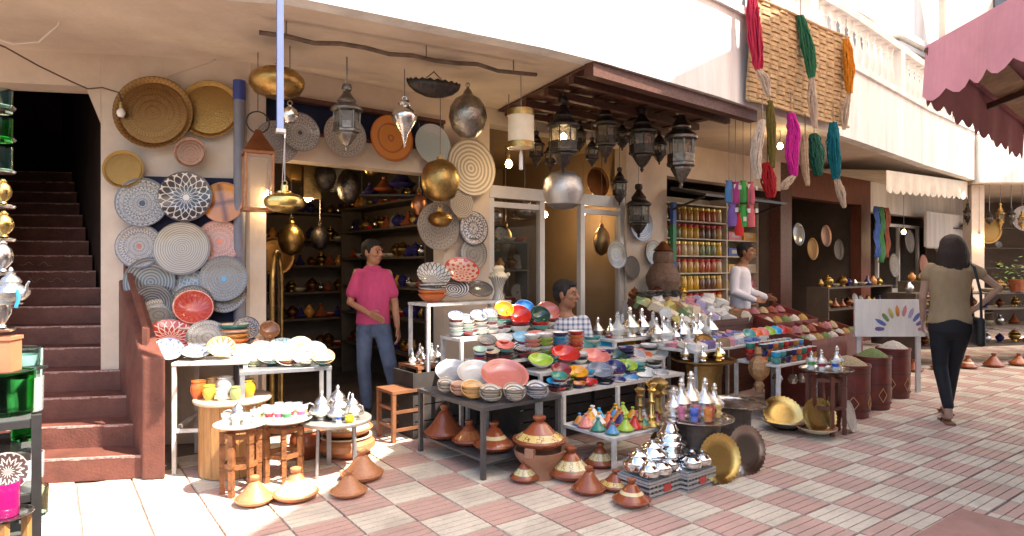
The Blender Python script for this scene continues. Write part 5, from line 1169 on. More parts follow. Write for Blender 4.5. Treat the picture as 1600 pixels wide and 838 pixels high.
# ------------------------------------------------------------------ goods table of the spice shop
def ft(name, label, s0, s1, d0, d1, H, **kw): return frame_table(name, label, F((s0+s1)/2, (d0+d1)/2), PHI, s1-s0, d1-d0, H, WMETAL, WMETAL, .03, .025, **kw)
J0 = sd(onz(1190, 576, .54)); J1 = sd(onz(1262, 572, .54)); J2 = sd(onz(1306, 560, .54))
ft('cup_table', 'white metal table with rows of little coloured cups', 3.95, 4.72, 1.95, 2.42, .54)
ft('goods_table', 'white metal table heaped with packets behind the coloured cups', 3.40, 4.75, 1.35, 1.93, .66)
ft('silver_shelf', 'white metal shelf of silver and glass near the spice vendor', 2.95, 3.8, .95, 1.33, .74, shelf=.40)
CUPS = ['teal', 'red', 'lime', 'orange', 'sky', 'black', 'maroon', 'cyan', 'green', 'pink', 'navy', 'amber']
proto('cup', [(0, .1), (.7, .1), (.92, 1.2), (1, 1.22), (1, 1.15, 1), (.95, .5, 1), (.7, .05, 1), (.6, 0, 1), (0, 0, 1)], 16)
HT['cup'] = 1.2
for j in range(3):
    for i in range(8):
        s_, d_ = 4.0+i*.095, 2.36-j*.13
        for k in range(2+(j > 0)):
            c = CUPS[(i*5+j*3+k*7) % 12]
            ware('cup', 'little_cup', '%s cup, %s level, %s row, %s from the left on the cup table' % (c, NTH[k], ('front', 'middle', 'back')[j], NTH[i]), 'cup', 'coloured cups on the cup table', [gz('white'), gz(c)], F(s_, d_, .54+.058+k*.056), (0, 0, 1), .045)
rnd = random.Random(17)
PK = [('purple', (0.20, 0.14, 0.34)), ('white', (0.75, 0.73, 0.70)), ('yellow', (0.62, 0.52, 0.16)), ('green', (0.20, 0.30, 0.14)), ('rose', (0.62, 0.25, 0.30)), ('blue', (0.12, 0.20, 0.50)), ('brown', (0.30, 0.16, 0.08)), ('cream', (0.66, 0.56, 0.40)), ('lilac', (0.42, 0.36, 0.55)), ('orange', (0.7, 0.3, 0.08))]
PKM = {n: mat('packet_'+n, c, .35, var=.35, vscale=14, coat=.3) for n, c in PK}
pk = MB(); pk.add([(-.5, -.5, 0), (.5, -.5, 0), (.5, .5, 0), (-.5, .5, 0), (-.46, -.42, .8), (.46, -.46, .9), (.44, .42, .86), (-.48, .46, .75), (0, 0, 1.0)], [(3, 2, 1, 0), (0, 1, 5, 4), (1, 2, 6, 5), (2, 3, 7, 6), (3, 0, 4, 7), (4, 5, 8), (5, 6, 8), (6, 7, 8), (7, 4, 8)]); cache('packet', pk, smooth=False)
def packets(what, nm, s0, s1, d0, d1, z, ns, nd, rise, cols, size, group, lay=2):
    for j in range(nd):
        for i in range(ns):
            c = cols[(i*7+j*5+rnd.randint(0, 2)) % len(cols)]
            s_ = s0+(s1-s0)*(i+.5)/ns+rnd.uniform(-.03, .03); d_ = d1-(d1-d0)*(j+.5)/nd+rnd.uniform(-.03, .03)
            zb = z+j*rise; h = size[2]*rnd.uniform(.7, 1.2)
            o = inst('packet', nm, PKM[c], None, F(s_, d_, zb), (rnd.uniform(0, .5), rnd.uniform(-.25, .25), PHI+rnd.uniform(-.9, .9)), (size[0]*rnd.uniform(.75, 1.3), size[1]*rnd.uniform(.75, 1.25), h+(j*rise if lay == 0 else 0)))
            tag(o, '%s %s, row %s from front, %s from the left %s' % (c, nm.replace('_', ' '), NTH[j], NTH[i], what), nm.split('_')[-1], group)
packets('on the goods table', 'wrapped_packet', 3.42, 4.73, 1.37, 1.90, .661, 12, 4, 0.0, ['purple', 'blue', 'white', 'lilac', 'rose', 'cream', 'brown', 'white'], (.10, .12, .075), 'packets on the goods table')
# sloping upper trays of the same stall
def slope_tray(label, s0, s1, d0, d1, z0, z1, m_, fill, fillname):
    t = thing('sloping_tray', label, 'tray', F((s0+s1)/2, (d0+d1)/2), PHI)
    L_, W_ = s1-s0, d1-d0; y0, y1 = -W_/2, W_/2     # local -y is the lane side
    m = MB(); vs = [(-L_/2, y0, z0), (L_/2, y0, z0), (L_/2, y1, z1), (-L_/2, y1, z1)]
    m.add(vs+[(v[0], v[1], 0.003) for v in vs], [(0, 1, 2, 3), (4, 5, 1, 0), (5, 6, 2, 1), (6, 7, 3, 2), (7, 4, 0, 3)]); m.build('box', m_, t, smooth=False)
    for x in (-1, 1): m = MB(); m.bar((x*L_/2, y0, z0+.03), (x*L_/2, y1, z1+.03), .018, .07); m.build('side_board', m_, t, smooth=False)
    m = MB(); m.bar((-L_/2+.01, y0, z0+.03), (L_/2-.01, y0, z0+.03), .018, .07); m.build('front_board', m_, t, smooth=False)
    return t
slope_tray('long sloping wooden tray of packets before the spice vendor', 3.9, 5.3, .65, 1.33, .78, 1.02, DKWOOD, None, None)
for j in range(4):
    for i in range(11):
        c = ['white', 'cream', 'white', 'brown', 'rose', 'white', 'cream', 'lilac'][(i*3+j*5) % 8] if i > 2 else ['yellow', 'white', 'cream', 'green'][(i+j) % 4]
        o = inst('packet', 'paper_bag', PKM[c], None, F(3.97+i*.122+rnd.uniform(-.03, .03), 1.25-j*.16+rnd.uniform(-.04, .04), .815+j*.057+rnd.uniform(-.01, .02)), (radians(18)+rnd.uniform(-.3, .4), rnd.uniform(-.4, .4), PHI+rnd.uniform(-1, 1)), (.10*rnd.uniform(.8, 1.4), .13*rnd.uniform(.8, 1.3), .09*rnd.uniform(.7, 1.6))); tag(o, '%s paper bag, row %s from front, %s from left in the sloping tray' % (c, NTH[j], NTH[i]), 'bag', 'paper bags in the sloping tray')
# silver and glass on the shelf near the vendor
for k in range(9):
    s_, d_ = 3.0+k*.088, 1.15+.09*((k % 2)*2-1); H = (.20, .26, .18, .30, .22, .28, .2, .24, .18)[k]; m_ = (SILVER, GLASSC, CHROME)[k % 3]
    bottle('%s bottle on the white shelf, %s from the left' % (('silver', 'clear', 'chrome')[k % 3], NTH[k]), F(s_, d_, .741), H, m_, 'bottles on the white shelf')
for k in range(7): bottle('%s flask on the lower white shelf, %s from the left' % (('brass', 'silver')[k % 2], NTH[k]), F(3.03+k*.11, 1.25, .41), .18, (BRASS_D, SILVER)[k % 2], 'flasks on the lower white shelf')
# crystal balls hanging below the goods table, carved wooden lantern
for k, (px, py) in enumerate(((1215, 592), (1239, 592), (1254, 590))):
    p = onY(px, py, 6.35); t = thing('glass_ball', 'clear glass ball hanging below the goods table, %s from left' % NTH[k], 'ornament', p, 0, 'glass balls below the goods table')
    m = MB(); m.lathe([(0, -.055), (.03, -.047), (.055, 0), (.03, .047), (0, .055)], 18); m.build('ball', SILVER, t); m = MB(); m.tube([(0, 0, .05), (0, 0, .12)], .004, 6); m.build('cord', CHAIN, t)
p = onY(1186, 612, 6.0); wl_ = thing('carved_lantern', 'carved pale wooden lantern hanging below the goods table', 'lantern', p, .6)
m = MB(); m.lathe([(0, 0), (.03, .0), (.05, .06), (.03, .10), (.085, .16), (.10, .22), (.085, .28), (.03, .34), (.045, .36), (.03, .42), (0, .42)], 6); m.build('body', mat('carved_pale', (0.48, 0.25, 0.10), .5, var=.5, vscale=30, bump=.6), wl_, ang=15)
m = MB(); m.tube([(0, 0, .42), (0, 0, .5)], .004, 6); m.build('cord', CHAIN, wl_)

# ------------------------------------------------------------------ red spice drums and trays
MRED = mat('maroon_leather', (0.20, 0.04, 0.028), .4, var=.35, vscale=7, bump=.2)
GOLDL = mat('gold_line', (0.55, 0.32, 0.14), .5)
def spice_drum(label, p, R, H, fillm, fill):
    t = thing('spice_drum', label, 'drum', p, random.uniform(0, 6), 'red spice drums')
    m = MB(); m.lathe([(0, 0), (R*.92, 0), (R*.94, .02), (R, H*.5), (R*1.0, H-.03), (R*1.05, H-.025), (R*1.05, H), (R*.95, H), (R*.95, H-.02), (0, H-.02)], 26); m.build('barrel', MRED, t)
    for z in (.06, H*.48, H-.08): m = MB(); m.lathe([(R*.985, z), (R*1.012, z), (R*1.012, z+.012), (R*.985, z+.012)], 26); m.build('hoop', DKWOOD, t)
    for k in range(6):
        a0 = k*pi/3
        for sg in (-1, 1):
            m = MB(); m.tube([(R*1.006*cos(a0+sg*.25*u_), R*1.006*sin(a0+sg*.25*u_), H*(.16+.12*(1-abs(1-2*v_))*0+.26*v_)) for u_, v_ in ((0, 0), (.5, .25), (1, .5), (.5, .75), (0, 1))], .004, 5); m.build('gold_motif', GOLDL, t)
    m = MB(); m.lathe([(R*.94, H-.015), (R*.7, H+.02), (R*.35, H+.06), (0, H+.08)], 22); o = m.build('spice_mound', fillm, t)
    return t
SPICE = [('herb green', (0.20, 0.26, 0.09)), ('sandy', (0.50, 0.38, 0.22)), ('white', (0.66, 0.60, 0.52)), ('red paprika', (0.34, 0.09, 0.05)), ('turmeric', (0.48, 0.29, 0.08)), ('dried rose', (0.45, 0.18, 0.2))]
SPM = {n: mat('spice_'+n.replace(' ', '_'), c, .9, var=.5, vscale=60, bump=1.0, bscale=120) for n, c in SPICE}
for (px, pyb, w_, H, f_, lab) in ((1333, 652, 64, .50, 'sandy', 'front red drum of sandy spice by the dark carved table'), (1372, 640, 52, .53, 'herb green', 'red drum heaped with green herbs, middle of the row'), (1404, 622, 48, .54, 'white', 'red drum of white grains nearest the painted board')):
    p = onz(px, pyb); spice_drum(lab, Vector((p.x, p.y+.1, 0)), w_/2*p.y/FPX, H, SPM[f_], f_)
for k, (s0, s1, d0, d1, z0, z1, nm) in enumerate(((4.85, 5.65, 1.75, 2.25, .62, .74, 'dried rose'), (5.4, 6.4, .95, 1.55, .72, .90, 'turmeric'), (5.75, 6.5, 1.6, 2.05, .60, .72, 'red paprika'))):
    slope_tray('%s sloping red spice tray in front of the spice shelves' % ('nearest', 'widest', 'farthest')[k], s0, s1, d0, d1, z0, z1, MRED, None, None)
    for j in range(2):
        for i in range(5):
            q = F(s0+(s1-s0)*(i+.5)/5, d1-(d1-d0)*(j+.5)/2, z0+(z1-z0)*(j+.5)/2+.0)
            n_, c_ = SPICE[(i*2+j+k*2) % 6]
            m = MB(); m.lathe([(.075, 0), (.06, .035), (.03, .065), (0, .08)], 16); o = m.build('spice_heap', SPM[n_]); o.location = q; tag(o, '%s spice heap, row %s, %s from left in the %s red tray' % (n_, NTH[j], NTH[i], ('nearest', 'widest', 'farthest')[k]), 'spice', 'spice heaps in the red trays')
# painted white board
pb = onz(1392, 590, 0); b0, b1 = onY(1332, 522, 7.3), onY(1446, 526, 7.3)
pbT = thing('painted_board', 'white board painted with a colourful arch beside the walking woman', 'sign', onY(1390, 610, 7.3)*1.0, 0)
pbT.location.z = 0; cbx = onY(1390, 497, 7.3); BW, BH = 110*7.3/FPX, 58*7.3/FPX; zc = cbx.z
m = MB(); m.box((0, 0, zc), (BW, .03, BH)); m.build('panel', WHITE_WALL, pbT, smooth=False)
for x in (-1, 1): m = MB(); m.box((x*(BW/2-.06), .03, (zc-BH/2)/2+.1), (.05, .03, zc-BH/2+.2)); m.build('leg', WHITE_WALL, pbT, smooth=False)
ARC = ['purple', 'blue', 'green', 'yellow', 'orange', 'rose', 'lilac', 'blue', 'purple', 'rose']
for k in range(10):
    a = pi-(k+.5)*pi/10; m = MB(); m.M = Matrix.Translation((.12+.25*cos(a), -.0175, zc-.16+.25*sin(a)*.95)) @ Matrix.Rotation(-(a-pi/2)+rnd.uniform(-.15, .15), 4, 'Y'); m.lathe([(0, -.06), (.016, -.05), (.024, 0), (.02, .04), (0, .05+rnd.uniform(0, .05))], 10, sy=.05); m.build('paint_stroke', PKM[ARC[k]], pbT, smooth=False)

for k in range(16):
    s_, d_ = 3.45+(k % 8)*.10+rnd.uniform(-.02, .02), 1.42+.14*(k//8); H = rnd.uniform(.16, .27); m_ = (SILVER, CHROME, GLASSC)[k % 3]
    bottle('%s bottle among the packets, %s row, %s from the left' % (('silver', 'chrome', 'clear glass')[k % 3], ('back', 'front')[k//8], NTH[k % 8]), F(s_, d_, .70), H, m_, 'bottles among the packets')
for k, c in enumerate(('teal', 'orange', 'pink', 'lime', 'cyan', 'red')):
    p = F(4.05+k*.12, 2.06, .80); ware('bowl', 'small_bowl', '%s little bowl tilted behind the coloured cups' % c, 'bowl', 'little bowls behind the cups', [gz(c), gz('white')], p, toward(p, 35), .062)
# ------------------------------------------------------------------ straw mat and wool hanging from the balcony
STRAW = mat('straw', (0.50, 0.34, 0.17), .75, var=.5, vscale=14, bump=.5, bscale=90)
a0, a1, a2, a3 = onY(1171, -6, 6.52), onY(1323, 60, 8.0), onY(1323, 199, 8.0), onY(1167, 156, 6.52)
mt = thing('straw_mat', 'woven straw mat hung over the white balcony wall', 'mat', a3)
nn = (a1-a0).cross(a3-a0).normalized(); nn = nn if nn.y < 0 else -nn
nc, nr_ = 12, 22
for i in range(nc):
    m = MB()
    for j in range(nr_):
        f = lambda u_, v_: (a0.lerp(a1, u_)).lerp(a3.lerp(a2, u_), v_)+nn*(.012*sin(u_*7)+.015*sin(v_*5))
        u0, u1, v0, v1 = i/nc, (i+1)/nc, j/nr_, (j+1)/nr_; e = .012 if (i+j) % 2 else .002
        p4 = [f(u0, v0), f(u1, v0), f(u1, v1), f(u0, v1)]; c = f((u0+u1)/2, (v0+v1)/2)
        inn = [c+(q-c)*.72+nn*e+nn*.006 for q in p4]
        m.add(p4+inn, [(4, 5, 6, 7), (0, 1, 5, 4), (1, 2, 6, 5), (2, 3, 7, 6), (3, 0, 4, 7)])
    m.build('straw_strip', STRAW, mt, world=True, smooth=False)
for q0, q1 in ((a0, a1), (a3, a2)):
    m = MB(); m.tube([q0.lerp(q1, t/10)+nn*(.012*sin(t/10*7)+.012) for t in range(11)], .018, 8); m.build('bound_edge', STRAW, mt, world=True)
def wool(label, pts, w_, Y, col, tail=None, nm='wool_hank', group='dyed wool hanging from the balcony'):
    """hank of dyed yarn: many loose strands along a drooping line, with an undyed end"""
    P = [onY(x, y, Y) for x, y in pts]; t = thing(nm, label, 'wool', P[-1], 0, group)
    rnd_ = random.Random(int(pts[0][0]*13+pts[0][1])); R = .88*w_/2*Y/FPX
    def line(Q, k, n=9):
        out = []
        for i in range(n+1):
            u_ = i/n*(len(Q)-1); a = min(int(u_), len(Q)-2); out.append(Q[a].lerp(Q[a+1], u_-a))
        return out
    def hank(Q, R, name, m_, cnt=58):
        m = MB(); L_ = line(Q, 0)
        for k in range(cnt):
            a = 2.4*k; rr = R*sqrt((k+.5)/cnt)*.85; sw = rnd_.uniform(.85, 1.15); tw = rnd_.uniform(-.9, .9)
            pts_ = []
            for i, p in enumerate(L_):
                u_ = i/(len(L_)-1); env = .30+.75*sin(pi*min(1, u_*.86+.08))
                pts_.append(p+Vector((cos(a+tw*u_), sin(a+tw*u_)*.8, 0))*rr*env*sw+Vector((rnd_.uniform(-1, 1), rnd_.uniform(-1, 1), rnd_.uniform(-1, 1)))*R*.13)
            m.tube(pts_, R*.10, 4)
        return m.build(name, m_, t, world=True)
    hank(P, R, 'dyed_yarn', mat('wool_'+label.split()[0], col, .9, var=.35, vscale=30))
    if tail: hank([P[-1]]+[onY(x, y, Y) for x, y in tail], R*.75, 'raw_end', mat('raw_wool', (0.56, 0.43, 0.31), .85, var=.3, vscale=20), 34)
    m = MB(); m.tube([P[0]+Vector((0, 0, .25)), P[0]], .006, 6); m.build('cord', CHAIN, t, world=True)
    return t
wool('crimson wool hank at the left edge of the straw mat', [(1174, -12), (1177, 30), (1181, 76), (1185, 108)], 28, 6.40, (0.42, 0.015, 0.05), [(1196, 125), (1200, 150)])
wool('forest green wool hank over the middle of the straw mat', [(1251, 25), (1259, 60), (1266, 95), (1268, 122)], 24, 7.10, (0.03, 0.16, 0.07), [(1270, 160), (1274, 200)])
wool('orange wool hank at the right edge of the straw mat', [(1322, 62), (1326, 100), (1327, 146)], 21, 7.80, (0.70, 0.25, 0.01), [(1320, 175), (1319, 202)])
wool('cream undyed wool hank leftmost below the balcony', [(1191, 188), (1184, 215), (1181, 245), (1184, 280)], 22, 6.6, (0.62, 0.50, 0.40))
wool('olive wool hank over a red cloth below the balcony', [(1203, 158), (1205, 200), (1207, 262)], 17, 6.72, (0.16, 0.12, 0.02))
wool('scarlet wool hank under the olive one', [(1199, 255), (1201, 282), (1205, 308)], 28, 6.75, (0.40, 0.01, 0.015))
wool('magenta wool hank below the straw mat', [(1236, 178), (1240, 205), (1236, 245), (1240, 274)], 27, 7.05, (0.62, 0.02, 0.30), [(1230, 285), (1224, 296)])
wool('beige wool hank between the magenta and green ones', [(1258, 212), (1256, 250), (1262, 290)], 16, 7.2, (0.50, 0.36, 0.22))
wool('bottle green wool hank in front of the wooden lintel', [(1272, 210), (1275, 240), (1278, 274)], 28, 7.3, (0.015, 0.10, 0.06))
wool('teal wool hank rightmost below the straw mat', [(1302, 192), (1303, 235), (1307, 280)], 25, 7.55, (0.0, 0.14, 0.18), [(1314, 300), (1319, 324)])
# cloth pouches on a string
fel = [('blue', 1139, 300, (0.10, 0.25, 0.55)), ('magenta', 1149, 302, (0.45, 0.06, 0.25)), ('green', 1161, 300, (0.06, 0.38, 0.08)), ('rose', 1173, 302, (0.58, 0.12, 0.18)), ('purple', 1144, 337, (0.22, 0.12, 0.42)), ('bright green', 1161, 338, (0.05, 0.35, 0.06)), ('coral', 1173, 338, (0.62, 0.14, 0.16)), ('red', 1155, 351, (0.60, 0.03, 0.03))]
for nm, px, py, c in fel:
    p = onY(px, py, 7.4 if py < 320 else 7.35); t = thing('cloth_pouch', '%s felt pouch in the bunch before the spice shelves' % nm, 'pouch', p, random.uniform(-.6, .6), 'felt pouches before the spice shelves')
    m = MB(); m.lathe([(0, -.13), (.045, -.125), (.055, -.09), (.05, .05), (.03, .10), (.045, .13), (0, .125)], 10, sy=.7); m.build('bag', mat('felt_'+nm, c, .9, var=.2), t)
    m = MB(); m.tube([(0, 0, .10), (0, 0, .30 if py > 320 else 2.3-p.z+.9)], .004, 6); m.build('cord', CHAIN, t)
    m = MB(); m.box((.05, -.045, .06), (.035, .003, .05)); m.build('paper_tag', WHITE_WALL, t, smooth=False)

# ------------------------------------------------------------------ spice shop: canopy, striped pole, shelves of jars
cn = thing('shop_canopy', 'black metal canopy over the spice shelves', 'awning', F(6.2, .1, 2.45), PHI)
m = MB(); m.add([(-.85, 0, .0), (1.1, 0, -.0), (1.1, -.55, -.12), (-.85, -.55, -.12), (-.85, 0, .05), (1.1, 0, .05), (1.1, -.55, -.09), (-.85, -.55, -.09)], [(0, 1, 2, 3)[::-1], (4, 5, 6, 7), (0, 1, 5, 4), (1, 2, 6, 5), (2, 3, 7, 6), (3, 0, 4, 7)]); m.build('sheet', BMETAL, cn, smooth=False)
for x in (-.8, 1.05): m = MB(); m.bar((x, 0, -.25), (x, -.5, -.12), .025); m.build('bracket', BMETAL, cn, smooth=False)
pp0 = ond(1052, 318, .08); pp1 = ond(1052, 412, .08)
sp_ = thing('striped_post', 'green and blue painted post left of the spice shelves', 'post', Vector((pp1.x, pp1.y, 0)), PHI)
for z0, z1, c in ((0, .9, 'blue'), (.9, 1.5, 'blue'), (1.5, 2.0, 'green'), (2.0, 2.3, 'blue')): m = MB(); m.box((0, 0, (z0+z1)/2), (.07, .05, z1-z0-.001)); m.build('band', mat('post_'+c, {'blue': (0.02, 0.07, 0.24), 'green': (0.02, 0.16, 0.06)}[c], .5), sp_, smooth=False)
su = thing('spice_shelves', 'wall of shelves with spice jars behind the vendor', 'shelf', F(6.85, -.55), PHI)
SHZ = [.55, .82, 1.08, 1.34, 1.60, 1.86, 2.12, 2.38]
SHM = mat('shelf_board', (0.55, 0.47, 0.36), .6, var=.2)
for z in SHZ: m = MB(); m.box((0, 0, z-.01), (2.86, .30, .02)); m.build('board', SHM, su, smooth=False)
for x in (-1.44, .55, 1.44): m = MB(); m.box((x, 0, 1.25), (.03, .31, 2.5)); m.build('upright', SHM, su, smooth=False)
m = MB(); m.box((0, .165, 1.25), (2.9, .02, 2.5)); m.build('back_panel', mat('shelf_back', (0.42, 0.34, 0.24), .7, var=.2), su, smooth=False)
jb = MB(); jb.lathe([(0, 0), (.055, 0), (.06, .01), (.06, .15), (.045, .17), (0, .17)], 10); cache('jar_body', jb)
jl = MB(); jl.lathe([(.048, .165), (.052, .165), (.052, .20), (0, .20)], 10); cache('jar_lid', jl)
JC = [('honey', (0.55, 0.30, 0.06)), ('paprika', (0.42, 0.09, 0.03)), ('ginger', (0.60, 0.42, 0.20)), ('herb', (0.20, 0.22, 0.08)), ('turmeric', (0.65, 0.36, 0.02)), ('clove', (0.16, 0.07, 0.03))]
JM = [mat('jar_'+n, c, .2, var=.3, coat=.6) for n, c in JC]; LIDR = mat('lid_red', (0.50, 0.03, 0.025), .4); LIDG = mat('lid_gold', (0.6, 0.42, 0.12), .3, metal=1)
for j, z in enumerate(SHZ[1:-1]):
    for i in range(13):
        q = su.location+Vector((cos(PHI)*(-1.34+i*.148), sin(PHI)*(-1.34+i*.148), z))+Vector((NX, NY, 0))*.06; k = (i//3+j*2) % 6
        t = thing('spice_jar', '%s jar with %s lid, %s shelf from bottom, %s from left' % (JC[k][0], ('red', 'gold')[j % 2], NTH[j], NTH[i]), 'jar', q, 0, 'jars on the spice shelves')
        inst('jar_body', 'jar', JM[k], t, scale=1.05); inst('jar_lid', 'lid', (LIDR, LIDG)[j % 2], t, scale=1.05)
for j, z in enumerate(SHZ[:-1]):
    for i in range(2):
        q = su.location+Vector((cos(PHI)*(.80+i*.42), sin(PHI)*(.80+i*.42), z))+Vector((NX, NY, 0))*.04; c = [('pink', (0.62, 0.18, 0.25)), ('amber', (0.65, 0.33, 0.05)), ('cream', (0.62, 0.55, 0.42)), ('blue', (0.07, 0.10, 0.32)), ('ochre', (0.55, 0.36, 0.12))][(j*2+i) % 5]
        t = thing('soap_box', '%s box on the %s shelf, %s of the right hand pair' % (c[0], NTH[j], ('left', 'right')[i]), 'box', q, PHI, 'boxes on the spice shelves'); m = MB(); m.box((0, 0, .065), (.36, .2, .13)); m.build('carton', mat('carton_'+c[0], c[1], .5, var=.2), t, smooth=False); m = MB(); m.box((0, -.1, .07), (.2, .004, .06)); m.build('paper_band', SHM, t, smooth=False)

# ------------------------------------------------------------------ the dark shops beyond and the scalloped awning
aw = thing('scalloped_awning', 'cream awning with scalloped edge under the far balcony', 'awning', F(12.0, .3, 2.6), PHI)
CR = mat('awning_cream', (0.66, 0.58, 0.47), .85, var=.2, vscale=3)
s0, s1 = sd(onY(1392, 270, 10.2))[0], sd(onY(1512, 290, 12.7))[0]
A0, A1 = onY(1385, 266, 9.8), onY(1512, 284, 12.55)
n = 24; m = MB(); top = [A0.lerp(A1, i/n) for i in range(n+1)]; bk = [F(8.9, .02, 3.08).lerp(F(17.6, .02, 3.08), i/n) for i in range(n+1)]
for i in range(n):
    m.add([top[i], top[i+1], bk[i+1], bk[i]], [(0, 1, 2, 3)])
m.build('canopy', CR, aw, world=True, smooth=False)
m = MB()
for i in range(n):
    for h in range(4):
        u0, u1 = (i+h/4)/n, (i+(h+1)/4)/n; d0, d1 = .30+.06*sin(pi*h/4), .30+.06*sin(pi*(h+1)/4)
        p0, p1 = A0.lerp(A1, u0), A0.lerp(A1, u1); w0, w1 = Vector((NX, NY, 0))*.03*sin(u0*60), Vector((NX, NY, 0))*.03*sin(u1*60)
        m.add([p0, p1, p1+w1-Vector((0, 0, d1)), p0+w0-Vector((0, 0, d0))], [(0, 1, 2, 3)])
m.build('valance', CR, aw, world=True, smooth=False)
wf = thing('shop_window', 'pale framed shop window under the cream awning', 'window', F(11.9, -.02, 0), PHI)
for x0, x1, z0, z1 in ((0, .06, .9, 2.3), (1.0, 1.06, .9, 2.3), (2.0, 2.06, .9, 2.3), (.061, 1.999, 2.24, 2.3), (.061, 1.999, .9, .98)): m = MB(); m.box(((x0+x1)/2, 0, (z0+z1)/2), (x1-x0, .06, z1-z0)); m.build('frame', ALU, wf, smooth=False)
for x in (.53, 1.53): m = MB(); m.box((x, .0, 1.6), (.94, .008, 1.24)); m.build('pane', PANE, wf, smooth=False)
m = MB(); m.box((1.03, 0, .45), (2.1, .12, .9)); m.build('sill_wall', WHITE_WALL, wf, smooth=False)
sg = thing('blank_panel', 'plain pale panel hanging over the far shop front', 'panel', F(15.2, .25, 2.0), PHI); m = MB(); m.box((0, 0, .22), (3.2, .05, .75)); m.build('board', WHITE_WALL, sg, smooth=False); m = MB(); m.box((0, -.03, -.17), (3.24, .03, .03)); m.build('trim', ALU, sg, smooth=False)
# far building that closes the lane on the right
fb = thing('far_building', 'white fronted building closing the lane behind the walking woman', 'building', (9.2, 12.8, 0))
def fbx(nm, x0, x1, y0, y1, z0, z1, m_): m = MB(); m.box(((x0+x1)/2, (y0+y1)/2, (z0+z1)/2), (x1-x0, y1-y0, z1-z0)); return m.build(nm, m_, fb, world=True, smooth=False)
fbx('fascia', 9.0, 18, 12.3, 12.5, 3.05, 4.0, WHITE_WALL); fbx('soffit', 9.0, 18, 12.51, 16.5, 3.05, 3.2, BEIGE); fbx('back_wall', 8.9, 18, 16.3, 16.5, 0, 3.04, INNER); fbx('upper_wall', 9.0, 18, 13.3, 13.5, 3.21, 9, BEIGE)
for x in (9.05, 12.2, 15.5): fbx('pillar', x, x+.25, 12.6, 12.85, 0, 3.04, BEIGE)
for x in (10.0, 12.8, 15.6):
    w_ = fbx('window', x, x+1.2, 13.25, 13.32, 5.2, 7.0, SHUT)
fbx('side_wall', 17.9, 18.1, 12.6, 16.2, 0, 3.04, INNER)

# ------------------------------------------------------------------ big pink umbrella
UC = Vector((6.66, 2.21, 0)); UR = 4.44; ZR, ZB, ZA_ = 2.84, 2.52, 4.1
um = thing('market_umbrella', 'large faded pink umbrella with scalloped edge and slatted underside', 'umbrella', UC)
PINKC = mat('faded_pink', (0.68, 0.29, 0.33), .8, var=.25, vscale=2.2)
va0 = atan2(4.05-UC.y, 2.62-UC.x); ver = [UC+Vector((cos(va0-k*pi/4), sin(va0-k*pi/4), 0))*UR for k in range(8)]
REED = mat('reed_slat', (0.44, 0.24, 0.12), .65, var=.5, vscale=7, bump=.3)
for k in range(8):
    a, b = ver[k], ver[(k+1) % 8]; ap = UC+Vector((0, 0, ZA_)); m = MB()
    nrow = 6
    for r in range(nrow):
        u0, u1 = r/nrow, (r+1)/nrow; sag = lambda u_: -.10*sin(pi*u_)
        q = [(a+Vector((0, 0, ZR))).lerp(ap, u0), (b+Vector((0, 0, ZR))).lerp(ap, u0), (b+Vector((0, 0, ZR))).lerp(ap, u1), (a+Vector((0, 0, ZR))).lerp(ap, u1)]
        m.add([q[0]+Vector((0, 0, sag(u0))), q[1]+Vector((0, 0, sag(u0))), q[2]+Vector((0, 0, sag(u1))), q[3]+Vector((0, 0, sag(u1)))], [(0, 1, 2, 3)])
    m.build('canopy_panel', PINKC, um, world=True, smooth=False)
    m = MB(); ns = 18
    for i in range(ns):
        for h in range(4):
            u0, u1 = (i+h/4)/ns, (i+(h+1)/4)/ns; d0, d1 = .05*sin(pi*h/4), .05*sin(pi*(h+1)/4); p0, p1 = a.lerp(b, u0), a.lerp(b, u1); o_ = (p0-UC).normalized()
            f0, f1 = o_*.02*sin(u0*33), o_*.02*sin(u1*33)
            m.add([p0+Vector((0, 0, ZR)), p1+Vector((0, 0, ZR)), p1+f1+Vector((0, 0, ZB-d1)), p0+f0+Vector((0, 0, ZB-d0))], [(0, 1, 2, 3)])
    m.build('valance', PINKC, um, world=True, smooth=False)
    m = MB(); m.bar(a+Vector((0, 0, ZR-.05)), UC+Vector((0, 0, ZA_-.14)), .05, .06); m.build('rib', DKWOOD, um, world=True, smooth=False)
    m = MB(); c_ = a.lerp(b, .5); m.bar(c_+Vector((0, 0, ZR-.10)), UC+Vector((0, 0, ZA_-.2)), .035, .045); m.build('rib', DKWOOD, um, world=True, smooth=False)
    for r in range(12):
        u0 = .02+r*.075; q0, q1 = (a+Vector((0, 0, ZR-.035))).lerp(UC+Vector((0, 0, ZA_-.12)), u0), (b+Vector((0, 0, ZR-.035))).lerp(UC+Vector((0, 0, ZA_-.12)), u0)
        inw = (UC+Vector((0, 0, ZA_))-(q0+q1)/2).normalized(); up_ = inw.cross((q1-q0).normalized())
        up_ = up_ if up_.z > 0 else -up_
        m = MB(); off = Vector((0, 0, -.03-.10*sin(pi*u0))); m.bar(q0+inw*.10+off, q1+inw*.10+off, .20, .012, up=up_); m.build('reed_slat', REED, um, world=True, smooth=False)
m = MB(); m.tube([UC, UC+Vector((0, 0, ZA_))], .05, 12); m.build('pole', DKWOOD, um, world=True)
m = MB(); m.box(UC+Vector((0, 0, .08)), (.8, .8, .16)); m.build('base', mat('concrete_base', (0.4, 0.38, 0.36), .9, var=.2), um, world=True, smooth=False)
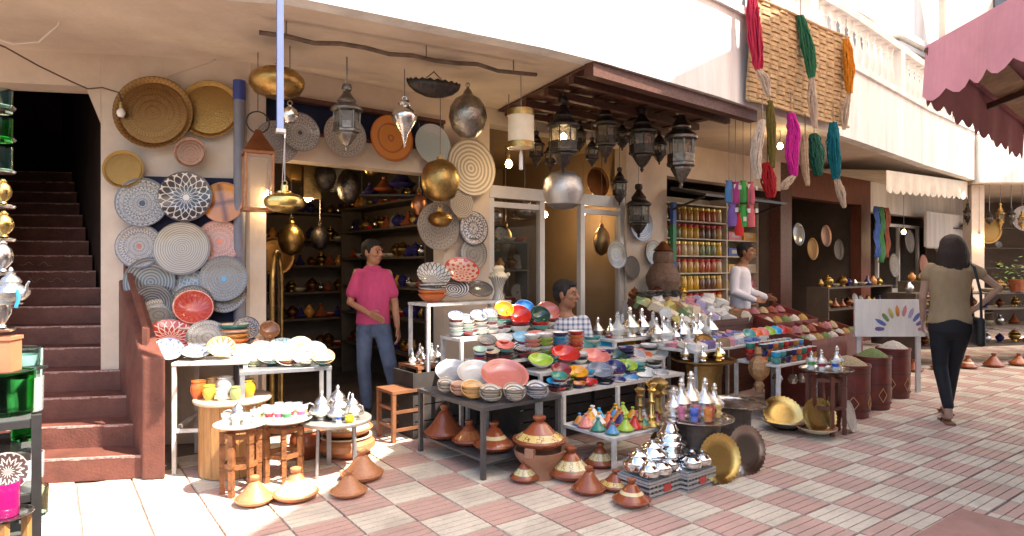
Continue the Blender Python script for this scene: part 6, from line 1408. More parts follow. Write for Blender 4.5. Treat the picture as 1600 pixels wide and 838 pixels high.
# ------------------------------------------------------------------ people
def remesh(name, mb, voxel, mats, parent, smooth=5, fac=.5):
    me = mb.mesh(name+'_src', smooth=False); o = bpy.data.objects.new(name, me); COL.objects.link(o)
    r = o.modifiers.new('r', 'REMESH'); r.mode = 'VOXEL'; r.voxel_size = voxel
    s_ = o.modifiers.new('s', 'SMOOTH'); s_.iterations = smooth; s_.factor = fac
    dg = bpy.context.evaluated_depsgraph_get(); nm = bpy.data.meshes.new_from_object(o.evaluated_get(dg))
    nm.name = name; o.modifiers.clear(); o.data = nm; bpy.data.meshes.remove(me)
    nm.materials.clear()
    for m_ in (mats if isinstance(mats, (list, tuple)) else [mats]): nm.materials.append(m_)
    nm.polygons.foreach_set('use_smooth', [True]*len(nm.polygons)); nm.polygons.foreach_set('material_index', [0]*len(nm.polygons))
    o.parent = parent
    return o
def cap(mb, pts, rs, seg=12):
    """rounded tapered limb through pts"""
    P = [Vector(p) for p in pts]; Q = []; R = []
    d = (P[0]-P[1]).normalized(); r = rs[0]
    for t in (.98, .8, .45): Q.append(P[0]+d*r*t); R.append(r*sqrt(1-t*t))
    for i, p in enumerate(P): Q.append(p); R.append(rs[i])
    d = (P[-1]-P[-2]).normalized(); r = rs[-1]
    for t in (.45, .8, .98): Q.append(P[-1]+d*r*t); R.append(r*sqrt(1-t*t))
    mb.tube(Q, R, seg)
def ell(mb, c, r, rz=0.0, seg=18):
    n = 10; mb.lathe([(max(0, sin(pi*i/n)) if 0 < i < n else 0, -cos(pi*i/n)) for i in range(n+1)], seg, c=c, R=Matrix.Rotation(rz, 3, 'Z') @ Matrix.Diagonal((r[0], r[1], r[2])))
def hand(mb, w, d, side, sz=1.0, curl=.5):
    """palm and five fingers from wrist w, pointing along d; side: thumb direction"""
    d = Vector(d).normalized(); s_ = Vector(side); s_ = (s_-d*s_.dot(d)).normalized(); n = d.cross(s_)
    w = Vector(w)
    for k in range(4):
        a = w+s_*(.027-.018*k)*sz; b = w+d*.085*sz+s_*(.030-.020*k)*sz
        cap(mb, [a, b], [.014*sz, .0125*sz], 8)
        L_ = (.072, .080, .074, .058)[k]*sz; c1 = b+(d*cos(curl*.5)+n*sin(curl*.5))*L_*.5; c2 = c1+(d*cos(curl*1.3)+n*sin(curl*1.3))*L_*.5
        cap(mb, [b, c1, c2], [.0105*sz, .0095*sz, .0085*sz], 8)
    t0 = w+s_*.028*sz+d*.02*sz; t1 = t0+(s_*.75+d*.65).normalized()*.045*sz; t2 = t1+(d*.9+s_*.25+n*.2).normalized()*.032*sz
    cap(mb, [t0, t1, t2], [.013*sz, .0115*sz, .009*sz], 8)
SKIN = mat('skin', (0.42, 0.20, 0.115), .5, var=.15, vscale=12)
SKIN_D = mat('skin_deep', (0.32, 0.145, 0.078), .5, var=.15, vscale=12)
SKIN_L = mat('skin_light', (0.48, 0.29, 0.20), .5, var=.12, vscale=12)
HAIR = mat('dark_hair', (0.012, 0.009, 0.008), .75, bump=.6, bscale=160, stretch=(1, 1, .25))
def head(mb, c, f, sz=1.0, ears=True):
    """skull, jaw, nose, brow, lips, ears; f: facing direction"""
    c = Vector(c); f = Vector((f[0], f[1], 0)).normalized(); r = Vector((-f.y, f.x, 0)); rz = atan2(f.y, f.x); U = Vector((0, 0, 1))
    ell(mb, c+U*.022*sz-f*.008*sz, (.098*sz, .076*sz, .098*sz), rz)
    ell(mb, c-U*.045*sz+f*.022*sz, (.066*sz, .060*sz, .075*sz), rz)
    ell(mb, c-U*.088*sz+f*.050*sz, (.030*sz, .030*sz, .022*sz), rz)
    cap(mb, [c+U*.018*sz+f*.090*sz, c-U*.022*sz+f*.108*sz], [.010*sz, .014*sz], 8)
    ell(mb, c-U*.026*sz+f*.098*sz, (.014*sz, .020*sz, .010*sz), rz)
    cap(mb, [c+U*.030*sz+f*.083*sz+r*.04*sz, c+U*.032*sz+f*.090*sz, c+U*.030*sz+f*.083*sz-r*.04*sz], [.011*sz]*3, 8)
    ell(mb, c-U*.054*sz+f*.082*sz, (.014*sz, .026*sz, .010*sz), rz)
    for s_ in (-1, 1):
        ell(mb, c-U*.004*sz-f*.004*sz+r*.080*sz*s_, (.020*sz, .009*sz, .033*sz), rz)
        ell(mb, c-U*.02*sz+f*.062*sz+r*.038*sz*s_, (.028*sz, .024*sz, .022*sz), rz)
def face_parts(t, c, f, sz=1.0):
    c = Vector(c); f = Vector((f[0], f[1], 0)).normalized(); r = Vector((-f.y, f.x, 0)); U = Vector((0, 0, 1)); rz = atan2(f.y, f.x)
    for s_ in (-1, 1):
        m = MB(); ell(m, c+U*.008*sz+f*.083*sz+r*.033*sz*s_, (.008*sz, .012*sz, .006*sz), rz, 10); o = m.build('eye', mat('eye_white', (0.34, .29, .26), .3), t)
        m = MB(); ell(m, c+U*.008*sz+f*.090*sz+r*.033*sz*s_, (.004*sz, .006*sz, .007*sz), rz, 8); m.build('iris', HAIR, o)
        m = MB(); cap(m, [c+U*.030*sz+f*.092*sz+r*.016*sz*s_, c+U*.033*sz+f*.084*sz+r*.05*sz*s_], [.006*sz, .004*sz], 6); m.build('eyebrow', HAIR, t)
    m = MB(); cap(m, [c-U*.054*sz+f*.094*sz+r*.022*sz, c-U*.054*sz+f*.099*sz, c-U*.054*sz+f*.094*sz-r*.022*sz], [.004*sz, .006*sz, .004*sz], 6); m.build('lips', mat('lips', (0.30, 0.10, 0.08), .5), t)
def short_hair(t, c, f, sz=1.0):
    c = Vector(c); f = Vector((f[0], f[1], 0)).normalized(); rz = atan2(f.y, f.x); U = Vector((0, 0, 1)); m = MB()
    ell(m, c+U*.050*sz-f*.020*sz, (.098*sz, .084*sz, .082*sz), rz); ell(m, c+U*.010*sz-f*.045*sz, (.066*sz, .078*sz, .085*sz), rz); ell(m, c+U*.085*sz+f*.035*sz, (.055*sz, .062*sz, .034*sz), rz)
    for s_ in (-1, 1): ell(m, c+U*.02*sz+f*.012*sz+Vector((-f.y, f.x, 0))*.074*sz*s_, (.024*sz, .010*sz, .035*sz), rz)
    remesh('hair', m, .007, HAIR, t, 3)

# man in the pink polo shirt, standing in the shop entrance
MP = onz(583, 647); pm = thing('person', 'man in pink polo shirt and blue jeans standing in the shop entrance', 'person', (MP.x, MP.y, 0), radians(8))
hc = (-.005, 0, 1.575); fd = (.80, -.60)
sL, sR = Vector((-.152, .0, 1.375)), Vector((.142, .0, 1.37)); eL, eR = Vector((-.215, -.03, 1.09)), Vector((.205, .04, 1.08)); wL, wR = Vector((-.02, -.21, .995)), Vector((.235, -.05, .86))
m = MB(); head(m, hc, fd, 1.04); cap(m, [(-.01, .015, 1.36), (-.005, .01, 1.50)], [.062, .056])
cap(m, [sL, eL, wL], [.044, .040, .028]); cap(m, [sR, eR, wR], [.044, .040, .028])
cap(m, [(-.005, .01, 1.36), (0, .01, .95)], [.10, .11]); cap(m, [(-.13, .01, 1.36), (.12, .01, 1.355)], [.045, .045])
hand(m, wL+Vector((.015, -.01, -.005)), (.85, -.35, -.35), (.1, -.5, .8), 1.05, .4); hand(m, wR+Vector((.005, -.005, -.015)), (.1, -.15, -1), (-.2, -1, 0), 1.05, .6)
cap(m, [(-.075, 0, .88), (-.085, -.03, .48), (-.06, 0, .09)], [.062, .046, .036]); cap(m, [(.08, 0, .88), (.165, -.13, .50), (.24, .02, .10)], [.062, .046, .036])
body = remesh('body', m, .0075, SKIN, pm, 3); face_parts(pm, hc, fd, 1.04); short_hair(pm, hc, fd, 1.04)
POLO = mat('pink_polo', (0.60, 0.07, 0.19), .85, var=.3, vscale=7, bump=1.0, bscale=11, stretch=(1, 1, .5))
m = MB()
for z, rx, ry, cx in ((1.40, .10, .075, -.005), (1.36, .185, .10, -.005), (1.28, .195, .115, -.005), (1.15, .185, .12, 0), (1.02, .175, .118, .005), (.93, .182, .122, .01), (.885, .185, .124, .01)): pass
m.lathe([(0, 1.43), (.075, 1.425), (.115, 1.415), (.155, 1.385), (.170, 1.32), (.168, 1.2), (.158, 1.08), (.160, .98), (.168, .90), (.166, .875), (0, .875)], 24, sy=.68, c=(0, .005, 0))
cap(m, [sL+Vector((.015, 0, -.008)), sL.lerp(eL, .66)], [.056, .066]); cap(m, [sR+Vector((-.015, 0, -.008)), sR.lerp(eR, .66)], [.056, .064])
remesh('polo_shirt', m, .010, POLO, pm, 4)
m = MB(); m.lathe([(.066, 1.40), (.095, 1.405), (.088, 1.425), (.070, 1.447), (.064, 1.445), (.062, 1.40)], 20, c=(-.005, .008, 0)); m.build('collar', POLO, pm)
JEAN = mat('blue_jeans', (0.050, 0.070, 0.125), .85, var=.45, vscale=5, col2=(0.12, 0.16, 0.25), bump=1.0, bscale=16, stretch=(1, 1, .6))
m = MB(); m.lathe([(0, .97), (.145, .96), (.160, .90), (.165, .82), (.12, .76), (0, .75)], 20, sy=.70, c=(.005, .005, 0))
cap(m, [(-.078, 0, .84), (-.086, -.03, .48), (-.062, 0, .08)], [.088, .069, .057]); cap(m, [(.085, 0, .84), (.165, -.13, .50), (.24, .02, .10)], [.088, .071, .057])
remesh('jeans', m, .011, JEAN, pm, 5)
def shoe(t, a, f, m_, L_=.26):
    a = Vector(a); f = Vector(f).normalized(); mm_ = MB(); cap(mm_, [a-f*.05+Vector((0, 0, .035)), a+f*.06+Vector((0, 0, .033)), a+f*(L_-.10)+Vector((0, 0, .025))], [.038, .040, .030], 10); cap(mm_, [a-f*.04+Vector((0, 0, .05)), a+Vector((0, 0, .075))], [.036, .034], 10)
    return remesh('shoe', mm_, .009, m_, t, 3)
SHOE = mat('dark_shoe', (0.03, 0.025, 0.022), .5)
shoe(pm, (-.06, -.01, 0), (-.15, -1, 0), SHOE); shoe(pm, (.24, .01, .005), (.5, -.85, 0), SHOE)

# seated man behind the bowls
MS = onY(886, 500, 6.25); ms = thing('person', 'seated man in checked shirt behind the coloured bowls', 'person', (MS.x, MS.y, 0), radians(-6))
hc = (-.01, 0, 1.165); fd = (.93, -.36); m = MB(); head(m, hc, fd, 1.18); cap(m, [(-.02, .02, .93), (-.015, .015, 1.07)], [.068, .062])
cap(m, [(-.02, .02, .92), (0, .04, .52)], [.10, .12]); cap(m, [(-.15, .02, .91), (.14, .02, .91)], [.05, .05])
sL, sR = Vector((-.185, .02, .90)), Vector((.175, .01, .90)); eL, eR = Vector((-.24, -.05, .66)), Vector((.22, -.06, .66)); wL, wR = Vector((-.13, -.25, .58)), Vector((.12, -.26, .58))
cap(m, [sL, eL, wL], [.05, .042, .03]); cap(m, [sR, eR, wR], [.05, .042, .03]); hand(m, wL, (.5, -.8, -.2), (.3, 0, 1)); hand(m, wR, (-.5, -.8, -.2), (-.3, 0, 1))
cap(m, [(-.09, .05, .50), (-.13, -.38, .48), (-.13, -.36, .06)], [.085, .06, .045]); cap(m, [(.09, .05, .50), (.13, -.38, .48), (.13, -.36, .06)], [.085, .06, .045])
remesh('body', m, .009, SKIN_D, ms, 3); face_parts(ms, hc, fd, 1.18); short_hair(ms, hc, fd, 1.18)
def check_mat():
    m_, N, L, Bs = nmat('checked_cloth'); tc = N.new('ShaderNodeTexCoord'); sp = N.new('ShaderNodeSeparateXYZ'); L.new(tc.outputs['Object'], sp.inputs[0])
    g1 = mathn(N, L, 'GREATER_THAN', mathn(N, L, 'SINE', mathn(N, L, 'MULTIPLY', sp.outputs[0], 130)), .25); g2 = mathn(N, L, 'GREATER_THAN', mathn(N, L, 'SINE', mathn(N, L, 'MULTIPLY', sp.outputs[2], 130)), .25)
    k = mathn(N, L, 'MULTIPLY', mathn(N, L, 'ADD', g1, g2), .5); L.new(mixc(N, L, k, (0.62, 0.62, 0.64), (0.10, 0.13, 0.24)), Bs.inputs['Base Color']); Bs.inputs['Roughness'].default_value = .85; return m_
m = MB(); m.lathe([(0, .965), (.08, .96), (.14, .945), (.195, .90), (.215, .83), (.21, .7), (.2, .55), (.19, .50), (0, .50)], 24, sy=.64, c=(-.01, .02, 0))
cap(m, [sL+Vector((.02, 0, 0)), eL], [.072, .062]); cap(m, [sR+Vector((-.02, 0, 0)), eR], [.072, .062]); remesh('checked_shirt', m, .011, check_mat(), ms, 4)
m = MB(); m.lathe([(0, .56), (.18, .55), (.19, .45), (.1, .42), (0, .42)], 18, sy=.8, c=(0, .05, 0)); cap(m, [(-.09, .03, .49), (-.13, -.38, .48), (-.13, -.36, .09)], [.1, .078, .062]); cap(m, [(.09, .03, .49), (.13, -.38, .48), (.13, -.36, .09)], [.1, .078, .062]); remesh('trousers', m, .013, mat('dark_trousers', (0.04, .04, .05), .85), ms, 4)
shoe(ms, (-.13, -.37, 0), (0, -1, 0), SHOE); shoe(ms, (.13, -.37, 0), (0, -1, 0), SHOE)
stl = thing('wooden_stool', 'low dark wooden seat under the seated man', 'stool', (MS.x, MS.y+.05, 0), .2)
m = MB(); m.box((0, 0, .40), (.36, .34, .03)); m.build('seat', STW, stl, smooth=False)
for x in (-1, 1):
    for y in (-1, 1): m = MB(); m.box((x*.15, y*.14, .19), (.035, .035, .38)); m.build('leg', STW, stl, smooth=False)

# spice vendor in white
MV = onY(1157, 480, 8.7); mv = thing('person', 'spice vendor in white shirt standing sideways before the shelves', 'person', (MV.x, MV.y, 0), radians(-10))
hc = (.07, 0, 1.63); fd = (.95, -.30); m = MB(); head(m, hc, fd, 1.06); cap(m, [(.02, .01, 1.40), (.055, .01, 1.53)], [.066, .058]); cap(m, [(.0, .01, 1.38), (0, .01, .95)], [.11, .12])
sL, sR = Vector((-.09, -.14, 1.38)), Vector((.07, .15, 1.38)); eL, eR = Vector((-.12, -.20, 1.10)), Vector((.14, .20, 1.10)); wL, wR = Vector((.12, -.24, 1.0)), Vector((.34, .12, 1.02))
cap(m, [sL, eL, wL], [.05, .042, .03]); cap(m, [sR, eR, wR], [.05, .042, .03]); hand(m, wL, (.9, 0, -.2), (0, .4, .8)); hand(m, wR, (.9, -.1, -.2), (0, -.4, .8))
cap(m, [(0, -.09, .9), (.01, -.09, .48), (0, -.09, .07)], [.085, .058, .042]); cap(m, [(0, .09, .9), (.02, .09, .48), (0, .09, .07)], [.085, .058, .042])
remesh('body', m, .010, SKIN_D, mv, 3); face_parts(mv, hc, fd, 1.06); short_hair(mv, hc, fd, 1.06)
WSH = mat('white_shirt', (0.72, 0.70, 0.76), .85, var=.12, bump=.4, bscale=9)
m = MB(); m.lathe([(0, 1.45), (.07, 1.445), (.13, 1.42), (.18, 1.37), (.20, 1.29), (.195, 1.15), (.19, 1.0), (.195, .86), (0, .86)], 24, sx=.70, c=(-.005, .005, 0)); cap(m, [sL, eL, wL], [.068, .062, .046]); cap(m, [sR, eR, wR], [.068, .062, .046]); remesh('white_shirt', m, .012, WSH, mv, 4)
m = MB(); m.lathe([(0, .95), (.16, .94), (.175, .88), (.17, .8), (0, .74)], 18, sx=.7); cap(m, [(0, -.09, .84), (.01, -.09, .48), (0, -.09, .08)], [.095, .075, .065]); cap(m, [(0, .09, .84), (.02, .09, .48), (0, .09, .08)], [.095, .075, .065]); remesh('trousers', m, .013, mat('dark_trousers', (0, 0, 0)), mv, 4)
shoe(mv, (0, -.09, 0), (1, -.1, 0), SHOE); shoe(mv, (0, .09, 0), (1, .1, 0), SHOE)

# woman walking away on the right
WP = onz(1484, 654); wm = thing('person', 'woman in tan top and black trousers walking away with a shoulder bag', 'person', (WP.x, WP.y, 0), radians(-18))
hc = (.02, .02, 1.615); fd = (-.35, .94); m = MB(); head(m, hc, fd, 1.02); cap(m, [(.01, 0, 1.40), (.015, .01, 1.52)], [.052, .048])
sL, sR = Vector((-.175, 0, 1.42)), Vector((.185, 0, 1.42)); eL, eR = Vector((-.215, .03, 1.14)), Vector((.385, -.03, 1.24)); wL, wR = Vector((-.19, .12, .92)), Vector((.235, .02, 1.06))
cap(m, [sL, eL, wL], [.042, .035, .025]); cap(m, [sR, eR, wR], [.042, .036, .025]); hand(m, wL, (.1, .2, -1), (.5, .8, 0), .92); hand(m, wR, (-.6, .4, -.6), (.2, .8, .5), .92, .7)
cap(m, [(0, 0, 1.40), (0, 0, .95)], [.085, .10]); cap(m, [(-.15, 0, 1.41), (.16, 0, 1.41)], [.045, .045])
cap(m, [(-.08, 0, .90), (-.07, .02, .48), (-.075, -.22, .15), (-.075, -.225, .08)], [.07, .046, .034, .034]); cap(m, [(.08, 0, .90), (.065, .14, .48), (.04, .20, .11), (.04, .205, .05)], [.07, .046, .034, .034])
cap(m, [(-.075, -.225, .065), (-.08, -.125, .030)], [.034, .028]); cap(m, [(.04, .19, .035), (.035, .32, .03)], [.034, .026])
remesh('body', m, .008, SKIN_L, wm, 3)
m = MB(); c = Vector(hc); ell(m, c+Vector((0, -.015, .03)), (.104, .112, .105)); ell(m, c+Vector((0, -.045, -.05)), (.112, .085, .11)); ell(m, c+Vector((-.01, -.055, -.12)), (.115, .07, .085))
rnd = random.Random(4)
for k in range(34):
    a = pi+pi*(k+.5)/34; x, y = .112*cos(a), .085*sin(a)-.035; L_ = rnd.uniform(.14, .22); cap(m, [c+Vector((x*.8, y*.9, .04)), c+Vector((x*1.05, y*1.05, -.06)), c+Vector((x*1.06+rnd.uniform(-.02, .02), y*.95, -.04-L_))], [.02, .020, .010], 6)
remesh('hair', m, .009, mat('brown_hair', (0.035, 0.020, 0.014), .65, bump=.9, bscale=120, stretch=(1, 1, .2)), wm, 3)
TAN = mat('tan_top', (0.42, 0.30, 0.17), .85, var=.25, bump=1.0, bscale=10, stretch=(1, 1, .5))
m = MB(); m.lathe([(0, 1.475), (.08, 1.468), (.15, 1.445), (.185, 1.40), (.185, 1.32), (.168, 1.2), (.158, 1.12), (.172, 1.0), (.19, .92), (.188, .90), (0, .90)], 24, sy=.62); cap(m, [sL+Vector((.02, 0, 0)), sL.lerp(eL, .25)], [.058, .062]); cap(m, [sR+Vector((-.02, 0, 0)), sR.lerp(eR, .25)], [.058, .062]); remesh('tan_top', m, .010, TAN, wm, 4)
BLK = mat('black_trousers', (0.014, 0.013, 0.016), .8, bump=.4, bscale=12)
m = MB(); m.lathe([(0, .98), (.15, .97), (.178, .90), (.18, .82), (.12, .76), (0, .75)], 20, sy=.72); cap(m, [(-.082, 0, .84), (-.072, .02, .48), (-.075, -.21, .16)], [.095, .064, .048]); cap(m, [(.082, 0, .84), (.066, .14, .48), (.04, .19, .12)], [.095, .064, .048]); remesh('trousers', m, .011, BLK, wm, 5)
for a, f in (((-.078, -.18, 0), (0, 1, 0)), ((.038, .25, 0), (0, 1, 0))):
    m = MB(); m.box((a[0], a[1], .009), (.085, .25, .018)); o = m.build('sandal', mat('tan_leather', (0.22, 0.10, 0.05), .5), wm, smooth=False); bv = o.modifiers.new('b', 'BEVEL'); bv.width = .006
    m = MB(); m.tube([(a[0]-.042, a[1]+.03, .012), (a[0], a[1]+.03, .065), (a[0]+.042, a[1]+.03, .012)], .008, 6); m.build('strap', BLK, o)
bag = thing('shoulder_bag', 'black shoulder bag at the hip of the walking woman', 'bag', wm.location, radians(-18))
m = MB(); m.box((.225, .02, .83), (.075, .26, .27)); o = m.build('pouch', mat('black_leather', (0.015, .013, .013), .45), bag, smooth=False); bv = o.modifiers.new('b', 'BEVEL'); bv.width = .03; bv.segments = 3
m = MB(); m.tube([(.225, -.09, .96), (.205, -.135, 1.2), (.17, -.08, 1.44), (.165, 0, 1.478), (.175, .08, 1.43), (.215, .13, 1.2), (.225, .11, .96)], .012, 8); m.build('strap', mat('black_leather', (0, 0, 0)), bag)
# ------------------------------------------------------------------ lit bulbs (each with its own lamp)
def lit_bulb(label, p, power, cord=.35, col=(1.0, .68, .36), r=.035):
    t = thing('lit_bulb', label, 'light bulb', p, 0, 'lit bulbs in the shops')
    m = MB(); m.lathe([(0, -r*1.1), (r*.7, -r*.8), (r, 0), (r*.75, r*.8), (r*.35, r*1.3), (0, r*1.3)], 14); m.build('bulb', BULB, t)
    m = MB(); m.tube([(0, 0, r*1.3), (0, 0, r*1.3+.05)], r*.45, 8); m.build('socket', BRASS_D, t)
    m = MB(); m.tube([(0, 0, r*1.3+.05), (0, 0, cord)], .004, 6); m.build('cord', CHAIN, t)
    l = bpy.data.lights.new('bulb_light', 'POINT'); l.energy = power; l.color = col; l.shadow_soft_size = r*1.4
    o = bpy.data.objects.new('bulb_light', l); COL.objects.link(o); o.parent = t; o.location = (0, 0, -r*2.2)
    return t
lit_bulb('bright bulb beside the square copper lantern', onY(419, 306, 5.35), 1.6, .6)
lit_bulb('warm bulb deep in the first shop under the brass box', onY(481, 310, 6.6), 3.5, .5)
lit_bulb('warm bulb deep in the first shop beside the white pier', onY(640, 262, 8.0), 4, .4)
lit_bulb('bare bulb under the cream drum lamp', onY(795, 257, 6.3), 1.5, .8)
lit_bulb('bulb behind the glass door, left of the two', onY(852, 336, 8.6), 3, .7)
lit_bulb('bulb behind the glass door, right of the two', onY(911, 334, 8.7), 3, .7)
lit_bulb('bulb under the straw mat in front of the spice shop', onY(1219, 229, 8.0), 2.5, .5)
lit_bulb('bulb in the shop under the cream awning', onY(1412, 363, 11.2), 1.5, 1.2)
lit_bulb('bulb in the far shop behind the walking woman', onY(1530, 371, 12.6), 14, 1.0)
# ------------------------------------------------------------------ stock inside the first shop
SHD = mat('shop_shelf', (0.10, 0.075, 0.055), .6, var=.3)
proto('vase', [(0, 0), (.5, 0), (.55, .08), (.9, .7), (1, 1.1), (.8, 1.6), (.4, 2.0), (.35, 2.3), (.5, 2.5), (.4, 2.5), (0, 2.3)], 16)
proto('urn', [(0, 0), (.6, 0), (.4, .2), (.95, .8), (1, 1.2), (.7, 1.6), (.55, 1.7), (.65, 1.8), (.3, 2.0), (.1, 2.1), (.15, 2.25), (0, 2.35)], 16)
proto('round_tagine', [(0, 0), (.7, 0), (1, .3), (1.02, .4), (.9, .42), (.5, .9), (.25, 1.4), (.15, 1.6), (.25, 1.75), (.2, 1.9), (0, 1.95)], 16)
STK = [('vase', 'vase', BRASS_D, 'dull brass', .06), ('urn', 'urn', BRASS, 'brass', .07), ('bowl', 'bowl', CREAMGL, 'cream', .09), ('round_tagine', 'tagine', TERRA, 'terracotta', .08), ('vase', 'vase', SILVER, 'silver', .055), ('urn', 'urn', gz('navy'), 'navy', .065), ('round_tagine', 'tagine', gz('navy'), 'dark blue', .08), ('urn', 'urn', COPPER, 'copper', .07), ('bowl', 'bowl', gz('red'), 'red', .08), ('vase', 'vase', gz('amber'), 'amber', .06), ('plate', 'plate', P_GREY, 'grey patterned', .10), ('urn', 'urn', BRASS2, 'bright brass', .07)]
def shelf_run(name, label, p0, p1, zs, depth, nrm, per, where, group, seed, skip=0.0, mt_=SHD):
    p0, p1 = Vector(p0), Vector(p1); L_ = (p1-p0).length; u = (p1-p0)/L_; ang_ = atan2(u.y, u.x); nrm = Vector(nrm); rn = random.Random(seed)
    t = thing(name, label, 'shelf', (p0+p1)/2, ang_)
    mid = (p0+p1)/2
    for z in zs: m = MB(); m.box(mid+Vector((0, 0, z-.012)), (L_, depth, .024), ang_); m.build('board', mt_, t, world=True, smooth=False)
    for q in (p0+u*.02, p1-u*.02): m = MB(); m.box(q+Vector((0, 0, zs[-1]/2)), (.03, depth-.01, zs[-1]-.03), ang_); m.build('upright', mt_, t, world=True, smooth=False)
    for j, z in enumerate(zs):
        for i in range(per):
            if rn.random() < skip: continue
            key, cat, m_, cn_, R = STK[rn.randrange(len(STK))]; R *= rn.uniform(.8, 1.25)
            q = p0+u*(L_*(i+.5)/per+rn.uniform(-.02, .02))+Vector((0, 0, z+.001))
            lab = '%s %s, %s board up, %s along the %s' % (cn_, cat, NTH[j], NTH[i], where)
            if key == 'plate': o = ware('plate', 'stock_plate', lab, cat, group, [m_, TERRA], q+Vector((0, 0, R*.98)), nrm+Vector((0, 0, .2)), R)
            elif key == 'bowl': o = ware('bowl', 'stock_bowl', lab, cat, group, [CREAMGL, m_], q+Vector((0, 0, .57*R)), (0, 0, 1), R)
            else: o = tag(inst(key, 'stock_'+cat, m_, None, q, (0, 0, rn.uniform(0, 6)), R), lab, cat, group)
shelf_run('back_shelves', 'dark shelves of brass and pottery at the back of the first shop', F(.25, -2.95), F(2.2, -2.95), [.35, .75, 1.1, 1.45, 1.8, 2.15], .34, (NX, NY, 0), 15, 'back shelves', 'stock on the back shelves of the first shop', 31)
shelf_run('side_shelves', 'dark shelves on the right wall of the first shop', F(2.08, -.45), F(2.08, -2.7), [.45, .85, 1.2, 1.55, 1.9, 2.2], .30, (-UX, -UY, 0), 16, 'right side shelves', 'stock on the right shelves of the first shop', 32)
shelf_run('side_shelves', 'low dark shelves on the left wall of the first shop', F(.22, -.7), F(.22, -2.6), [.4, .8, 1.2, 1.6], .28, (UX, UY, 0), 8, 'left side shelves', 'stock on the left shelves of the first shop', 33, .1)
# things hung inside the first shop
bx_ = onY(486, 300, 6.3); bxT = thing('brass_box_lamp', 'upright brass box lamp glowing inside the first shop', 'lamp', bx_, .5)
m = MB(); m.box((0, 0, .09), (.16, .12, .30)); m.build('case', BRASS_D, bxT, smooth=False)
for k in range(4): m = MB(); m.box((.0, 0, -.06+k*.1), (.17, .13, .012)); m.build('rim', BRASS, bxT, smooth=False)
m = MB(); m.tube([(0, 0, .24), (0, 0, .9)], .004, 6); m.build('chain', CHAIN, bxT)
for lab, px, py, r, Y, a in (('dim brass tray on the wall of the first shop', 463, 262, 24, 7.0, P_TRAYG), ('dark plate hanging inside beside the pewter lantern', 520, 275, 26, 7.2, P_DKRING), ('brass tray standing low inside the first shop', 430, 400, 30, 7.4, P_TRAYB)):
    p = onY(px, py, Y); ware('tray', 'inside_tray', lab, 'tray', None, [a, BRASS_D], p, (NX, NY, .1), r*Y/FPX)
for lab, px, py, w_, Y, m_ in (('big blue tagine on the high rack in the first shop', 628, 294, 44, 7.0, gz('navy')), ('red tagine beside the big blue one on the high rack', 600, 300, 32, 7.0, TERRA), ('little dark blue tagine on the high rack', 578, 304, 24, 7.0, gz('navy'))):
    p = onY(px, py, Y); tagine(lab, p, w_/2*Y/FPX, lid=m_, base=m_ if m_ != TERRA else TERRA, group='tagines on the high rack')
p0, p1 = onY(566, 306, 7.0), onY(660, 298, 7.0); p1.z = p0.z = p0.z-.012
hr = thing('high_rack', 'thin black rack carrying three tagines inside the first shop', 'rack', p0)
m = MB(); m.bar(p0, p1, .34, .02); m.build('board', BMETAL, hr, world=True, smooth=False)
for q in (p0, p1): m = MB(); m.tube([q+Vector((.0, 0, 0)), Vector((q.x, q.y, 3.0))], .008, 6); m.build('hanger', BMETAL, hr, world=True)
# tall brass-rimmed mirror leaning at the left jamb
p = onz(425, 600, 0); mr = thing('arched_frame', 'tall thin brass arched frame leaning at the left of the entrance', 'mirror', F(.30, -.25), PHI+radians(62))
m = MB(); m.tube([(-.22, 0, .02), (-.22, 0, 1.25)]+[(-.22*cos(a*pi/10), 0, 1.25+.32*sin(a*pi/10)) for a in range(1, 10)]+[(.22, 0, 1.25), (.22, 0, .02)], .022, 8); m.build('frame', BRASS_D, mr)
m = MB(); m.add([(-.21, .005, .02), (.21, .005, .02), (.21, .005, 1.25), (.13, .005, 1.5), (0, .005, 1.56), (-.13, .005, 1.5), (-.21, .005, 1.25)], [tuple(range(7))]); m.build('glass', mat('dark_mirror', (0.06, .055, .05), .08, metal=.6), mr, smooth=False)
# ------------------------------------------------------------------ stock inside the glass fronted shop and on the beige pier
shelf_run('glass_shop_shelves', 'lit shelves inside the glass fronted shop', F(2.6, -2.75), F(4.7, -2.75), [.5, .9, 1.3, 1.7, 2.1], .34, (NX, NY, 0), 11, 'glass shop shelves', 'stock in the glass fronted shop', 41, .05)
shelf_run('glass_shop_rack', 'rack of silver and brass behind the glass door', F(2.6, -.85), F(3.6, -.85), [.55, 1.0, 1.4, 1.75], .26, (NX, NY, 0), 7, 'rack behind the glass', 'stock behind the glass door', 42)
shelf_run('pier_shelf', 'white shelf of dark bowls in front of the beige pier', F(4.3, .35), F(5.35, .35), [.45, .85, 1.02], .30, (NX, NY, 0), 8, 'pier shelf', 'bowls on the pier shelf', 43, 0, WMETAL)
p = onY(997, 452, 8.0); t = thing('wicker_urn', 'large brown urn on the pier shelf under the lowest lantern', 'urn', Vector((F(4.95, .30).x, F(4.95, .30).y, 1.03)))
m = MB(); m.lathe([(0, 0), (.13, 0), (.15, .04), (.215, .20), (.22, .28), (.16, .40), (.12, .45), (.135, .50), (.12, .58), (.10, .60), (0, .6)], 24); m.build('body', mat('wicker', (0.20, 0.11, 0.07), .6, var=.5, vscale=30, bump=.8, bscale=60), t)
m = MB(); m.lathe([(.10, .60), (.13, .61), (.06, .68), (.03, .72), (0, .73)], 20); m.build('lid', COPPER, t)
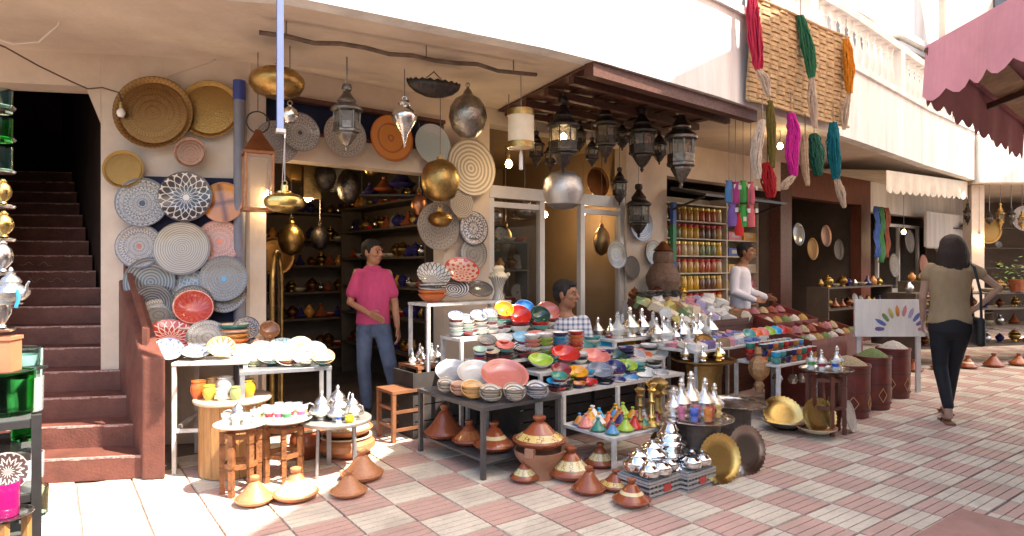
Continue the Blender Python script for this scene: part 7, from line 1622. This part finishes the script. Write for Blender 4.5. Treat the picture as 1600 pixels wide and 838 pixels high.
for k in range(5):
    q = F(4.35+k*.15, .47, 1.022)
    for j in range(3): ware('bowl', 'dark_bowl', 'grey bowl, %s up in stack %s along the pier shelf front' % (NTH[j], NTH[k]), 'bowl', 'grey bowl stacks on the pier shelf', [P_FINE, (P_DKRING, P_FINE)[k % 2]], q+Vector((0, 0, .045+j*.04)), (0, 0, 1), .07)
# ------------------------------------------------------------------ the dim shops on the right and the stall beyond the woman
shelf_run('brown_shop_shelves', 'dark shelves in the brown lintelled shop', F(8.75, -1.9), F(11.1, -1.9), [.4, .85, 1.3, 1.75, 2.1], .34, (NX, NY, 0), 10, 'brown shop shelves', 'stock in the brown lintelled shop', 51, .1)
shelf_run('front_rack', 'low rack of dark ware in front of the brown shop', F(8.6, .45), F(11.0, .45), [.35, .75, 1.1], .36, (NX, NY, 0), 10, 'front rack', 'stock in front of the brown shop', 52)
shelf_run('window_rack', 'crowded rack below the pale shop window', F(11.8, .6), F(16.0, .6), [.4, .8, 1.15], .4, (NX, NY, 0), 13, 'window rack', 'stock below the pale window', 53)
for k in range(5):
    s_ = 8.85+k*.5; p = F(s_, -.25, 1.75); ware('tray', 'dim_tray', 'dim copper tray in the brown shop opening, %s from the left' % NTH[k], 'tray', 'trays in the brown shop', [(P_TRAYC, P_DKRING, P_TRAYB)[k % 3], BRASS_D], p+Vector((0, 0, .25*(k % 2))), (NX, NY, .05), .2)
shelf_run('far_stall_rack', 'black stepped rack of goods beyond the walking woman', (5.65, 9.3, 0), (9.6, 10.4, 0), [.28, .55, .82, 1.05], .5, (.25, -.95, 0), 14, 'far stall rack', 'stock on the far stall rack', 54)
shelf_run('far_back_shelves', 'shelves deep in the far building', (9.3, 14.6, 0), (16.5, 14.6, 0), [.5, .95, 1.4, 1.85, 2.3], .4, (0, -1, 0), 18, 'far back shelves', 'stock deep in the far building', 55, .1)
rn = random.Random(66)
for k in range(9):
    x = 5.5+k*.46; y = 8.75+k*.13
    tagine('tagine at the foot of the far stall, %s from the left' % NTH[k], Vector((x, y, 0)), rn.uniform(.11, .17), lid=(TERRA, TBR, TB3)[k % 3], hs=1.0, group='tagines at the far stall')
for k in range(8):
    p = Vector((9.6+k*.75, 12.9, 2.15+.25*(k % 2))); ware('tray', 'far_tray', 'round tray hanging in the far building, %s from the left' % NTH[k], 'tray', 'trays hanging in the far building', [(P_TRAYG, P_STONE2, P_TRAYS)[k % 3], BRASS_D], p, (-.1, -1, .05), .26)
for k in range(6): lantern('lantern hanging in the far building, %s from the left' % NTH[k], 1512+k*17, 318+6*(k % 3), 352+8*(k % 2), 13, 12.7, (IRON, BRASS_D)[k % 2], 6, ztop=3.05, group='lanterns in the far building')
lf = onY(1590, 420, 9.6); m = MB(); rnl = random.Random(5)
for k in range(130):
    a = rnl.uniform(0, 6.28); c = Vector((rnl.gauss(0, .16), rnl.gauss(0, .1), rnl.gauss(.25, .13))); d = Vector((cos(a), sin(a), rnl.uniform(-.3, .6)))*.07; sd_ = Vector((-sin(a), cos(a), .2))*.02
    m.add([c, c+d*.5+sd_, c+d, c+d*.5-sd_], [(0, 1, 2, 3)])
pt = thing('potted_plant', 'bright green leafy plant on the far stall at the right edge', 'plant', Vector((lf.x, lf.y, 1.06))); m.build('leaves', mat('leaf_green', (0.16, 0.30, 0.05), .5, var=.3), pt, smooth=False)
m = MB(); m.lathe([(0, 0), (.09, 0), (.13, .18), (.11, .18), (0, .15)], 16); m.build('pot', TERRA, pt)

# ------------------------------------------------------------------ near rack of glassware at the left edge
YR = 2.15
def rp(px, py, dy=0.0): return onY(px, py, YR+dy)
rk = thing('black_rack', 'black metal rack of green glass at the left edge', 'rack', Vector((rp(20, 700).x, YR, 0)), 0)
c0 = rp(57, 700); rd = Vector((c0.x, c0.y, 0)).normalized(); rw = Vector((-rd.y, rd.x, 0)); rw = rw if rw.x < 0 else -rw
c0.z = 0; zt_ = rp(59, 648).z; ra = atan2(rw.y, rw.x)
for u_ in (0, .55):
    for v_ in (0, .36): m = MB(); m.box(c0+rw*u_+rd*v_+Vector((0, 0, zt_/2)), (.028, .028, zt_), ra); m.build('post', BMETAL, rk, world=True, smooth=False)
RZ = [rp(0, z).z for z in (655, 706, 770, 832)]
for z in RZ:
    m = MB(); m.box(c0+rw*.275+rd*.18+Vector((0, 0, z-.008)), (.52, .33, .014), ra); m.build('shelf', mat('rack_shelf', (0.10, 0.10, 0.095), .25), rk, world=True, smooth=False)
    for v_ in (0, .36): m = MB(); m.box(c0+rw*.275+rd*v_+Vector((0, 0, z-.012)), (.52, .02, .024), ra); m.build('rail', BMETAL, rk, world=True, smooth=False)
GG = mat('green_glass', (0.10, 0.72, 0.16), .03, trans=1.0, ior=1.25); GP = mat('pale_green_glass', (0.62, 0.86, 0.72), .03, trans=1.0, ior=1.2); GA = mat('aqua_glass', (0.55, 0.88, 0.80), .03, trans=1.0, ior=1.2); GM = mat('magenta_glass', (0.42, 0.01, 0.16), .05, alpha=.85)
proto('tumbler', [(0, 0), (.46, 0), (.48, .05), (.5, 1.0), (.46, 1.0), (.43, .1), (0, .1)], 18)
def tumb(label, px, py, H, m_, dy=.06, w=1.0):
    p = rp(px, py, dy); tag(inst('tumbler', 'tumbler', m_, None, p, None, (H*w, H*w, H)), label, 'glass', 'glass tumblers on the black rack')
z0 = RZ[0]
for lab, px, H, m_, w, dy in (('bright green tumbler on top of the black rack', 16, .15, GG, 1.0, .08), ('aqua tumbler behind the bright green one', 22, .21, GA, .85, .2), ('clear jug beside the green tumbler', 40, .12, GLASSC, .9, .12), ('tall clear glass behind the aqua tumbler', 36, .18, GLASSC, .6, .26)):
    p = rp(px, 655, dy); p.z = z0; tag(inst('tumbler', 'tumbler', m_, None, p, None, (H*w, H*w, H)), lab, 'glass', 'glass tumblers on the black rack')
for lab, px, zi, H, m_ in (('green glass on the second shelf of the black rack', 38, 1, .08, GG), ('clear glass on the third shelf of the black rack', 46, 2, .09, GLASSC), ('pale green glass on the lowest shelf of the rack', 36, 3, .11, GP), ('pale green glass at the corner of the lowest rack shelf', 50, 3, .10, GP)):
    p = rp(px, 700, .15); p.z = RZ[zi]; tag(inst('tumbler', 'tumbler', m_, None, p, None, H), lab, 'glass', 'glass tumblers on the black rack')
p = rp(10, 738, -.12); ware('plate', 'leaning_plate', 'brown plate with white zigzag leaning on the black rack', 'plate', None, [plate_mat('zigzag', 'mandala', (0.10, 0.055, 0.05), (0.62, 0.55, 0.50), (0.6, .53, .48), 14, 14, thr=.5), TERRA], p, (.25, -.95, .12), .062*1.0)
zt = rp(0, 806, -.14).z; stt = thing('low_stool', 'wooden stool with silver tray at the bottom left corner', 'stool', Vector((rp(2, 806, -.14).x, YR-.14, 0)))
inst('tray', 'tray_top', [P_TRAYS, P_TRAYS], stt, (0, 0, zt-.003), None, .085)
for x in (-1, 1):
    for y in (-1, 1): m = MB(); m.box((x*.045, y*.045, (zt-.005)/2), (.02, .02, zt-.006)); m.build('leg', PINE, stt, smooth=False)
tag(inst('tumbler', 'tumbler', GM, None, Vector((rp(6, 806, -.14).x, YR-.14, zt+.001)), None, (.085, .085, .105)), 'magenta glass with silver flowers at the bottom left corner', 'glass')
m = MB(); m.lathe([(.0405, .06), (.0425, .085), (.0405, .085)], 18)
# silver, brass and glass stacked above the rack on a thin stand
sx = rp(2, 500, .12); nz_ = thing('tall_stand', 'thin metal stand of silver and brass at the left edge', 'stand', Vector((rp(-16, 500, .12).x, YR+.12, 0)))
m = MB(); m.tube([(0, 0, 0), (0, 0, 2.4)], .012, 8); m.build('pole', GMETAL, nz_)
for py in (513, 425, 372, 320, 265, 215, 165): m = MB(); zz = rp(0, py, .12).z; m.lathe([(0, zz-.012), (.055, zz-.012), (.06, zz-.004), (.055, zz), (0, zz)], 20, c=(.02, 0, 0)); m.build('disc', SILVER, nz_)
teapot('silver teapot with a blue ribbon hanging at the left edge', Vector((rp(17, 476, .06).x, YR+.06, rp(0, 476, .06).z)), .13, -.3)
m = MB(); q = rp(27, 462, .0); m.tube([q+Vector((0, 0, .02)), q+Vector((.005, 0, -.01)), q+Vector((-.005, 0, -.04))], .006, 6); tag(m.build('blue_ribbon', mat('ribbon', (0.05, 0.35, 0.6), .6)), 'small blue ribbon tied to the silver teapot', 'ribbon')
for lab, px, py0, py1, w_, m_ in (('pierced brass ball at the left edge, upper one', 5, 280, 318, 24, BRASS2), ('pierced brass ball at the left edge, lower one', 6, 330, 370, 28, BRASS2), ('silver urn at the left edge under the brass balls', 4, 375, 424, 30, SILVER), ('silver pot at the left edge beside the teapot', 2, 440, 512, 30, SILVER)):
    a_, b_ = rp(px, py0, .10), rp(px, py1, .10); t = thing('rack_ornament', lab, 'ornament', Vector((b_.x, b_.y, b_.z))); Hh = a_.z-b_.z; R = w_/2*YR/FPX
    m = MB(); m.lathe([(0, 0), (R*.5, 0), (R*.35, Hh*.08), (R*.9, Hh*.3), (R, Hh*.5), (R*.8, Hh*.72), (R*.35, Hh*.85), (R*.45, Hh*.9), (R*.2, Hh), (0, Hh)], 20); m.build('body', m_, t)
for k, (py, c) in enumerate(((160, GP), (205, GG), (250, GP))):
    p = rp(4, py+18, .10); tag(inst('tumbler', 'tumbler', c, None, p, None, (.06, .06, .085)), '%s glass on the tall stand at the left edge, %s from top' % (('pale green', 'dark green', 'soft green')[k], NTH[k]), 'glass', 'glasses on the tall stand')
bx2 = rp(8, 580, .10); t = thing('orange_box', 'orange carved box above the green tumblers at the left edge', 'box', Vector((bx2.x, bx2.y, bx2.z)), .2); m = MB(); m.box((0, 0, .055), (.07, .07, .11)); m.build('case', mat('orange_box', (0.62, 0.24, 0.12), .5, var=.2), t, smooth=False); m = MB(); m.box((0, 0, .117), (.078, .078, .012)); m.build('lid', mat('orange_box', (0, 0, 0)), t, smooth=False)
m = MB(); zz = rp(0, 580, .1).z; m.box((bx2.x-.03, YR+.14, zz-.006), (.16, .2, .01)); o = m.build('upper_shelf', BMETAL, nz_, world=True, smooth=False)

# ------------------------------------------------------------------ more lamps crowding the openings
LP = [(925, 215, 262, 24, 6.9, 'slim dark lantern behind the second ceiling lantern'), (972, 190, 236, 26, 7.1, 'small dark lantern between the ceiling lanterns'), (1030, 205, 258, 28, 7.3, 'small dark lantern near the tall silvery one'), (905, 190, 238, 26, 7.2, 'small dark lantern above the pale pierced ball'), (968, 262, 322, 26, 7.6, 'dark lantern hanging low before the glass door'), (860, 222, 268, 24, 7.0, 'little dark lantern left of the pale pierced ball')]
for px, a_, b_, w_, Y, lab in LP: lantern(lab, px, a_, b_, w_, Y, sides=6, ztop=3.05)
UPL = [(412, 262, 300, 30, 5.9, BRASS_D, 'dull brass bulb lamp inside, left of the strap'), (508, 248, 300, 34, 6.2, IRON, 'dark ball lamp inside, right of the brass box'), (545, 258, 318, 38, 6.6, PEWTER, 'big pewter lamp inside below the pewter lantern'), (580, 236, 276, 26, 6.4, BRASS, 'brass drop lamp inside, left of the orange plate'), (455, 345, 400, 40, 6.7, BRASS_D, 'large dull brass lamp low inside the first shop'), (500, 350, 392, 30, 6.9, IRON, 'dark lamp low inside the first shop'), (655, 300, 340, 26, 6.3, COPPER, 'copper lamp inside beside the brass urn lamp'), (770, 318, 352, 34, 7.6, SILVER, 'silver bowl lamp behind the left glass pane'), (820, 316, 346, 60, 8.0, SILVER, 'wide silver lamp behind the glass door'), (790, 350, 400, 22, 8.2, BRASS_D, 'narrow brass lamp behind the left glass pane'), (940, 350, 400, 26, 8.4, BRASS_D, 'brass lamp behind the right glass pane')]
for px, a_, b_, w_, Y, m_, lab in UPL: spin_lamp('inside_lamp', lab, px, a_, b_, w_, Y, [(0, 0), (.3, .03), (.7, .12), (.97, .36), (1, .5), (.85, .7), (.5, .84), (.25, .9), (.3, .94), (.2, 1), (0, 1)], m_, ztop=2.98)
for k, (px, py, r) in enumerate(((962, 398, 22), (985, 418, 18), (1020, 395, 20), (1030, 432, 17))):
    p = ond(px, py, .04); ware('plate', 'pier_plate', 'brown patterned plate low on the beige pier, %s from the left' % NTH[k], 'plate', 'plates low on the beige pier', [(P_FINE, P_DKRING)[k % 2], TERRA], p+Vector((NX, NY, 0))*.03, (NX, NY, .1), r*p.y/FPX)

# scarves and plates crowding the dim shops on the right
SCF = [('blue', (0.03, 0.08, 0.28)), ('green', (0.04, 0.16, 0.05)), ('rust', (0.22, 0.05, 0.02))]
for k, (nm, c) in enumerate(SCF):
    p0 = F(11.15+k*.22, .30, 2.55); m = MB(); n_ = 10
    vs = [p0+Vector((UX, UY, 0))*(x*.11)+Vector((NX, NY, 0))*(.025*sin(x*9+z*1.3+k))-Vector((0, 0, z*(.95+.1*(k % 2))/n_)) for z in range(n_+1) for x in (-1, -.5, 0, .5, 1)]
    m.add(vs, [(i*5+j, i*5+j+1, (i+1)*5+j+1, (i+1)*5+j) for i in range(n_) for j in range(4)]); o = m.build('hanging_scarf', mat('scarf_'+nm.replace(' ', '_'), c, .85, var=.3)); sm = o.modifiers.new('s', 'SOLIDIFY'); sm.thickness = .006
    tag(o, '%s scarf hung in front of the red wooden pier' % nm, 'scarf', 'scarves before the red pier')
for k in range(7):
    p = F(12.3+k*.75, .16, 1.45+.5*(k % 2)); ware('plate', 'wall_plate', 'patterned plate on the far shop front under the awning, %s from left' % NTH[k], 'plate', 'plates under the cream awning', [(P_FINE, P_DKRING, P_SALMON, P_BLUERED)[k % 4], TERRA], p, (NX, NY, .08), .24)
